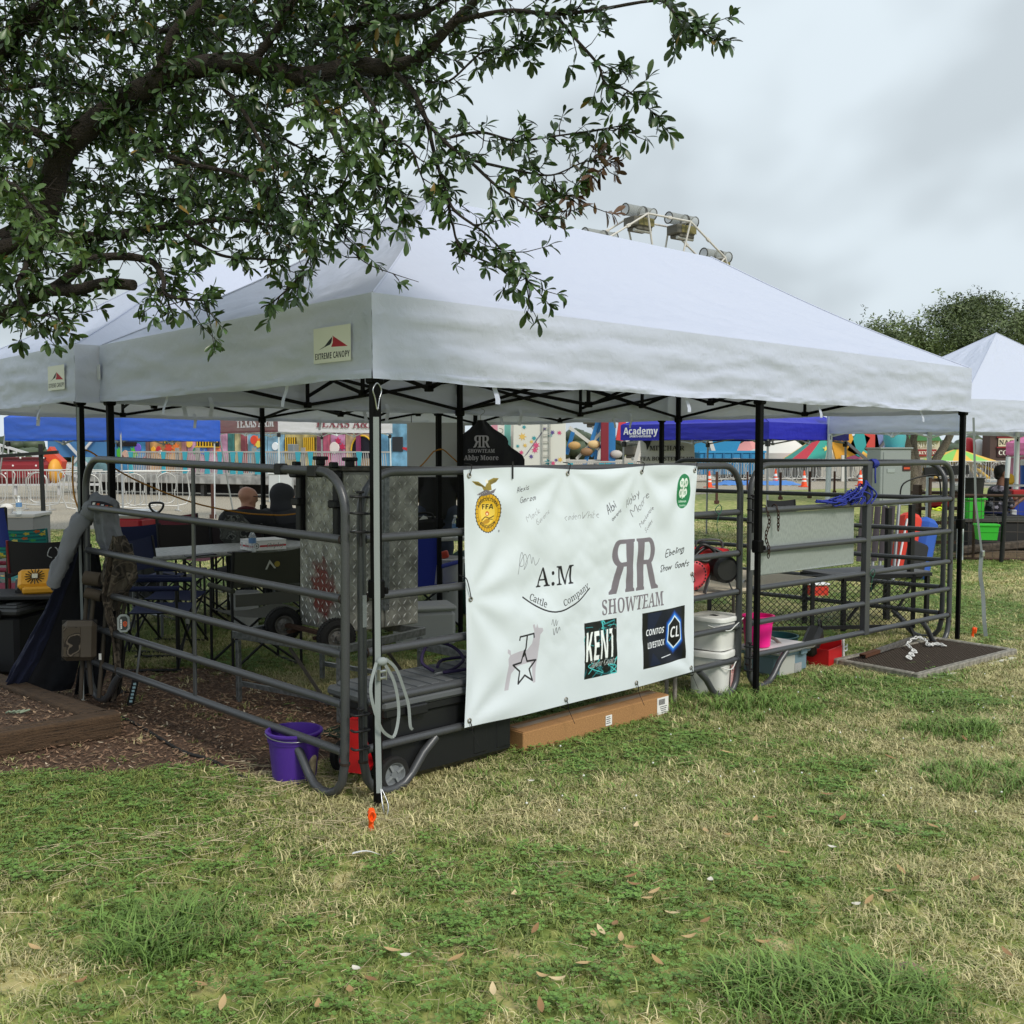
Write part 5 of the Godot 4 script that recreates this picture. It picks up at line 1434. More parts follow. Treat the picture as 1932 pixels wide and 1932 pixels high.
	for k in 4500:
		var p: Vector3 = bed.position + d1 * rng.randf_range(0.1, 1.9) + d2 * rng.randf_range(0.1, 1.9)
		xs.append(Transform3D(Basis.from_euler(Vector3(rng.randf_range(-0.4, 0.4), rng.randf() * TAU, rng.randf_range(-0.4, 0.4))).scaled(Vector3.ONE * rng.randf_range(0.012, 0.042)), p + Vector3(0, 0.112, 0)))
		cs.append(Color(0.17, 0.095, 0.06).lerp(Color(0.36, 0.25, 0.16), rng.randf()) * rng.randf_range(0.6, 1.15))
	var flat := StandardMaterial3D.new()
	flat.vertex_color_use_as_albedo = true
	flat.roughness = 0.85
	many(self, "bed_litter", chip, flat, xs, cs, "bark chips and dead leaves in the timber edged bed")
	var spr := thing("lichen_twig", "pale lichen covered twig lying on the timber edged mulch bed", "twig", G(30, 1472 - 0, 0.115) * 0.0 + G(28, 1345, 0.115))
	for k in 5: part(spr, "twig", MB.new().tube([Vector3(-0.05 + k * 0.02, 0.0, 0), Vector3(-0.02 + k * 0.025, 0.015, 0.02 - k * 0.01)], 0.006, 5), mat("8b9a84", 0.9))

# ------------------------------------------------------------------ the diamond plate show box on its stand
func tread(w: float, h: float, xf: Transform3D, step := 0.044) -> MB:   # raised bars on a plate in x, y
	var b := MB.new()
	var ny := int(h / step)
	var nx := int(w / step)
	for j in ny:
		for i in nx:
			var c := Vector3((i + 0.5) * w / nx, (j + 0.5) * h / ny, 0)
			var a := deg_to_rad(52.0 if (i + j) % 2 == 0 else -52.0)
			var d := Vector3(cos(a), sin(a), 0) * 0.021
			var s := Vector3(-sin(a), cos(a), 0) * 0.0055
			var up := Vector3(0, 0, 0.0045)
			b.qn(xf * (c - d), xf * (c - s), xf * (c + s * 0.2 + up), xf * (c - d * 0.7 + up * 0.6), xf.basis * (up - s))
			b.qn(xf * (c - s), xf * (c + d), xf * (c + d * 0.7 + up * 0.6), xf * (c + s * 0.2 + up), xf.basis * (up - s))
			b.qn(xf * (c - d), xf * (c + s), xf * (c + s * 0.2 + up), xf * (c - d * 0.7 + up * 0.6), xf.basis * (up + s))
			b.qn(xf * (c + s), xf * (c + d), xf * (c + d * 0.7 + up * 0.6), xf * (c + s * 0.2 + up), xf.basis * (up + s))
	return b

func alu_stand(label: String, at: Vector3, yaw: float, w: float, d: float, h: float, m: Material) -> void:
	var o := thing("fitting_stand", label, "stand", at, yaw, "aluminium fitting stands")
	for q in [[Vector3(0, h, 0), Vector3(w, h, 0)], [Vector3(0, h, -d), Vector3(w, h, -d)], [Vector3(0, h, 0), Vector3(0, h, -d)], [Vector3(w, h, 0), Vector3(w, h, -d)]]:
		part(o, "top_rail", MB.new().bar(q[0], q[1], 0.03, 0.05, Vector3.UP, 0.003), m)
	for x in [0.02, w - 0.02]:
		for z in [-0.02, -d + 0.02]: part(o, "leg", MB.new().box(Vector3(x, h / 2 - 0.02, z), Vector3(0.03, h - 0.04, 0.03), Basis.IDENTITY, 0.003), m)
	for z in [-0.02, -d + 0.02]:
		part(o, "low_rail", MB.new().bar(Vector3(0, 0.12, z - 0.02), Vector3(w, 0.12, z - 0.02), 0.02, 0.03), m)
		part(o, "brace", MB.new().bar(Vector3(w * 0.55, h - 0.03, z + 0.02), Vector3(w * 0.9, 0.1, z + 0.02), 0.006, 0.025), mat("4a4640", 0.7, 0.4))

func make_showbox() -> void:
	var alu := mat("9a9fa1", 0.42, 0.75, "mottle", 4.0)
	var fl := G(605, 1376)
	alu_stand("aluminium fitting stand under the diamond plate show box", fl + V * 0.95, yaw_of(G(405, 1333), fl), 0.95, -0.8 * -1.0, 0.45, alu)
	alu_stand("aluminium fitting stand behind the front panel near the banner", T(1.12, 0.62), YU, 1.15, 0.5, 0.47, alu)
	alu_stand("aluminium fitting stand under the plywood table beside the pails", T(2.45, 0.75), YU, 0.5, 0.45, 0.52, alu)
	var plate := mat("c2c2b8", 0.46, 0.4, "stain", 2.2)
	var bright := mat("e4e4de", 0.35, 0.45)
	var dark := mat("17171a", 0.5, 0.3)
	var rust := mat("5e4231", 0.85, 0.3, "speck", 9.0)
	var at := W(648, 1192, 6.55)
	at.y = 0.475
	var o := thing("show_box", "upright diamond plate show box on pneumatic wheels under the nearest tent", "show box", at, YU)
	o.rotation.z = -0.01
	var w := 0.60
	var d := 0.52
	var h := 1.04
	part(o, "body", MB.new().box(Vector3(w / 2, h / 2, -d / 2), Vector3(w - 0.006, h, d - 0.006), Basis.IDENTITY, 0.006), plate)
	part(o, "top_slab", MB.new().box(Vector3(w / 2 + 0.01, h + 0.018, -d / 2), Vector3(w + 0.06, 0.03, d + 0.05), Basis.IDENTITY, 0.005), mat("6b675f", 0.75, 0.1, "stain", 4.0))
	# front doors with a riveted hinge between them
	for q in [[0.0, 0.305, "tread_pattern"], [0.325, w - 0.33, "tread_pattern"]]:
		var x0: float = q[0]
		var ww: float = q[1]
		var dr := part(o, "door", MB.new().box(Vector3(x0 + ww / 2, h / 2 - 0.005, 0.005), Vector3(ww, h - 0.02, 0.012), Basis.IDENTITY, 0.003), plate)
		part(dr, "tread_pattern", tread(ww, h - 0.02, Transform3D(Basis.IDENTITY, Vector3(x0, 0.005, 0.0112))), bright).set_meta("kind", "stuff")
	var hg := part(o, "hinge", MB.new().tube([Vector3(0.315, 0.12, 0.016), Vector3(0.315, h - 0.03, 0.016)], 0.007, 8).box(Vector3(0.315, h / 2 + 0.05, 0.0135), Vector3(0.075, h - 0.14, 0.003)), alu)
	for k in 9:
		for s in [-0.026, 0.026]: part(hg, "rivet", MB.new().ball(Vector3(0.315 + s, 0.16 + k * 0.105, 0.016), Vector3(0.006, 0.006, 0.004), Basis.IDENTITY, 8, 5), alu)
	part(o, "door_handle", MB.new().tube(curve([Vector3(0.02, 0.66, 0.012), Vector3(0.03, 0.66, 0.04), Vector3(0.13, 0.67, 0.04), Vector3(0.14, 0.67, 0.012)], 3), 0.006, 6), mat("c8cacc", 0.25, 0.9))
	# left side: a plate between black channels, then the wheels
	var side := Transform3D(Basis(Vector3.UP, -PI / 2), Vector3(-0.004, 0, -d))
	var sp := part(o, "side_plate", MB.new().box(Vector3(-0.001, h * 0.30, -d / 2), Vector3(0.012, h * 0.60, d - 0.01), Basis.IDENTITY, 0.003).box(Vector3(-0.001, h * 0.80, -d / 2), Vector3(0.012, h * 0.38, d - 0.17), Basis.IDENTITY, 0.003), plate)
	part(sp, "tread_pattern", tread(d - 0.02, h * 0.58, side * Transform3D(Basis.IDENTITY, Vector3(0.01, 0.01, 0.004)), 0.046), bright).set_meta("kind", "stuff")
	part(sp, "tread_pattern", tread(d - 0.19, h * 0.36, side * Transform3D(Basis.IDENTITY, Vector3(0.095, h * 0.61, 0.004)), 0.046), bright).set_meta("kind", "stuff")
	var si := Image.create_empty(64, 96, false, Image.FORMAT_RGBA8)
	for y in 96:
		for x in 64:
			var e := Vector2((x - 34.0) / 26.0, (y - 54.0) / 40.0).length() + 0.5 * ns.get_noise_2d(x * 0.06, y * 0.06)
			si.set_pixel(x, y, Color(0.50, 0.20, 0.17, 0.75 * (1.0 - smoothstep(0.45, 1.0, e))))
	var sm := print_mat(si, 0.5)
	sm.transparency = BaseMaterial3D.TRANSPARENCY_ALPHA
	part(sp, "red_stain", MB.new().quad(side * Vector3(0.06, 0.0, 0.0052), side * Vector3(0.48, 0.0, 0.0052), side * Vector3(0.48, 0.58, 0.0052), side * Vector3(0.06, 0.58, 0.0052)), sm)
	for z in [-0.035, -d + 0.035]:
		part(o, "corner_channel", MB.new().box(Vector3(-0.02, h * 0.80, z), Vector3(0.045, h * 0.40, 0.06), Basis.IDENTITY, 0.006), dark)
		part(o, "clamp", MB.new().box(Vector3(-0.05, h * 0.98, z), Vector3(0.08, 0.05, 0.08), Basis.IDENTITY, 0.01).box(Vector3(-0.05, h * 1.04, z), Vector3(0.05, 0.04, 0.05), Basis.IDENTITY, 0.008).box(Vector3(-0.045, h * 0.80, z), Vector3(0.05, 0.05, 0.09), Basis.IDENTITY, 0.008), dark)
	part(o, "top_clamp", MB.new().box(Vector3(0.02, h + 0.06, -0.30), Vector3(0.05, 0.05, 0.05), Basis.IDENTITY, 0.008).box(Vector3(0.02, h + 0.085, -0.30), Vector3(0.09, 0.025, 0.06), Basis.IDENTITY, 0.006), dark)
	part(o, "top_clamp", MB.new().box(Vector3(0.05, h + 0.05, 0.0), Vector3(0.05, 0.05, 0.05), Basis.IDENTITY, 0.008).box(Vector3(0.05, h + 0.08, 0.0), Vector3(0.09, 0.025, 0.06), Basis.IDENTITY, 0.006), dark)
	part(o, "axle", MB.new().bar(Vector3(-0.11, 0.0, 0.06), Vector3(-0.11, 0.0, -d - 0.06), 0.05, 0.02).bar(Vector3(-0.03, -0.015, -0.1), Vector3(-0.16, -0.03, -0.1), 0.03, 0.02).bar(Vector3(-0.03, -0.015, -d + 0.1), Vector3(-0.16, -0.03, -d + 0.1), 0.03, 0.02), rust)
	var tyre := mat("1b1a19", 0.85, 0.0, "speck", 10.0)
	for z in [0.10, -d - 0.03]:
		var xf := Transform3D(Basis(Vector3.RIGHT, PI / 2) * Basis(Vector3.BACK, 0.25), Vector3(-0.12, 0.0, z))
		var wh := part(o, "wheel", MB.new().lathe([Vector2(0.062, -0.035), Vector2(0.085, -0.045), Vector2(0.108, -0.038), Vector2(0.120, -0.018), Vector2(0.122, 0.018), Vector2(0.108, 0.038), Vector2(0.085, 0.045), Vector2(0.062, 0.035)], 36, xf), tyre)
		part(wh, "rim", MB.new().lathe([Vector2(0, 0.05), Vector2(0.014, 0.05), Vector2(0.016, 0.024), Vector2(0.045, 0.02), Vector2(0.055, 0.036), Vector2(0.065, 0.04), Vector2(0.065, -0.04), Vector2(0, -0.03)], 30, xf), mat("8d8a84", 0.5, 0.5, "stain", 10.0))
		var grv := MB.new()
		for k in 40:
			var a := TAU * k / 40
			for s in [-1.0, 1.0]: grv.box(xf * Vector3(cos(a) * 0.119, s * 0.019, sin(a) * 0.119), Vector3(0.006, 0.022, 0.01), xf.basis * Basis(Vector3.UP, -a) * Basis(Vector3.RIGHT, s * 0.5))
		part(wh, "tread_pattern", grv, tyre).set_meta("kind", "stuff")
		for k in 5:
			var a := TAU * k / 5
			part(wh, "lug_nut", MB.new().ball(xf * Vector3(cos(a) * 0.033, 0.026, sin(a) * 0.033), Vector3.ONE * 0.005, Basis.IDENTITY, 6, 4), alu)

# ------------------------------------------------------------------ camp furniture
func director_chair(label: String, at: Vector3, yaw: float, cloth: Material, frame: Material, group := "folding camp chairs") -> Node3D:   # faces local +z
	var o := thing("camp_chair", label, "chair", at, yaw, group)
	for x in [-0.27, 0.27]:
		part(o, "back_post", MB.new().tube([Vector3(x, 0.02, -0.22), Vector3(x, 0.62, -0.22), Vector3(x, 0.92, -0.26)], 0.011, 7), frame)
		part(o, "front_post", MB.new().tube([Vector3(x, 0.02, 0.20), Vector3(x, 0.62, 0.20)], 0.011, 7), frame)
		part(o, "armrest", MB.new().tube([Vector3(x, 0.63, -0.24), Vector3(x, 0.63, 0.22)], 0.02, 8), cloth)
		part(o, "foot_rail", MB.new().tube([Vector3(x, 0.02, -0.25), Vector3(x, 0.02, 0.23)], 0.011, 7), frame)
	for z in [-0.22, 0.20]:
		part(o, "cross_leg", MB.new().tube([Vector3(-0.27, 0.03, z), Vector3(0.27, 0.44, z)], 0.01, 6), frame)
		part(o, "cross_leg", MB.new().tube([Vector3(0.27, 0.03, z + 0.02), Vector3(-0.27, 0.44, z + 0.02)], 0.01, 6), frame)
	part(o, "seat", MB.new().sheet(10, 8, func(s, t): return Vector3((s - 0.5) * 0.54, 0.45 - 0.04 * sin(PI * s), -0.22 + t * 0.44)), cloth)
	part(o, "backrest", MB.new().sheet(14, 8, func(s, t): return Vector3((s - 0.5) * 0.56, 0.92 - t * 0.27 - 0.018 * sin(PI * s) * (1.0 - t), -0.262 + 0.04 * t - 0.03 * sin(PI * s))), cloth)
	return o

func make_left_things() -> void:
	# white folding table with what is on it
	var tp := G(268, 1052, 0.74)
	tp.y = 0.0
	var white := mat("aeb0ae", 0.55, 0.0, "mottle", 3.0)
	var grey := mat("77797c", 0.5, 0.4)
	var tb := thing("folding_table", "long white folding table under the second tent at left", "table", tp, YU)
	part(tb, "table_top", MB.new().box(Vector3(0.92, 0.718, -0.38), Vector3(1.84, 0.044, 0.76), Basis.IDENTITY, 0.012), white)
	for x in [0.2, 1.64]:
		for z in [-0.08, -0.68]: part(tb, "leg", MB.new().tube([Vector3(x, 0, z), Vector3(x, 0.7, z)], 0.014, 8), grey)
		part(tb, "leg_brace", MB.new().tube([Vector3(x, 0.2, -0.08), Vector3(x, 0.2, -0.68)], 0.01, 6), grey)
	var dark := mat("17181a", 0.6)
	var ob := thing("tablet_case", "black tablet case lying on the white folding table", "case", G(378, 1049, 0.742), YU - 0.2)
	part(ob, "cover", MB.new().box(Vector3(0, 0.008, 0), Vector3(0.25, 0.012, 0.13), Basis(Vector3.BACK, 0.05), 0.004), dark)
	var ph := thing("phone", "black phone lying on the white table beside the donut box", "phone", G(452, 1043, 0.742), YU)
	part(ph, "body", MB.new().box(Vector3(0, 0.006, 0), Vector3(0.20, 0.012, 0.09), Basis.IDENTITY, 0.005), dark)
	# donut box
	var a := Art.new(self, 240, 60, Color("e9e8e6"))
	a.rect(0, 26, 240, 12, Color("b8232b"))
	a.oval(34, 30, 22, 24, Color("e9e8e6")); a.oval(34, 30, 17, 19, Color("6b6e6c")); a.oval(34, 30, 12, 14, Color("e9e8e6")); a.oval(34, 30, 6, 7, Color("6b6e6c"))
	a.text("Shipley", "serif bold", 26, Vector2(165, 30), Color("8c9490"), 0.9, 0.35)
	var dbm := print_mat(a.done(), 0.6)
	var card := mat("d9d9d8", 0.6)
	var db := thing("donut_box", "white donut box with red stripe on the folding table", "box", W(497, 1036, 9.4), YU - 0.08)
	db.position.y = 0.742
	part(db, "box", MB.new().box(Vector3(0.0, 0.045, 0), Vector3(0.34, 0.088, 0.24), Basis.IDENTITY, 0.003), card)
	part(db, "printed_side", MB.new().quad(Vector3(-0.168, 0.004, 0.1215), Vector3(0.168, 0.004, 0.1215), Vector3(0.168, 0.086, 0.1215), Vector3(-0.168, 0.086, 0.1215)), dbm)
	part(db, "printed_side", MB.new().quad(Vector3(-0.1715, 0.004, -0.118), Vector3(-0.1715, 0.004, 0.118), Vector3(-0.1715, 0.086, 0.118), Vector3(-0.1715, 0.086, -0.118)), dbm)
	part(db, "lid", MB.new().box(Vector3(0, 0.093, 0), Vector3(0.345, 0.008, 0.245), Basis(Vector3.RIGHT, 0.02), 0.002), card)
	water_bottle("clear water bottle in front of the donut box", Vector3(db.position.x - 0.04, 0.742, db.position.z + 0.24), 0.19)
	# folding chairs round the table
	var frame := mat("1a1b1d", 0.45, 0.2)
	var olive := mat("45463a", 0.85, 0.0, "fine", 8.0)
	var navy := mat("1c2750", 0.85, 0.0, "fine", 8.0)
	var brown := mat("2e2a2a", 0.85, 0.0, "fine", 8.0)
	var ch := director_chair("olive camp chair with printed back in front of the white table", W(480, 1040, 7.75) * Vector3(1, 0, 1), YU + PI - 0.10, olive, frame)
	var logo := part(ch, "back_print", MB.new().prism(PackedVector2Array([Vector2(-0.05, 0.0), Vector2(-0.015, 0.07), Vector2(0.035, 0.005), Vector2(0.02, 0.004), Vector2(-0.014, 0.045), Vector2(-0.036, 0.0)]), 0.001, Transform3D(Basis(Vector3.UP, PI), Vector3(0, 0.78, -0.312))), mat("b8bab0", 0.7))
	part(ch, "back_print", MB.new().lathe([Vector2(0, 0.001), Vector2(0.022, 0.001), Vector2(0.022, 0)], 14, Transform3D(Basis(Vector3.RIGHT, -PI / 2), Vector3(-0.045, 0.815, -0.309))), mat("9a8a34", 0.7))
	part(ch, "lower_band", MB.new().sheet(8, 3, func(s, t): return Vector3((s - 0.5) * 0.5, 0.60 - t * 0.09, -0.235 - 0.02 * sin(PI * s))), mat("55554e", 0.85))
	var nv := director_chair("navy camp chair nearest the hanging camo pack", G(300, 1256), PI / 2 + 0.1, navy, frame)
	part(nv, "care_tag", MB.new().box(Vector3(-0.02, 0.37, 0.225), Vector3(0.13, 0.09, 0.003), Basis(Vector3.BACK, -0.2)), mat("a9aaa6", 0.7))
	director_chair("navy camp chair on the far side of the white table", W(280, 1015, 9.9) * Vector3(1, 0, 1), YU + 0.1, navy, frame)
	director_chair("dark brown camp chair beyond the white table", W(366, 1000, 10.1) * Vector3(1, 0, 1), YU - 0.05, brown, frame)
	director_chair("navy camp chair tucked behind the nearest navy chair", W(318, 1120, 8.5) * Vector3(1, 0, 1), PI / 2 - 0.1, navy, frame)
	var mr := director_chair("maroon camp chair behind the dark brown one", W(362, 985, 11.6) * Vector3(1, 0, 1), YU + 0.2, mat("5c1a26", 0.85), frame)
	mr.scale = Vector3.ONE * 1.0
	bucket("bucket", "white bucket under the folding table behind the olive chair", "bucket", G(462, 1190) * 1.0, 0.115, 0.13, 0.36, mat("a9aaab", 0.5), 0.0, "", false)
	# cooler and shovel beyond
	var red := mat("a51824", 0.45)
	var ck := thing("cooler_chest", "red cooler with white lid resting on a dark crate behind the table", "cooler", W(260, 1004, 11.4), YU + 0.7)
	part(ck, "body", MB.new().box(Vector3(0, 0.085, 0), Vector3(0.44, 0.17, 0.30), Basis.IDENTITY, 0.03), red)
	part(ck, "lid", MB.new().box(Vector3(0.0, 0.20, 0), Vector3(0.46, 0.07, 0.32), Basis.IDENTITY, 0.03).box(Vector3(0, 0.235, 0), Vector3(0.38, 0.03, 0.24), Basis.IDENTITY, 0.014), mat("d6d6d4", 0.5))
	var cr := thing("crate", "dark crate standing under the red cooler", "crate", ck.position * Vector3(1, 0, 1), YU + 0.7)
	part(cr, "body", MB.new().box(Vector3(0, ck.position.y / 2, 0), Vector3(0.50, ck.position.y - 0.004, 0.36), Basis.IDENTITY, 0.02), mat("24262a", 0.7))
	part(cr, "lid", MB.new().box(Vector3(0, ck.position.y - 0.03, 0), Vector3(0.52, 0.05, 0.38), Basis.IDENTITY, 0.01), mat("2e3136", 0.6))
	var sh := thing("shovel", "black shovel with D handle standing behind the navy chair", "shovel", W(296, 1003, 11.2) * Vector3(1, 0, 1), 0.2)
	var hy := W(296, 958, 11.2).y
	part(sh, "handle", MB.new().tube(curve([Vector3(-0.06, hy + 0.05, 0), Vector3(0.06, hy + 0.05, 0), Vector3(0.065, hy - 0.0, 0), Vector3(0.02, hy - 0.05, 0), Vector3(-0.02, hy - 0.05, 0), Vector3(-0.065, hy - 0.0, 0)], 5, true), 0.013, 7, false, true), frame)
	part(sh, "shaft", MB.new().tube([Vector3(0, 0.3, 0), Vector3(0, hy - 0.05, 0)], 0.014, 8), frame)
	part(sh, "blade", MB.new().prism(PackedVector2Array([Vector2(-0.1, 0.3), Vector2(0.1, 0.3), Vector2(0.1, 0.1), Vector2(0, 0.0), Vector2(-0.1, 0.1)]), 0.004), frame)
	# camo backpack on the table's far side
	var camo := camo_mat(["4a4c48", "2b2d2b", "6d706a", "1b1c1b"])
	var bp := thing("backpack", "dark grey camouflage backpack standing beyond the white table", "backpack", W(444, 1028, 10.2), YU)
	bp.position.y = W(444, 1030, 10.2).y
	part(bp, "body", MB.new().box(Vector3(0, 0.15, 0), Vector3(0.32, 0.32, 0.2), Basis.IDENTITY, 0.09), camo)
	part(bp, "pocket", MB.new().box(Vector3(0.02, 0.09, 0.10), Vector3(0.22, 0.18, 0.07), Basis.IDENTITY, 0.03), camo)
	part(bp, "strap", MB.new().tube(curve([Vector3(-0.1, 0.28, 0.06), Vector3(-0.12, 0.34, 0.0), Vector3(0.0, 0.35, -0.04), Vector3(0.1, 0.32, 0.03)], 4), 0.012, 6), mat("1a1b1a", 0.8))
	var bs := thing("stool", "low dark stool carrying the camouflage backpack", "stool", bp.position * Vector3(1, 0, 1), YU)
	part(bs, "seat", MB.new().box(Vector3(0, bp.position.y - 0.02, 0), Vector3(0.36, 0.03, 0.3), Basis.IDENTITY, 0.008), frame)
	for x in [-0.15, 0.15]:
		for z in [-0.12, 0.12]: part(bs, "leg", MB.new().tube([Vector3(x, 0, z), Vector3(x, bp.position.y - 0.03, z)], 0.012, 6), frame)
	# orange rope strung from the tent post
	var rope := mat("e29c30", 0.85, 0.0, "speck", 60.0)
	var rp := [W(150, 848, 6.85), W(172, 853, 6.9), W(215, 883, 7.0), W(270, 912, 7.15), W(363, 948, 7.45), W(447, 966, 7.7), W(500, 971, 7.95), W(553, 970, 8.15), W(640, 950, 8.4), W(770, 897, 8.75), W(818, 852, 8.85)]
	var orp := thing("rope", "orange rope strung from the left tent post to the rear posts", "rope", Vector3.ZERO)
	part(orp, "line", MB.new().tube(curve(rp, 5), 0.006, 7), rope)
	part(orp, "line", MB.new().tube(curve([W(818, 852, 8.85), W(835, 848, 8.9), W(852, 862, 8.95), W(872, 880, 9.0)], 5), 0.006, 7), rope)
	part(orp, "knot", MB.new().tube(curve([W(138, 860, 6.8), W(137, 900, 6.8), W(140, 935, 6.78), W(148, 960, 6.74)], 5), 0.006, 7), rope)
	# hoodie and dark clothes hung on the left post
	var heather := mat("83868c", 0.95, 0.0, "fine", 14.0, "grain", 0.1)
	heather.rim_enabled = true; heather.rim = 0.2
	var hd := thing("hoodie", "grey hoodie with printed back slung over the end of the left panel", "hoodie", Vector3.ZERO)
	var drape := func(rows: Array, dep: float, bulge: float) -> MB:   # rows: [left x, right x, y] in view figures at that distance
		return MB.new().sheet(26, 30, func(s, t):
			var q: float = t * (rows.size() - 1)
			var k := mini(int(q), rows.size() - 2)
			var fr: float = q - k
			fr = fr * fr * (3.0 - 2.0 * fr) * 0.5 + fr * 0.5
			var l: float = lerpf(rows[k][0], rows[k + 1][0], fr)
			var r: float = lerpf(rows[k][1], rows[k + 1][1], fr)
			var y: float = lerpf(rows[k][2], rows[k + 1][2], fr)
			var p := W(lerpf(l, r, s), y, dep)
			p.z += bulge * sin(PI * s) + 0.025 * sin(s * 13.0 + t * 3.0) * sin(PI * s) + 0.02 * ns.get_noise_2d(s * 5.0, t * 5.0 + rows[0][0])
			return p)
	var rumple := func(b: MB, amp: float) -> MB:
		for i in b.v.size(): b.v[i] += b.n[i] * amp * (ns.get_noise_3dv(b.v[i] * Vector3(9, 4, 9)) + 0.5 * ns.get_noise_3dv(b.v[i] * Vector3(24, 11, 24)))
		return b
	part(hd, "hood", rumple.call(MB.new().ball(W(195, 950, 6.62), Vector3(0.095, 0.06, 0.09), Basis(Vector3.BACK, -0.25), 40, 26), 0.03), heather)
	part(hd, "hood", rumple.call(MB.new().ball(W(176, 962, 6.60), Vector3(0.06, 0.07, 0.08), Basis(Vector3.BACK, -0.4), 40, 26), 0.03), heather)
	part(hd, "back", drape.call([[172, 220, 950], [176, 226, 985], [182, 236, 1020], [198, 244, 1055], [205, 243, 1085]], 6.58, 0.06), heather)
	part(hd, "sleeve", rumple.call(MB.new().tube(curve([W(160, 975, 6.6), W(142, 1000, 6.55), W(128, 1035, 6.5), W(113, 1065, 6.45), W(104, 1090, 6.42), W(100, 1108, 6.42)], 4), PackedFloat32Array([0.05, 0.055, 0.058, 0.06, 0.06, 0.06, 0.06, 0.06, 0.058, 0.056, 0.054, 0.052, 0.05, 0.048, 0.046, 0.045, 0.042, 0.04, 0.035, 0.03, 0.012]), 26), 0.035), heather)
	var pr := part(hd, "back_print", MB.new().sheet(10, 4, func(s, t): return W(172 + s * 42, 946 + t * 14 + s * 8 - 4 * sin(PI * s), 6.50)), mat("26222a", 0.8))
	for k in 5: part(pr, "print_mark", MB.new().sheet(2, 2, func(s, t): return W(175 + k * 8 + s * 5 - t * 2.0, 948 + t * 8 + k * 1.8, 6.493)), mat(["d8d8d8", "c8502a", "e2e2e0", "c8502a", "d9a53a"][k], 0.7))
	var blackc := mat("0d1018", 0.92, 0.0, "fine", 10.0)
	var jk := thing("dark_garment", "long black and navy garment hanging from the left tent post", "garment", Vector3.ZERO)
	part(jk, "cloth", drape.call([[148, 168, 1000], [142, 165, 1035], [118, 166, 1090], [92, 160, 1140], [66, 154, 1195], [36, 150, 1245], [14, 142, 1285], [22, 134, 1300]], 6.75, 0.10), blackc)
	part(jk, "navy_fold", drape.call([[138, 150, 1040], [112, 132, 1095], [84, 112, 1150], [54, 92, 1205], [28, 72, 1250], [10, 52, 1286]], 6.62, 0.07), mat("0f1630", 0.9))
	part(jk, "cloth", drape.call([[160, 186, 1040], [158, 200, 1110], [156, 215, 1180], [150, 205, 1250], [140, 190, 1312]], 6.85, 0.06), blackc)
	# camouflage folding chair pack
	var c2 := camo_mat(["4b4338", "2c2620", "6a6054", "1d1915"])
	var tubem := mat("3a332a", 0.7)
	var pk := thing("chair_pack", "folded camouflage blind chair with brown tubes hanging on the left panel", "chair", Vector3.ZERO)
	for q in [[[205, 1090], [192, 1250], [186, 1316]], [[228, 1085], [220, 1200], [216, 1318]], [[246, 1040], [240, 1110], [230, 1170], [224, 1240]], [[165, 1110], [158, 1200], [152, 1318]], [[200, 1110], [214, 1200], [222, 1270], [212, 1322]], [[178, 1120], [168, 1220], [172, 1310]]]:
		var p := []
		for e in q: p.append(W(e[0], e[1], 6.42))
		part(pk, "tube", MB.new().tube(curve(p, 4), 0.014, 8), tubem)
	part(pk, "camo_cloth", drape.call([[214, 236, 1010], [205, 248, 1035], [194, 258, 1065], [190, 262, 1090], [196, 240, 1120], [204, 226, 1150]], 6.40, 0.08), c2)
	part(pk, "shoulder_strap", drape.call([[205, 222, 1050], [196, 212, 1090], [193, 206, 1120], [200, 214, 1160], [214, 224, 1200], [222, 230, 1270]], 6.34, 0.04), c2)
	part(pk, "camo_cloth", drape.call([[214, 232, 1180], [216, 236, 1240], [208, 230, 1300], [196, 218, 1322]], 6.46, 0.05), mat("15130f", 0.9))
	part(pk, "rolled_pad", MB.new().tube([W(160, 1090, 6.42), W(190, 1094, 6.42)], 0.045, 12).tube([W(162, 1118, 6.40), W(192, 1125, 6.40)], 0.035, 12), mat("41382d", 0.85))
	part(pk, "white_tag", MB.new().box(W(189, 1239, 6.38), Vector3(0.016, 0.04, 0.004)), mat("d8d8d4", 0.7))
	var hcb := mat("4a4238", 0.6)
	var lb := thing("hard_case", "brown hard case with camouflage panel hung on the chair pack", "case", W(150, 1208, 6.36), 0.32)
	part(lb, "shell", MB.new().box(Vector3(0, 0, 0), Vector3(0.20, 0.25, 0.10), Basis(Vector3.BACK, -0.04), 0.028), hcb)
	part(lb, "camo_panel", MB.new().box(Vector3(-0.04, 0.0, 0.052), Vector3(0.10, 0.19, 0.008), Basis(Vector3.BACK, -0.04), 0.004), c2)
	part(lb, "zip", MB.new().box(Vector3(0, 0, -0.008), Vector3(0.206, 0.256, 0.006), Basis(Vector3.BACK, -0.04), 0.003), mat("1d1a17", 0.7))
	var ht := Art.new(self, 90, 140, Color("2e3233"))
	ht.poly([Vector2(0, 0), Vector2(90, 0), Vector2(90, 140), Vector2(0, 140)], Color("8f9696"))
	ht.poly([Vector2(22, 5), Vector2(68, 5), Vector2(85, 26), Vector2(85, 114), Vector2(68, 135), Vector2(22, 135), Vector2(5, 114), Vector2(5, 26)], Color("2e3233"))
	ht.rect(14, 30, 16, 90, Color("d9dcdc"))
	for k in 5: ht.rect(16, 34 + k * 17, 12, 4, Color("3a3e40"))
	ht.poly([Vector2(60, 50), Vector2(80, 60), Vector2(78, 90), Vector2(60, 106), Vector2(42, 90), Vector2(40, 60)], Color("d2501e"))
	ht.oval(60, 76, 12, 14, Color("2e3233")); ht.oval(60, 78, 7, 9, Color("d2501e"))
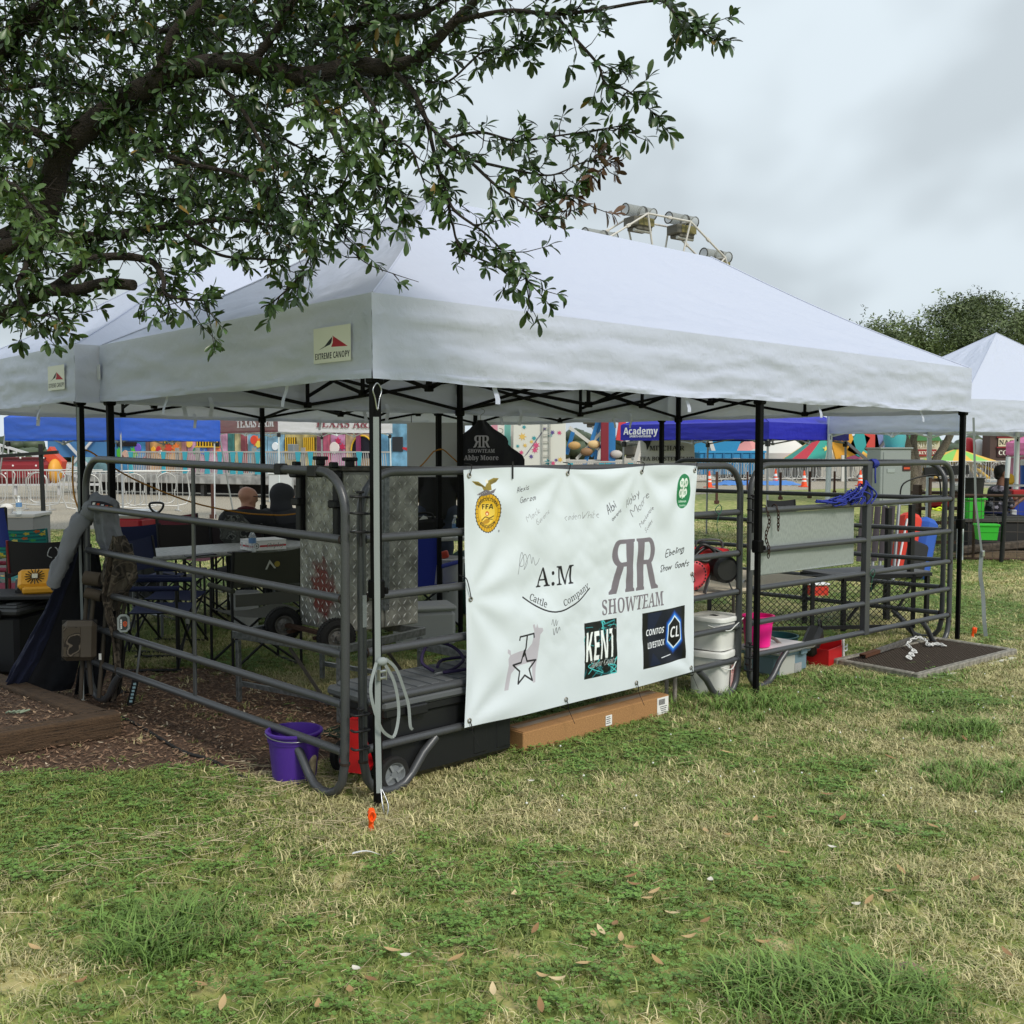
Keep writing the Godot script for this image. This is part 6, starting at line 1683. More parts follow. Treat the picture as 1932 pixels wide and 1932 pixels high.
	var tg := thing("hang_tag", "octagonal dark hang tag with orange shield on the chair pack", "tag", W(233, 1176, 6.22), 0.35)
	part(tg, "card", MB.new().prism(PackedVector2Array([Vector2(-0.018, 0.055), Vector2(0.018, 0.055), Vector2(0.036, 0.035), Vector2(0.036, -0.035), Vector2(0.018, -0.055), Vector2(-0.018, -0.055), Vector2(-0.036, -0.035), Vector2(-0.036, 0.035)]), 0.003), mat("8f9696", 0.5))
	part(tg, "print", MB.new().quad(Vector3(-0.026, -0.046, 0.001), Vector3(0.026, -0.046, 0.001), Vector3(0.026, 0.046, 0.001), Vector3(-0.026, 0.046, 0.001)), print_mat(ht.done(), 0.5))
	part(tg, "string", MB.new().tube([Vector3(0, 0.055, 0), Vector3(0.01, 0.12, -0.03)], 0.002, 4), mat("1a1a1a", 0.8))
	# small yellow-topped tool on the mulch
	var ts := thing("marking_stick", "black tool with yellow top and blue lettering below the left panel", "tool", W(254, 1285, 6.5) * Vector3(1, 0, 1), 0.3)
	part(ts, "tube", MB.new().tube([Vector3(-0.03, 0.02, 0), Vector3(0.01, 0.20, 0)], 0.022, 10), dark)
	part(ts, "yellow_top", MB.new().tube([Vector3(0.01, 0.20, 0), Vector3(0.014, 0.215, 0)], 0.024, 10), mat("c98a1c", 0.5))
	part(ts, "rod", MB.new().tube([Vector3(0.014, 0.215, 0), Vector3(0.04, 0.40, 0)], 0.008, 8), mat("8c9092", 0.4, 0.6))
	for k in 6: part(ts, "letter_mark", MB.new().box(Vector3(-0.024 + k * 0.005, 0.05 + k * 0.022, 0.023), Vector3(0.018, 0.014, 0.002)), mat("9fc3cc", 0.6))
	# black tote chest at the left edge, with the yellow fan behind it
	var tm := mat("2a2b2c", 0.5, 0.0, "fine", 8.0)
	var ct := thing("tote_chest", "large black tote chest with ribbed lid at the left edge", "chest", G(40, 1268) + Vector3(-0.3, 0, -0.1), -0.12)
	part(ct, "body", MB.new().box(Vector3(0, 0.23, 0), Vector3(0.80, 0.44, 0.48), Basis.IDENTITY, 0.03), mat("16171a", 0.55))
	var clid := part(ct, "lid", MB.new().box(Vector3(0, 0.475, 0), Vector3(0.86, 0.05, 0.54), Basis.IDENTITY, 0.015).box(Vector3(0, 0.505, 0), Vector3(0.80, 0.025, 0.46), Basis.IDENTITY, 0.01), tm)
	for k in 5: part(clid, "rib", MB.new().box(Vector3(-0.32 + k * 0.16, 0.522, -0.02), Vector3(0.09, 0.015, 0.40), Basis.IDENTITY, 0.006), tm)
	for x in [-0.05, 0.22]: part(ct, "latch", MB.new().box(Vector3(x, 0.47, 0.275), Vector3(0.16, 0.07, 0.04), Basis(Vector3.RIGHT, 0.3), 0.012), tm)
	var yl := mat("d99a14", 0.45)
	var fn := thing("work_fan", "yellow and black jobsite fan leaning back behind the tote chest", "fan", W(66, 1106, 7.75), 0.35)
	var tilt := Basis(Vector3.RIGHT, -0.75)
	part(fn, "case", MB.new().box(tilt * Vector3(0, 0.06, 0), Vector3(0.24, 0.18, 0.08), tilt, 0.025), yl)
	part(fn, "base", MB.new().box(Vector3(0.03, -0.02, 0.08), Vector3(0.22, 0.05, 0.08), Basis.IDENTITY, 0.012), yl)
	part(fn, "black_frame", MB.new().box(tilt * Vector3(0, 0.03, -0.03), Vector3(0.28, 0.14, 0.06), tilt, 0.02), dark)
	for k in 16:
		var an := TAU * k / 16
		part(fn, "grille_bar", MB.new().bar(tilt * Vector3(cos(an) * 0.02, 0.06 + sin(an) * 0.02, 0.045), tilt * Vector3(cos(an) * 0.07, 0.06 + sin(an) * 0.07, 0.045), 0.005, 0.005), dark)
	part(fn, "hub_label", MB.new().box(tilt * Vector3(0, 0.06, 0.05), Vector3(0.04, 0.04, 0.005), tilt), mat("d8d2b8", 0.6))
	var st := thing("low_table", "low black table under the yellow fan", "table", fn.position * Vector3(1, 0, 1), 0.1)
	part(st, "table_top", MB.new().box(Vector3(-0.1, fn.position.y - 0.06, 0), Vector3(0.9, 0.03, 0.45), Basis.IDENTITY, 0.006), dark)
	for x in [-0.5, 0.3]:
		for z in [-0.18, 0.18]: part(st, "leg", MB.new().box(Vector3(x, (fn.position.y - 0.075) / 2, z), Vector3(0.03, fn.position.y - 0.075, 0.03)), dark)
	# chairs and table at the far left
	var ck2 := director_chair("dark grey camp chair with red piping and antler print at the left", W(98, 1050, 8.6) * Vector3(1, 0, 1), PI + 0.15, mat("2b2829", 0.85, 0.0, "fine", 8.0), mat("7a1a20", 0.5))
	var an := mat("b9bab8", 0.7)
	for s in [-1.0, 1.0]: part(ck2, "antler_print", MB.new().tube(curve([Vector3(-0.1 + s * 0.012, 0.78, -0.314), Vector3(-0.1 + s * 0.045, 0.80, -0.314), Vector3(-0.1 + s * 0.03, 0.85, -0.314), Vector3(-0.1 + s * 0.012, 0.865, -0.314)], 4), 0.004, 4), an)
	var teal := floral_mat()
	director_chair("teal striped tropical camp chair at the left edge", W(62, 1020, 9.9) * Vector3(1, 0, 1), PI - 0.05, teal, mat("1d6a66", 0.5))
	director_chair("pink and black camp chair low at the left edge", W(40, 1085, 9.0) * Vector3(1, 0, 1) + Vector3(-0.2, 0, 0), PI * 0.5, mat("8c3448", 0.85), frame)
	var gt := thing("folding_table", "grey table with a bottle on it at the left edge", "table", W(20, 969, 12.0) * Vector3(1, 0, 1), 0.1)
	var gy := W(20, 969, 12.0).y
	part(gt, "table_top", MB.new().box(Vector3(-0.4, gy - 0.02, -0.2), Vector3(1.4, 0.04, 0.6), Basis.IDENTITY, 0.006), mat("8e8f8e", 0.6))
	part(gt, "table_skirt", MB.new().box(Vector3(-0.4, gy / 2 - 0.02, 0.08), Vector3(1.36, gy - 0.05, 0.01)), mat("5c5f61", 0.7))
	part(gt, "table_skirt", MB.new().box(Vector3(0.28, gy / 2 - 0.02, -0.2), Vector3(0.01, gy - 0.05, 0.55)), mat("5c5f61", 0.7))
	water_bottle("clear water bottle with blue label on the grey table", Vector3(W(36, 969, 11.9).x, gy, -11.9), 0.2)
	var cupm := mat("ccc9c4", 0.5)
	var cu := thing("food_tray", "crumpled white food tray on the grey table", "tray", Vector3(W(10, 969, 12.0).x, gy, -12.0))
	part(cu, "tray", MB.new().lathe([Vector2(0, 0.0), Vector2(0.07, 0.0), Vector2(0.10, 0.06), Vector2(0.095, 0.06), Vector2(0.06, 0.01), Vector2(0, 0.01)], 10), cupm)
	part(cu, "wrap", MB.new().ball(Vector3(0.02, 0.07, 0), Vector3(0.08, 0.05, 0.06), Basis.IDENTITY, 8, 6), cupm)
	var tarp := thing("blue_cloth", "deep blue cloth hanging at the left edge", "cloth", W(2, 972, 8.6) * Vector3(1, 0, 1))
	part(tarp, "cloth", MB.new().sheet(8, 8, func(s, t): return Vector3(-0.3 + s * 0.33 + 0.05 * t, 1.12 - t * 0.32 + 0.05 * s, 0.03 * sin(s * 9.0))), mat("1a2c78", 0.8))
	part(tarp, "rail", MB.new().tube([Vector3(-0.3, 1.12, 0), Vector3(-0.3, 0.0, 0)], 0.012, 6).tube([Vector3(-0.3, 1.12, 0), Vector3(0.04, 1.17, 0)], 0.01, 6).tube([Vector3(0.04, 1.17, 0), Vector3(0.04, 0.0, -0.02)], 0.012, 6), frame)
	var pp := thing("black_post", "black post with a cross bar standing behind the left chairs", "post", W(84, 985, 15.5) * Vector3(1, 0, 1))
	part(pp, "post", MB.new().tube([Vector3(0.0, 0, 0), Vector3(-0.03, W(80, 838, 15.5).y, 0)], 0.035, 8), frame)
	part(pp, "cross_bar", MB.new().bar(Vector3(-0.8, W(40, 862, 15.5).y, 0.04), Vector3(0.25, W(105, 853, 15.5).y, 0.04), 0.05, 0.05), frame)

func water_bottle(label: String, at: Vector3, h: float) -> void:
	var o := thing("water_bottle", label, "bottle", at, 0.0, "clear water bottles")
	part(o, "bottle", MB.new().lathe([Vector2(0, 0), Vector2(0.03, 0.0), Vector2(0.033, 0.01), Vector2(0.031, h * 0.3), Vector2(0.033, h * 0.4), Vector2(0.033, h * 0.72), Vector2(0.014, h * 0.93), Vector2(0.013, h)], 16), glass("dfe8ee", 0.25))
	part(o, "label", MB.new().lathe([Vector2(0.0335, h * 0.42), Vector2(0.0342, h * 0.43), Vector2(0.0342, h * 0.66), Vector2(0.0335, h * 0.67)], 16), mat("5f86b4", 0.5))
	part(o, "cap", MB.new().lathe([Vector2(0, h + 0.014), Vector2(0.015, h + 0.014), Vector2(0.015, h - 0.004)], 12), mat("e4e6e8", 0.4))

func camo_mat(cols: Array) -> StandardMaterial3D:
	var key := str(cols)
	if mats.has(key): return mats[key]
	var nz := FastNoiseLite.new()
	nz.seed = 31; nz.frequency = 0.03; nz.fractal_octaves = 2
	var nt := NoiseTexture2D.new()
	nt.width = 256; nt.height = 256; nt.seamless = true; nt.noise = nz
	var g := Gradient.new()
	g.interpolation_mode = Gradient.GRADIENT_INTERPOLATE_CONSTANT
	g.offsets = PackedFloat32Array([0.0, 0.4, 0.52, 0.66])
	g.colors = PackedColorArray([Color(cols[0]), Color(cols[1]), Color(cols[2]), Color(cols[3])])
	nt.color_ramp = g
	var m := StandardMaterial3D.new()
	m.albedo_texture = nt
	m.uv1_triplanar = true; m.uv1_scale = Vector3.ONE * 1.1
	m.roughness = 0.9
	mats[key] = m
	return m

func floral_mat() -> StandardMaterial3D:
	var a := Art.new(self, 256, 256, Color("17827c"))
	for k in 8: a.rect(0, k * 32, 256, 13, Color("0d5c5c"))
	for k in 26:
		var c: Color = [Color("c7b23a"), Color("c0602c"), Color("3f9a4a"), Color("d8c86a")][k % 4]
		var p := Vector2(rng.randf() * 256, rng.randf() * 256)
		for e in 5: a.oval(p.x + cos(TAU * e / 5) * 8, p.y + sin(TAU * e / 5) * 8, 7, 5, c, TAU * e / 5)
	var m := print_mat(a.done(), 0.85)
	m.texture_repeat = true
	return m

# ------------------------------------------------------------------ things in the middle of the tents
func make_inner_things() -> void:
	var board := mat("cfd0d2", 0.7)
	var wb := thing("white_board", "pale grey board hung under the second tent's edge", "board", W(823, 900, 9.25), YU * 0.12)
	part(wb, "board", MB.new().box(Vector3(0, 0.245, 0), Vector3(0.52, 0.49, 0.012), Basis.IDENTITY, 0.003), board)
	for x in [-0.22, 0.22]: part(wb, "hanger", MB.new().tube([Vector3(x, 0.49, 0), Vector3(x, 0.56, 0)], 0.004, 5), mat("2a2a2a", 0.6))
	# garment bags
	var nv := mat("10121a", 0.7, 0.0, "", 2.0, "crumple", 0.3)
	for q in [[907, 9.05, "black garment bag with letter mark hung from the tent truss", 0.44, 0], [942, 9.35, "plain black garment bag hung behind the lettered bag", 0.42, 1]]:
		var o := thing("garment_bag", q[2], "garment bag", W(q[0], 797 + q[4] * 36, q[1]), 0.1)
		var hw: float = q[3] * 0.5
		var out := PackedVector2Array()
		for e in [[0.02, 0.02], [0.06, -0.01], [0.13, -0.10], [0.205, -0.16], [0.215, -0.25], [0.23, -0.95]]: out.append(Vector2(e[0] / 0.215 * hw, e[1]))
		var left := out.duplicate()
		left.reverse()
		for e in left: out.append(Vector2(-e.x * 0.8, e.y))
		part(o, "bag", MB.new().sheet(20, 26, func(s, t):
			var y: float = -0.95 * t
			var w: float = hw * (0.16 + 0.84 * smoothstep(0.0, 0.19, t)) 
			return Vector3((s - 0.45) * 2.0 * w, y + 0.02, 0.045 * sin(PI * s) + 0.012 * sin(s * 14.0 + t * 2.0))), nv)
		part(o, "bag_back", MB.new().sheet(8, 12, func(s, t):
			var w: float = hw * (0.16 + 0.84 * smoothstep(0.0, 0.19, t)) 
			return Vector3((s - 0.45) * 2.0 * w, -0.95 * t + 0.02, -0.03 * sin(PI * s))), nv)
		part(o, "hook", MB.new().tube(curve([Vector3(0, 0.0, 0), Vector3(0, 0.06, 0), Vector3(0.03, 0.085, 0), Vector3(0.03, 0.11, 0), Vector3(0, 0.12, 0)], 4), 0.003, 5), mat("9a9c9e", 0.3, 0.8))
		if q[4] == 0:
			var pw := mat("b7b4bb", 0.7)
			for e in [["R", 0.105, Vector3(0.035, -0.17, 0.065), 1.0], ["R", 0.105, Vector3(-0.03, -0.17, 0.065), -1.0], ["SHOWTEAM", 0.032, Vector3(0.0, -0.25, 0.065), 1.0], ["Abby Moore", 0.042, Vector3(0.0, -0.31, 0.065), 1.0]]:
				var l := part(o, "lettering", words(e[0], "serif bold", e[1], 0.002), pw)
				l.position = e[2]
				l.scale.x = e[3] * (0.85 if e[0] != "R" else 0.75)
	# table with cooler bag and bottle
	var tp := W(850, 1017, 10.6)
	var tb := thing("folding_table", "white table carrying the black cooler bag behind the show box", "table", Vector3(tp.x, 0, tp.z), YU * 0.3)
	part(tb, "table_top", MB.new().box(Vector3(-0.05, tp.y, -0.25), Vector3(1.3, 0.035, 0.6), Basis.IDENTITY, 0.008), mat("b5b4b0", 0.6))
	for x in [-0.6, 0.5]:
		for z in [-0.02, -0.48]: part(tb, "leg", MB.new().tube([Vector3(x, 0, z), Vector3(x, tp.y - 0.02, z)], 0.014, 7), mat("3a3b3c", 0.5))
	var blk := mat("121317", 0.8, 0.0, "fine", 8.0)
	var cb := thing("cooler_bag", "black soft cooler bag with grey piping on the rear table", "bag", Vector3(W(800, 1000, 10.5).x, tp.y + 0.02, -10.55), 0.25)
	part(cb, "body", MB.new().box(Vector3(0, 0.11, 0), Vector3(0.30, 0.21, 0.2), Basis.IDENTITY, 0.05), blk)
	part(cb, "piping", MB.new().tube(curve([Vector3(0.15, 0.02, 0.06), Vector3(0.155, 0.16, 0.06), Vector3(0.12, 0.21, 0.06), Vector3(0.05, 0.22, 0.08)], 4), 0.006, 6), mat("6c6a66", 0.8))
	part(cb, "handle", MB.new().tube(curve([Vector3(-0.1, 0.20, 0.05), Vector3(-0.07, 0.25, 0.08), Vector3(0.0, 0.26, 0.09), Vector3(0.07, 0.24, 0.08), Vector3(0.08, 0.19, 0.06)], 5), 0.012, 7), blk)
	part(cb, "white_patch", MB.new().prism(PackedVector2Array([Vector2(-0.05, 0.0), Vector2(0.04, 0.01), Vector2(0.03, 0.03), Vector2(-0.01, 0.045)]), 0.002, Transform3D(Basis.IDENTITY, Vector3(-0.02, 0.19, 0.102))), mat("c5c8c6", 0.6))
	water_bottle("clear water bottle on the rear table right of the cooler bag", Vector3(W(859, 1000, 10.5).x, tp.y + 0.02, -10.5), 0.22)
	# blue camp chair, trash bin, coolers
	var roy := mat("1a2f9c", 0.8, 0.0, "fine", 8.0)
	var fr := mat("17181a", 0.5)
	var bc := director_chair("royal blue camp chair with white lettering behind the show box", W(800, 1060, 9.3) * Vector3(1, 0, 1), PI - 0.35, roy, fr)
	part(bc, "back_cloth", MB.new().sheet(10, 12, func(s, t): return Vector3((s - 0.5) * (0.56 - 0.12 * t), 0.92 - t * 0.5, -0.27 - 0.03 * sin(PI * s))), roy)
	var lt := part(bc, "lettering", words("OK", "sans bold", 0.07, 0.002), mat("d8dade", 0.7))
	lt.position = Vector3(0.05, 0.84, -0.315); lt.rotation.y = PI
	var bin := mat("b4b5b6", 0.5)
	var wbin := thing("waste_bin", "tall white bin with a lip behind the rear tent posts", "bin", W(842, 1150, 9.6) * Vector3(1, 0, 1))
	part(wbin, "body", MB.new().lathe([Vector2(0, 0), Vector2(0.13, 0), Vector2(0.17, 0.60), Vector2(0.19, 0.60), Vector2(0.195, 0.64), Vector2(0.17, 0.65), Vector2(0.16, 0.62), Vector2(0.12, 0.02), Vector2(0, 0.02)], 24), bin)
	part(wbin, "red_item", MB.new().box(Vector3(-0.02, 0.67, 0), Vector3(0.09, 0.07, 0.05), Basis(Vector3.BACK, 0.3), 0.01), mat("c8442a", 0.5))
	var wc := thing("cooler_chest", "white cooler chest on the grass under the blue camp chair", "cooler", W(800, 1170, 8.6) * Vector3(1, 0, 1), 0.3)
	part(wc, "body", MB.new().box(Vector3(0, 0.16, 0), Vector3(0.48, 0.30, 0.32), Basis.IDENTITY, 0.03), bin)
	part(wc, "lid", MB.new().box(Vector3(0, 0.335, 0), Vector3(0.50, 0.05, 0.34), Basis.IDENTITY, 0.02), bin)
	var grn := thing("garbage_bag", "dark green bag slumped behind the white bin", "bag", W(872, 1075, 10.2) * Vector3(1, 0, 1))
	var gb := MB.new().ball(Vector3(0, 0.32, 0), Vector3(0.2, 0.34, 0.2), Basis.IDENTITY, 24, 16)
	for i in gb.v.size(): gb.v[i] += gb.n[i] * 0.05 * ns.get_noise_3dv(gb.v[i] * 7.0)
	part(grn, "bag", gb, mat("173a38", 0.4))

# ------------------------------------------------------------------ things toward the right
func make_right_things() -> void:
	var blk := mat("141416", 0.5, 0.2)
	var grey := mat("55575b", 0.5)
	# trimming stand with mesh side
	var at := W(1634, 1078, 9.6)
	var gs := thing("grooming_stand", "black grooming stand with flat deck behind the right pen panel", "stand", Vector3(at.x, 0, at.z), 0.42)
	var hh := at.y
	part(gs, "deck", MB.new().box(Vector3(0, hh, 0), Vector3(1.05, 0.02, 0.55), Basis.IDENTITY, 0.004), mat("6b6c6e", 0.7, 0.0, "speck", 8.0))
	for q in [[Vector3(-0.53, hh - 0.02, 0.28), Vector3(0.53, hh - 0.02, 0.28)], [Vector3(-0.53, hh - 0.02, -0.28), Vector3(0.53, hh - 0.02, -0.28)], [Vector3(-0.53, hh - 0.02, -0.28), Vector3(-0.53, hh - 0.02, 0.28)], [Vector3(0.53, hh - 0.02, -0.28), Vector3(0.53, hh - 0.02, 0.28)]]:
		part(gs, "deck_frame", MB.new().bar(q[0], q[1], 0.03, 0.03), blk)
	for x in [-0.50, 0.50]:
		for z in [-0.26, 0.26]: part(gs, "leg", MB.new().box(Vector3(x, hh / 2 - 0.02, z), Vector3(0.035, hh - 0.04, 0.035)), blk)
	part(gs, "post", MB.new().box(Vector3(0.30, (hh + 1.15) / 2, 0.25), Vector3(0.045, 1.15 - hh, 0.045)), blk)
	part(gs, "post", MB.new().box(Vector3(0.36, 0.55, -0.1), Vector3(0.045, 1.1, 0.045)), blk)
	part(gs, "head_bar", MB.new().bar(Vector3(-0.35, 0.86, 0.25), Vector3(0.32, 0.82, 0.25), 0.03, 0.04), blk)
	part(gs, "brace", MB.new().bar(Vector3(-0.1, hh - 0.04, 0.26), Vector3(-0.45, 0.12, 0.26), 0.02, 0.02), blk)
	part(gs, "brace", MB.new().bar(Vector3(0.35, hh - 0.04, 0.26), Vector3(0.1, 0.12, 0.26), 0.02, 0.02), blk)
	# expanded metal side on the ground
	var ma := W(1338, 1170, 8.8)
	var mb := W(1722, 1172, 9.0)
	ma.y = 0; mb.y = 0
	var em := thing("mesh_panel", "black expanded metal panel standing behind the plywood table", "mesh panel", ma, yaw_of(ma, mb))
	var L := ma.distance_to(mb)
	var mm := MB.new()
	var sx := 0.055
	var sy := 0.026
	for j in 15:
		for i in int(L / sx):
			var c := Vector3((i + 0.5 * (j % 2)) * sx, 0.13 + j * sy * 0.5 * 2.0, 0)
			for s in [-1.0, 1.0]: mm.bar(c, c + Vector3(sx * 0.5, sy * s, 0), 0.003, 0.005)
	part(em, "expanded_mesh", mm, blk).set_meta("kind", "stuff")
	for q in [[Vector3(0, 0.10, 0), Vector3(L, 0.10, 0)], [Vector3(0, 0.55, 0), Vector3(L, 0.55, 0)], [Vector3(0, 0.08, 0), Vector3(0, 0.56, 0)], [Vector3(L, 0.08, 0), Vector3(L, 0.56, 0)], [Vector3(L * 0.5, 0.08, 0), Vector3(L * 0.5, 0.56, 0)]]:
		part(em, "frame", MB.new().bar(q[0], q[1], 0.03, 0.03), blk)
	for x in [0.02, L * 0.5, L - 0.02]: part(em, "foot", MB.new().bar(Vector3(x, 0.09, 0), Vector3(x, 0.0, 0.1), 0.025, 0.025), blk)
	var st := W(1640, 1010, 10.5)
	# folded chairs and stroller wagon leaning beyond the pen
	var wa := W(1690, 1062, 13.0) * Vector3(1, 0, 1)
	var bagr := mat("c8331f", 0.7)
	var bagb := mat("1c4fa8", 0.7)
	var gb := thing("gear_bag", "red black and blue gear bag standing beyond the right pen panel", "bag", wa + Vector3(0.12, 0, 0), 0.35)
	var lean := Basis(Vector3.RIGHT, -0.18) * Basis(Vector3.BACK, -0.36)
	part(gb, "blue_side", MB.new().box(lean * Vector3(0.12, 0.34, 0), Vector3(0.22, 0.64, 0.2), lean, 0.06), bagb)
	part(gb, "red_side", MB.new().box(lean * Vector3(-0.08, 0.33, 0.01), Vector3(0.2, 0.62, 0.19), lean, 0.05), bagr)
	part(gb, "black_pocket", MB.new().box(lean * Vector3(-0.01, 0.20, 0.10), Vector3(0.24, 0.34, 0.06), lean, 0.025), mat("131419", 0.7))
	part(gb, "white_trim", MB.new().box(lean * Vector3(-0.17, 0.30, 0.08), Vector3(0.015, 0.5, 0.02), lean, 0.004), mat("d5d5d8", 0.6))
	var fc := thing("folded_chairs", "folded grey camp chairs leaning left of the red and blue bag", "folded chair", wa + Vector3(-0.28, 0, 0.1), 0.3)
	gb.scale = Vector3.ONE * 1.35
	fc.scale = Vector3.ONE * 1.35
	for k in 5:
		var x := -0.16 + k * 0.08
		part(fc, "tube", MB.new().tube([Vector3(x - 0.05, 0.0, 0.1), Vector3(x + 0.14, 0.72 - 0.03 * (k % 2), -0.08)], 0.016, 7), mat("85878a", 0.4, 0.5))
		part(fc, "cloth", MB.new().sheet(3, 6, func(s, t): return Vector3(x + 0.02 + s * 0.07 + t * -0.12, 0.70 - t * 0.5, -0.07 + t * 0.12 + 0.03 * sin(s * PI))), mat("3c363c", 0.9))
	director_chair("dark camp chair standing alone on the lawn beyond the pens", W(1497, 990, 15.0) * Vector3(1, 0, 1), 0.5, mat("17181c", 0.9), blk)
	var rb := thing("red_box", "small red box on the lawn behind the plywood table", "box", W(1541, 1078, 11.5) * Vector3(1, 0, 1), 0.2)
	part(rb, "body", MB.new().box(Vector3(0, 0.07, 0), Vector3(0.22, 0.13, 0.18), Basis.IDENTITY, 0.02), bagr)
	part(rb, "lid", MB.new().box(Vector3(0, 0.15, 0), Vector3(0.24, 0.025, 0.2), Basis.IDENTITY, 0.01), mat("d8d8d8", 0.5))
	# wire pen at the far right, with what hangs on it and stands behind
	var rusty := mat("6e5648", 0.85, 0.3, "speck", 6.0)
	var wire := mat("5c5450", 0.6, 0.5)
	var fa := W(1790, 1055, 15.4) * Vector3(1, 0, 1)
	var fb := W(1990, 1055, 15.1) * Vector3(1, 0, 1)
	var wf := thing("wire_pen", "rusty framed wire mesh pen at the right edge", "pen", fa, yaw_of(fa, fb))
	var FL := fa.distance_to(fb)
	var fh := 0.98
	for q in [[Vector3(0, 0.02, 0), Vector3(0, fh, 0)], [Vector3(0, fh, 0), Vector3(FL, fh, 0)], [Vector3(0, 0.03, 0), Vector3(FL, 0.03, 0)], [Vector3(FL, 0, 0), Vector3(FL, fh, 0)], [Vector3(0.34, 0.02, 0), Vector3(0.34, fh, 0)]]:
		part(wf, "frame_bar", MB.new().tube([q[0], q[1]], 0.022, 7), rusty)
	for k in 9: part(wf, "wire", MB.new().tube([Vector3(0.1 + k * 0.17, 0.03, 0), Vector3(0.1 + k * 0.17, fh, 0)], 0.004, 4), wire)
	for k in 6: part(wf, "wire", MB.new().tube([Vector3(0, 0.14 + k * 0.15, 0.003), Vector3(FL, 0.14 + k * 0.15, 0.003)], 0.004, 4), wire)
	var gate := thing("rusty_gate", "rusty tube gate standing behind the right corner post", "gate", W(1752, 1040, 15.6) * Vector3(1, 0, 1), 0.1)
	for x in [0.0, 0.22, 0.52]: part(gate, "post", MB.new().box(Vector3(x, 0.62, 0), Vector3(0.04, 1.24, 0.04), Basis.IDENTITY, 0.006), rusty)
	for y in [0.25, 0.55, 0.95, 1.2]: part(gate, "rail", MB.new().bar(Vector3(0, y, 0), Vector3(0.52, y, 0), 0.03, 0.05), rusty)
	part(gate, "cap_rail", MB.new().bar(Vector3(-0.1, 1.32, 0), Vector3(0.6, 1.36, 0), 0.05, 0.14), blk)
	part(gate, "loop", MB.new().tube(curve([Vector3(-0.5, 0.9, 0.05), Vector3(-0.45, 1.15, 0.05), Vector3(-0.1, 1.27, 0.05), Vector3(0.1, 1.25, 0.05), Vector3(0.15, 0.95, 0.05)], 5), 0.012, 6), blk)
	var lime := mat("d3e61e", 0.5)
	var ll := thing("lime_strap", "bright lime strap hanging on the rusty gate", "strap", W(1770, 960, 15.2), 0.0)
	part(ll, "strap", MB.new().tube(curve([Vector3(-0.09, 0.0, 0), Vector3(0.0, -0.02, 0.01), Vector3(0.07, 0.0, 0), Vector3(0.06, 0.07, 0)], 4), 0.018, 6).tube(curve([Vector3(-0.05, -0.01, 0.02), Vector3(0.02, 0.02, 0.02), Vector3(0.06, -0.03, 0.02)], 4), 0.015, 6), lime)
	var pt := thing("fence_post", "black steel post with white top by the wire pen", "post", W(1889, 1057, 15.0) * Vector3(1, 0, 1))
	part(pt, "post", MB.new().tube([Vector3(0, 0, 0), Vector3(0.05, 1.25, 0)], 0.035, 4), blk)
	part(pt, "white_top", MB.new().tube([Vector3(0.05, 1.25, 0), Vector3(0.062, 1.56, 0)], 0.037, 4), mat("c8ced2", 0.5))
	var green := mat("2fae2a", 0.4)
	var hb := thing("feed_bucket", "bright green square bucket hung on the wire pen", "bucket", W(1864, 1019, 14.95), yaw_of(fa, fb))
	part(hb, "body", MB.new().prism(PackedVector2Array([Vector2(-0.125, 0.0), Vector2(0.125, 0.0), Vector2(0.15, 0.22), Vector2(-0.15, 0.22)]), 0.22), green)
	part(hb, "rim", MB.new().box(Vector3(0, 0.215, -0.11), Vector3(0.325, 0.035, 0.25), Basis.IDENTITY, 0.008), green)
	part(hb, "rib", MB.new().box(Vector3(0, 0.12, 0.003), Vector3(0.27, 0.012, 0.01)), green)
	part(hb, "wire_handle", MB.new().tube(curve([Vector3(-0.14, 0.22, 0), Vector3(-0.1, 0.34, -0.05), Vector3(0.1, 0.36, -0.05), Vector3(0.14, 0.22, 0)], 5), 0.004, 5), wire)
	var gt := thing("green_tub", "tall bright green tub with a black bucket on it near the right post", "tub", W(1832, 985, 16.6) * Vector3(1, 0, 1), 0.1)
	part(gt, "body", MB.new().box(Vector3(0, 0.66, 0), Vector3(0.30, 0.44, 0.3), Basis.IDENTITY, 0.03), green)
	part(gt, "rim", MB.new().box(Vector3(0.01, 0.87, 0), Vector3(0.35, 0.03, 0.34), Basis.IDENTITY, 0.01), green)
	part(gt, "base", MB.new().box(Vector3(0, 0.22, 0), Vector3(0.4, 0.44, 0.4), Basis.IDENTITY, 0.01), mat("232427", 0.7))
	bucket("bucket", "black bucket standing on the tall green tub", "bucket", gt.position + Vector3(0.01, 0.89, 0), 0.15, 0.18, 0.32, mat("131315", 0.5), 0.0, "", false)
	var tr := mat("17181a", 0.7)
	var tg := thing("stock_trough", "long black trough inside the wire pen at the right", "trough", W(1905, 1022, 16.4) * Vector3(1, 0, 1), 0.0)
	part(tg, "body", MB.new().box(Vector3(0.1, 0.27, 0), Vector3(1.9, 0.54, 0.6), Basis.IDENTITY, 0.04), tr)
	part(tg, "rim", MB.new().box(Vector3(0.1, 0.55, 0.30), Vector3(1.95, 0.06, 0.05), Basis.IDENTITY, 0.01).box(Vector3(0.1, 0.55, -0.30), Vector3(1.95, 0.06, 0.05), Basis.IDENTITY, 0.01), mat("3a3b38", 0.8))
	var hay := MB.new().sheet(24, 10, func(s, t): return Vector3(s * 2.6, 0.01 + 0.10 * sin(PI * s) * sin(PI * t) + 0.02 * ns.get_noise_2d(s * 30.0, t * 12.0), -t * 0.9))
